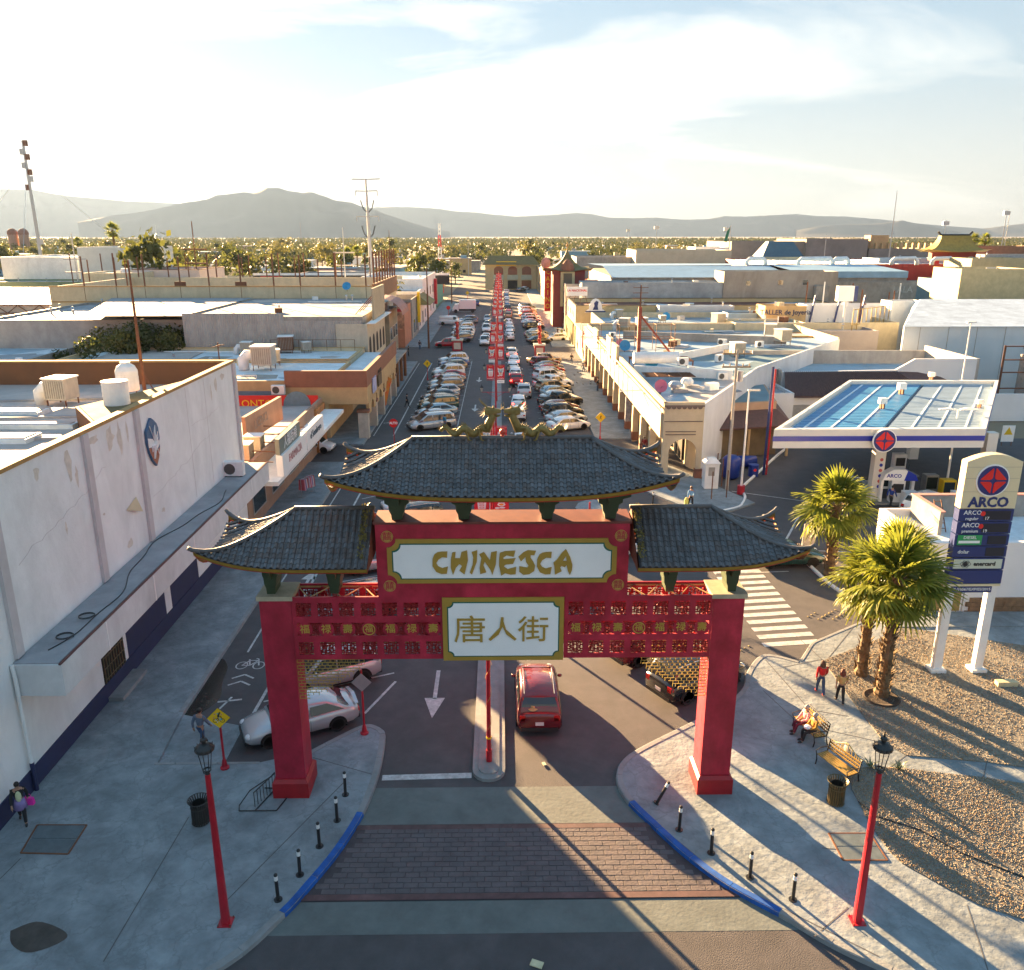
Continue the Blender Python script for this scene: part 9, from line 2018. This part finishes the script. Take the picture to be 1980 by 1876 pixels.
p = G(1700,1560,.18); b = MB(); b.tube([tuple(G(q[0],q[1],.2)-p) for q in ((1660,1550),(1700,1580),(1780,1605),(1860,1650),(1990,1700))], .025, 5); o = b.obj('garden_hose', mTRIM, loc=p); tag(o, 'dark hose lying across the gravel by the right lamp post', 'hose')
b = MB(); b.box(-.45,-.15,0,.45,.15,.22); o = b.obj('concrete_block', M('cream_block', (.6,.5,.3), .8, .2, 3), loc=G(1945,1325,.175)); tag(o, 'cream concrete block lying on the gravel right of the price sign', 'block')
# ================================================================== PEOPLE
def skin(verts, edges, rad, mat, name, parent, sub=1, root=0):
 me = bpy.data.meshes.new(name); me.from_pydata(verts, edges, []); o = bpy.data.objects.new(name, me)
 o.modifiers.new('s', 'SKIN');
 for i, r_ in enumerate(rad): me.skin_vertices[0].data[i].radius = r_ if isinstance(r_, tuple) else (r_, r_)
 me.skin_vertices[0].data[root].use_root = True
 m2 = o.modifiers.new('u', 'SUBSURF'); m2.levels = sub; m2.render_levels = sub
 nm, _ = evald(o)
 bpy.data.meshes.remove(me); nm.name = name; nm.materials.clear(); nm.materials.append(mat); nm.polygons.foreach_set('use_smooth', [True]*len(nm.polygons))
 o = bpy.data.objects.new(name, nm); C.objects.link(o); o.parent = parent; return o
def cl(name, col): return M('cloth_'+name, col, .9, .12, 9, bump=.2)
SKINM = M('skin_tone', (.36,.20,.13), .6, .05, 3)
def person(x, y, z, rz, label, top, leg, hair, H_=1.66, pose='walk', skirt=None, longhair=False, coat=None, name='person', sleeves=True, lod=0, arm=None, shoe=None):
 """faces +x; joints are laid out in metres for a 1.7 m figure then scaled"""
 t = thing(name, label, 'person', (x,y,z), rz); k_ = H_/1.7; V3 = lambda *a: tuple(v*k_ for v in a)
 if pose == 'sit': hip, sh, hz = .46, .98, 1.10
 else: hip, sh, hz = .90, 1.40, 1.53
 f = {'walk':(.26,-.24),'stand':(.03,-.02),'sit':(0,0)}[pose]
 if pose == 'sit': L_ = [[(.02,s*.09,hip),(.44,s*.11,hip+.03),(.42+.12*(s>0),s*.1,.06),(.58+.1*(s>0),s*.1,.035)] for s in (1,-1)]
 else: L_ = [[(0,s*.085,hip),(f[0 if s>0 else 1]*.55+.04,s*.09,.48),(f[0 if s>0 else 1]-(.05 if s<0 and pose=='walk' else 0),s*.09,.07+(.05 if s<0 and pose=='walk' else 0)),(f[0 if s>0 else 1]+.14,s*.1,.035)] for s in (1,-1)]
 lean = -.03 if pose == 'sit' else .03
 A_ = []
 for s in (1,-1):
  if pose == 'sit': A_.append([(lean,s*.17,sh-.02),(lean+.1,s*.24,sh-.28),(lean+.32,s*.12,sh-.36),(lean+.40,s*.07,sh-.36)])
  elif arm == 'down' or pose == 'stand': A_.append([(0,s*.18,sh-.02),(-.02,s*.24,sh-.30),(.05,s*.25,sh-.55),(.07,s*.25,sh-.63)])
  else: A_.append([(0,s*.18,sh-.02),(-s*.10,s*.25,sh-.28),(-s*.17+.08,s*.25,sh-.50),(-s*.2+.12,s*.24,sh-.57)])
 # one continuous body: pelvis, spine, neck, head; arms; legs
 vs = [(0,0,hip),(lean*.5,0,(hip+sh)/2),(lean,0,sh-.04),(lean+.01,0,sh+.06),(lean+.03,0,hz),(lean+.03,0,hz+.10)]; es = [(0,1),(1,2),(2,3),(3,4),(4,5)]; rd = [(.12,.10),(.115,.09),(.13,.09),.05,(.078,.088),(.065,.075)]
 for P in A_:
  b0 = len(vs); vs += P; es += [(2,b0),(b0,b0+1),(b0+1,b0+2),(b0+2,b0+3)]; rd += [.055,.042,.032,.028]
 for P in L_:
  b0 = len(vs); vs += P; es += [(0,b0),(b0,b0+1),(b0+1,b0+2),(b0+2,b0+3)]; rd += [.085,.06,.042,.035]
 sc = lambda L: [V3(*p) for p in L]; sr = lambda L: [tuple(q*k_ for q in (r_ if isinstance(r_,tuple) else (r_,r_))) for r_ in L]
 skin(sc(vs), es, sr(rd), SKINM, 'body', t, 2 if lod == 0 else 1)
 # clothing over it
 tv = [(0,0,hip+.03),(lean*.5,0,(hip+sh)/2),(lean,0,sh-.03),(lean,0,sh+.02)]; te = [(0,1),(1,2),(2,3)]; tr_ = [(.15,.125),(.145,.115),(.155,.11),.07]
 for P in A_:
  b0 = len(tv); Q = P[:3] if sleeves else P[:2]; tv += Q; te += [(2,b0)]+[(b0+i,b0+i+1) for i in range(len(Q)-1)]; tr_ += [.072,.058,.046][:len(Q)]
 skin(sc(tv), te, sr(tr_), top, 'jacket' if coat else 'top', t)
 lv = [(0,0,hip+.02),(0,0,hip-.04)]; le = [(0,1)]; lr = [(.145,.12),(.14,.12)]
 for P in L_: b0 = len(lv); lv += P[:3]; le += [(1,b0),(b0,b0+1),(b0+1,b0+2)]; lr += [.098,.074,.056]
 skin(sc(lv), le, sr(lr), leg, 'trousers', t, root=1)
 if skirt: b = MB(); b.lathe([(.14*k_,(hip+.08)*k_),(.18*k_,(hip-.02)*k_),(.23*k_,(hip-.30)*k_),(.22*k_,(hip-.30)*k_)], n=14); b.obj('skirt', skirt, t, smooth=True)
 hd = Vector(V3(lean+.03,0,hz+.04)); b = MB(); b.ball((hd.x-.015*k_,0,hd.z+.045*k_), .104*k_, 12, 8, sc=(1.02,.9,1.0))
 if longhair: b.ball((hd.x-.06*k_,0,hd.z-.08*k_), .12*k_, 10, 8, sc=(.75,1.1,1.6))
 b.obj('hair', hair, t, smooth=True)
 if lod == 0:
  b = MB(); fx = hd.x+.088*k_; b.add([(fx-.01,-.012,hd.z-.02),(fx-.01,.012,hd.z-.02),(fx+.022,0,hd.z-.025),(fx-.004,0,hd.z+.02)], [(0,1,2),(0,2,3),(1,3,2)])
  for s in (-1,1): b.ball((hd.x,s*.082*k_,hd.z-.005), .018*k_, 6, 4, sc=(1,.5,1.5))
  b.obj('face_features', SKINM, t)
  b = MB()
  for s in (-1,1): b.ball((fx-.006,s*.03*k_,hd.z+.005), .010*k_, 6, 4)
  b.obj('eyes', mTRIM, t)
  for P in A_:
   e = Vector(V3(*P[3])); d = (e-Vector(V3(*P[2]))).normalized(); sd_ = Vector((1,0,0)) if abs(d.z) > .7 else Vector((0,1,0)); b = MB()
   b.obox(e, (.045*k_,.07*k_,.07*k_))
   for q in range(4): p0 = e+sd_*((q-1.5)*.017*k_)+d*.03*k_; b.tube([p0, p0+d*.035*k_, p0+d*.06*k_*(1 if q in (1,2) else .85)+Vector((.008,0,-.004))], .0085*k_, 5)
   p0 = e+Vector((.02*k_,0,0)); b.tube([p0, p0+d*.03*k_+Vector((.02*k_,0,0))], .009*k_, 5); b.obj('hand', SKINM, t, smooth=True)
 for P in L_: e = Vector(V3(*P[2])); u_ = Vector(V3(*P[3])); b = MB(); b.ball(((e.x+u_.x)/2+.02,u_.y,max(.045,e.z-.02)*1.0), .085*k_, 8, 5, sc=(1.6,.55,.55)); b.obj('shoe', shoe or mTRIM, t, smooth=True)
 return t
HB, HBR, HG = M('hair_black', (.015,.012,.01), .6, .2, 9), M('hair_brown', (.10,.05,.025), .6, .2, 9), M('hair_grey', (.35,.32,.30), .7, .2, 9)
DEN = cl('denim', (.04,.08,.16)); BLKC = cl('black', (.02,.02,.022))
p = G(46,1588,.14); t = person(p.x,p.y,.14,R(-62),'woman in a dark cardigan, lilac apron and pale shirt carrying a pink bag',BLKC,BLKC,HB,1.6,'walk',skirt=cl('lilac',(.26,.20,.42)),coat=True)
b = MB(); b.ball((.13,0,1.08),.12,8,6,sc=(.35,.8,1.8)); b.obj('shirt', cl('pale',(.55,.58,.35)), t, smooth=True)
bp_ = t.matrix_basis @ Vector((-.08,.26,.62)); o = thing('handbag', 'bright pink bag held by the woman at the far left', 'bag', (bp_.x,bp_.y,.14+.55)); b = MB(); b.loft([[(-.17,-.07,0),(.17,-.07,0),(.17,.07,0),(-.17,.07,0)],[(-.15,-.05,.26),(.15,-.05,.26),(.15,.05,.26),(-.15,.05,.26)]]); b.obj('bag', M('bag_pink', (.75,.03,.35), .5, .1, 5), o); b = MB(); b.tube([(-.1,0,.25),(-.06,0,.4),(.06,0,.4),(.1,0,.25)], .012, 4); b.obj('handle', MATS['bag_pink'], o)
p = G(393,1452); person(p.x,p.y,.14,R(75),'man in a grey-blue shirt and jeans walking away by the bicycle sign',cl('greyblue',(.12,.15,.21)),DEN,HB,1.74,'walk')
p = G(1585,1343,.14); person(p.x,p.y,.14,R(84),'woman in a red top and jeans with long brown hair walking away',cl('red',(.55,.02,.02)),DEN,HBR,1.64,'walk',longhair=True,shoe=mSIGNR)
p = G(1623,1360,.14); person(p.x,p.y,.14,R(80),'woman with curly auburn hair, mustard vest and black trousers walking away',cl('mustard',(.50,.33,.12)),BLKC,M('hair_auburn', (.13,.03,.015), .7, .3, 12),1.62,'walk',longhair=True,sleeves=False)
p = G(1335,982,.14); t = person(p.x,p.y,.06,R(95),'man in a light blue jacket carrying a yellow bag at the far crosswalk',cl('lightblue',(.16,.33,.55)),BLKC,HBR,1.75,'walk')
o = thing('shopping_bag', 'pale yellow bag held by the man in the blue jacket', 'bag', (p.x-.34,p.y,.45)); b = MB(); b.loft([[(-.12,-.06,0),(.12,-.06,0),(.12,.06,0),(-.12,.06,0)],[(-.15,-.06,.3),(.15,-.06,.3),(.15,.06,.3),(-.15,.06,.3)],[(-.04,-.03,.5),(.04,-.03,.5),(.04,.03,.5),(-.04,.03,.5)]]); b.obj('bag', cl('yellowbag',(.6,.6,.15)), o)
ct, st_ = math.cos(BR), math.sin(BR)
for dy, lb, tp, lg_, hr in ((.30,'elderly woman in a pink blouse and maroon trousers sitting on the bench',cl('pink',(.60,.30,.33)),cl('maroon',(.14,.02,.04)),HG),(-.30,'man in an ochre jacket sitting on the bench with a white bundle on his lap',cl('ochre',(.38,.20,.03)),BLKC,HG)):
 bx, by = BX+(-.02)*ct-dy*st_, BY+(-.02)*st_+dy*ct; person(bx,by,.14,BR+math.pi,lb,tp,lg_,hr,1.62,'sit')
o = thing('white_bundle', 'white bundle on the lap of the man in the ochre jacket', 'bundle', (BX-.30*ct+.3*st_,BY-.30*st_-.3*ct,.76)); b = MB(); b.ball((0,0,0),.16,10,6,sc=(1,.9,.5)); b.obj('cloth', mSIGNW, o, smooth=True)
FARP = [(830+30,833,'person in a blue top crossing by the nearest left minivan',(.05,.25,.4)),(760+27,790,'person in dark clothes beside the far left parked row',(.03,.03,.04)),(757,745,'person in black in the shade of the left pavement',(.02,.02,.02)),(790,690,'tall person in black near the second crossing, left',(.02,.02,.02)),(812,678,'person carrying something by the second crossing, left',(.03,.03,.05)),(880,655,'person stepping off beside the red suv',(.03,.04,.08)),(1155,758,'person in dark clothes walking along the arcade',(.02,.02,.02)),(1078,650,'first of a pair waiting at the second crossing, right',(.03,.03,.05)),(1086,652,'second of a pair waiting at the second crossing, right',(.2,.25,.05)),(1118,665,'person walking by the annex corner, right pavement',(.15,.17,.15)),(1105,705,'person sitting low on the right pavement near the pigeons',(.05,.04,.04)),(953,640,'person in red beside the queueing cars, left lane',(.3,.04,.05)),(1245,880,'person on the motorbike under the arcade corner',(.25,.02,.02)),(1720,985,'attendant in blue at the pump',(.01,.04,.25)),(1128,720,'person on a bench by the arcade',(.4,.35,.3))]
for i, (px, py, lb, c_) in enumerate(FARP):
 p = G(px,py); person(p.x,p.y,.08,U(0,6.2),lb,cl('far%d' % i,c_),BLKC if i % 2 else DEN,HB,U(1.6,1.78),'walk' if i % 3 else 'stand',lod=1)
# pigeons on the right pavement
for i in range(22):
 p = G(U(1110,1150),U(705,745),.14); o = thing('pigeon', 'tiny grey pigeon on the right pavement by the arcade', 'pigeon', p[:], U(0,6), 'pigeons on the right pavement'); b = MB(); b.ball((0,0,.1),.1,7,4,sc=(1.5,.7,.7)); b.ball((.12,0,.2),.05,6,4); b.obj('body', M('pigeon_grey', (.10,.10,.11), .7, .3, 9), o)
# loose litter
for px, py, s, lb in ((1052,1478,.12,'yellow scrap on the road behind the red suv'),(730,1440,.1,'pale stone by the left kerb nose'),(1038,1865,.22,'pale paper scrap at the bottom edge of the road'),(640,1390,.12,'white scrap by the silver sedan')):
 p = G(px,py,.02); b = MB(); b.obox((0,0,.02),(s*1.6,s,.03),U(0,3)); o = b.obj('litter', M('litter_pale', (.6,.55,.35), .8, .2, 9), loc=p); tag(o, lb, 'litter')
bpy.data.scenes.remove(TMP)
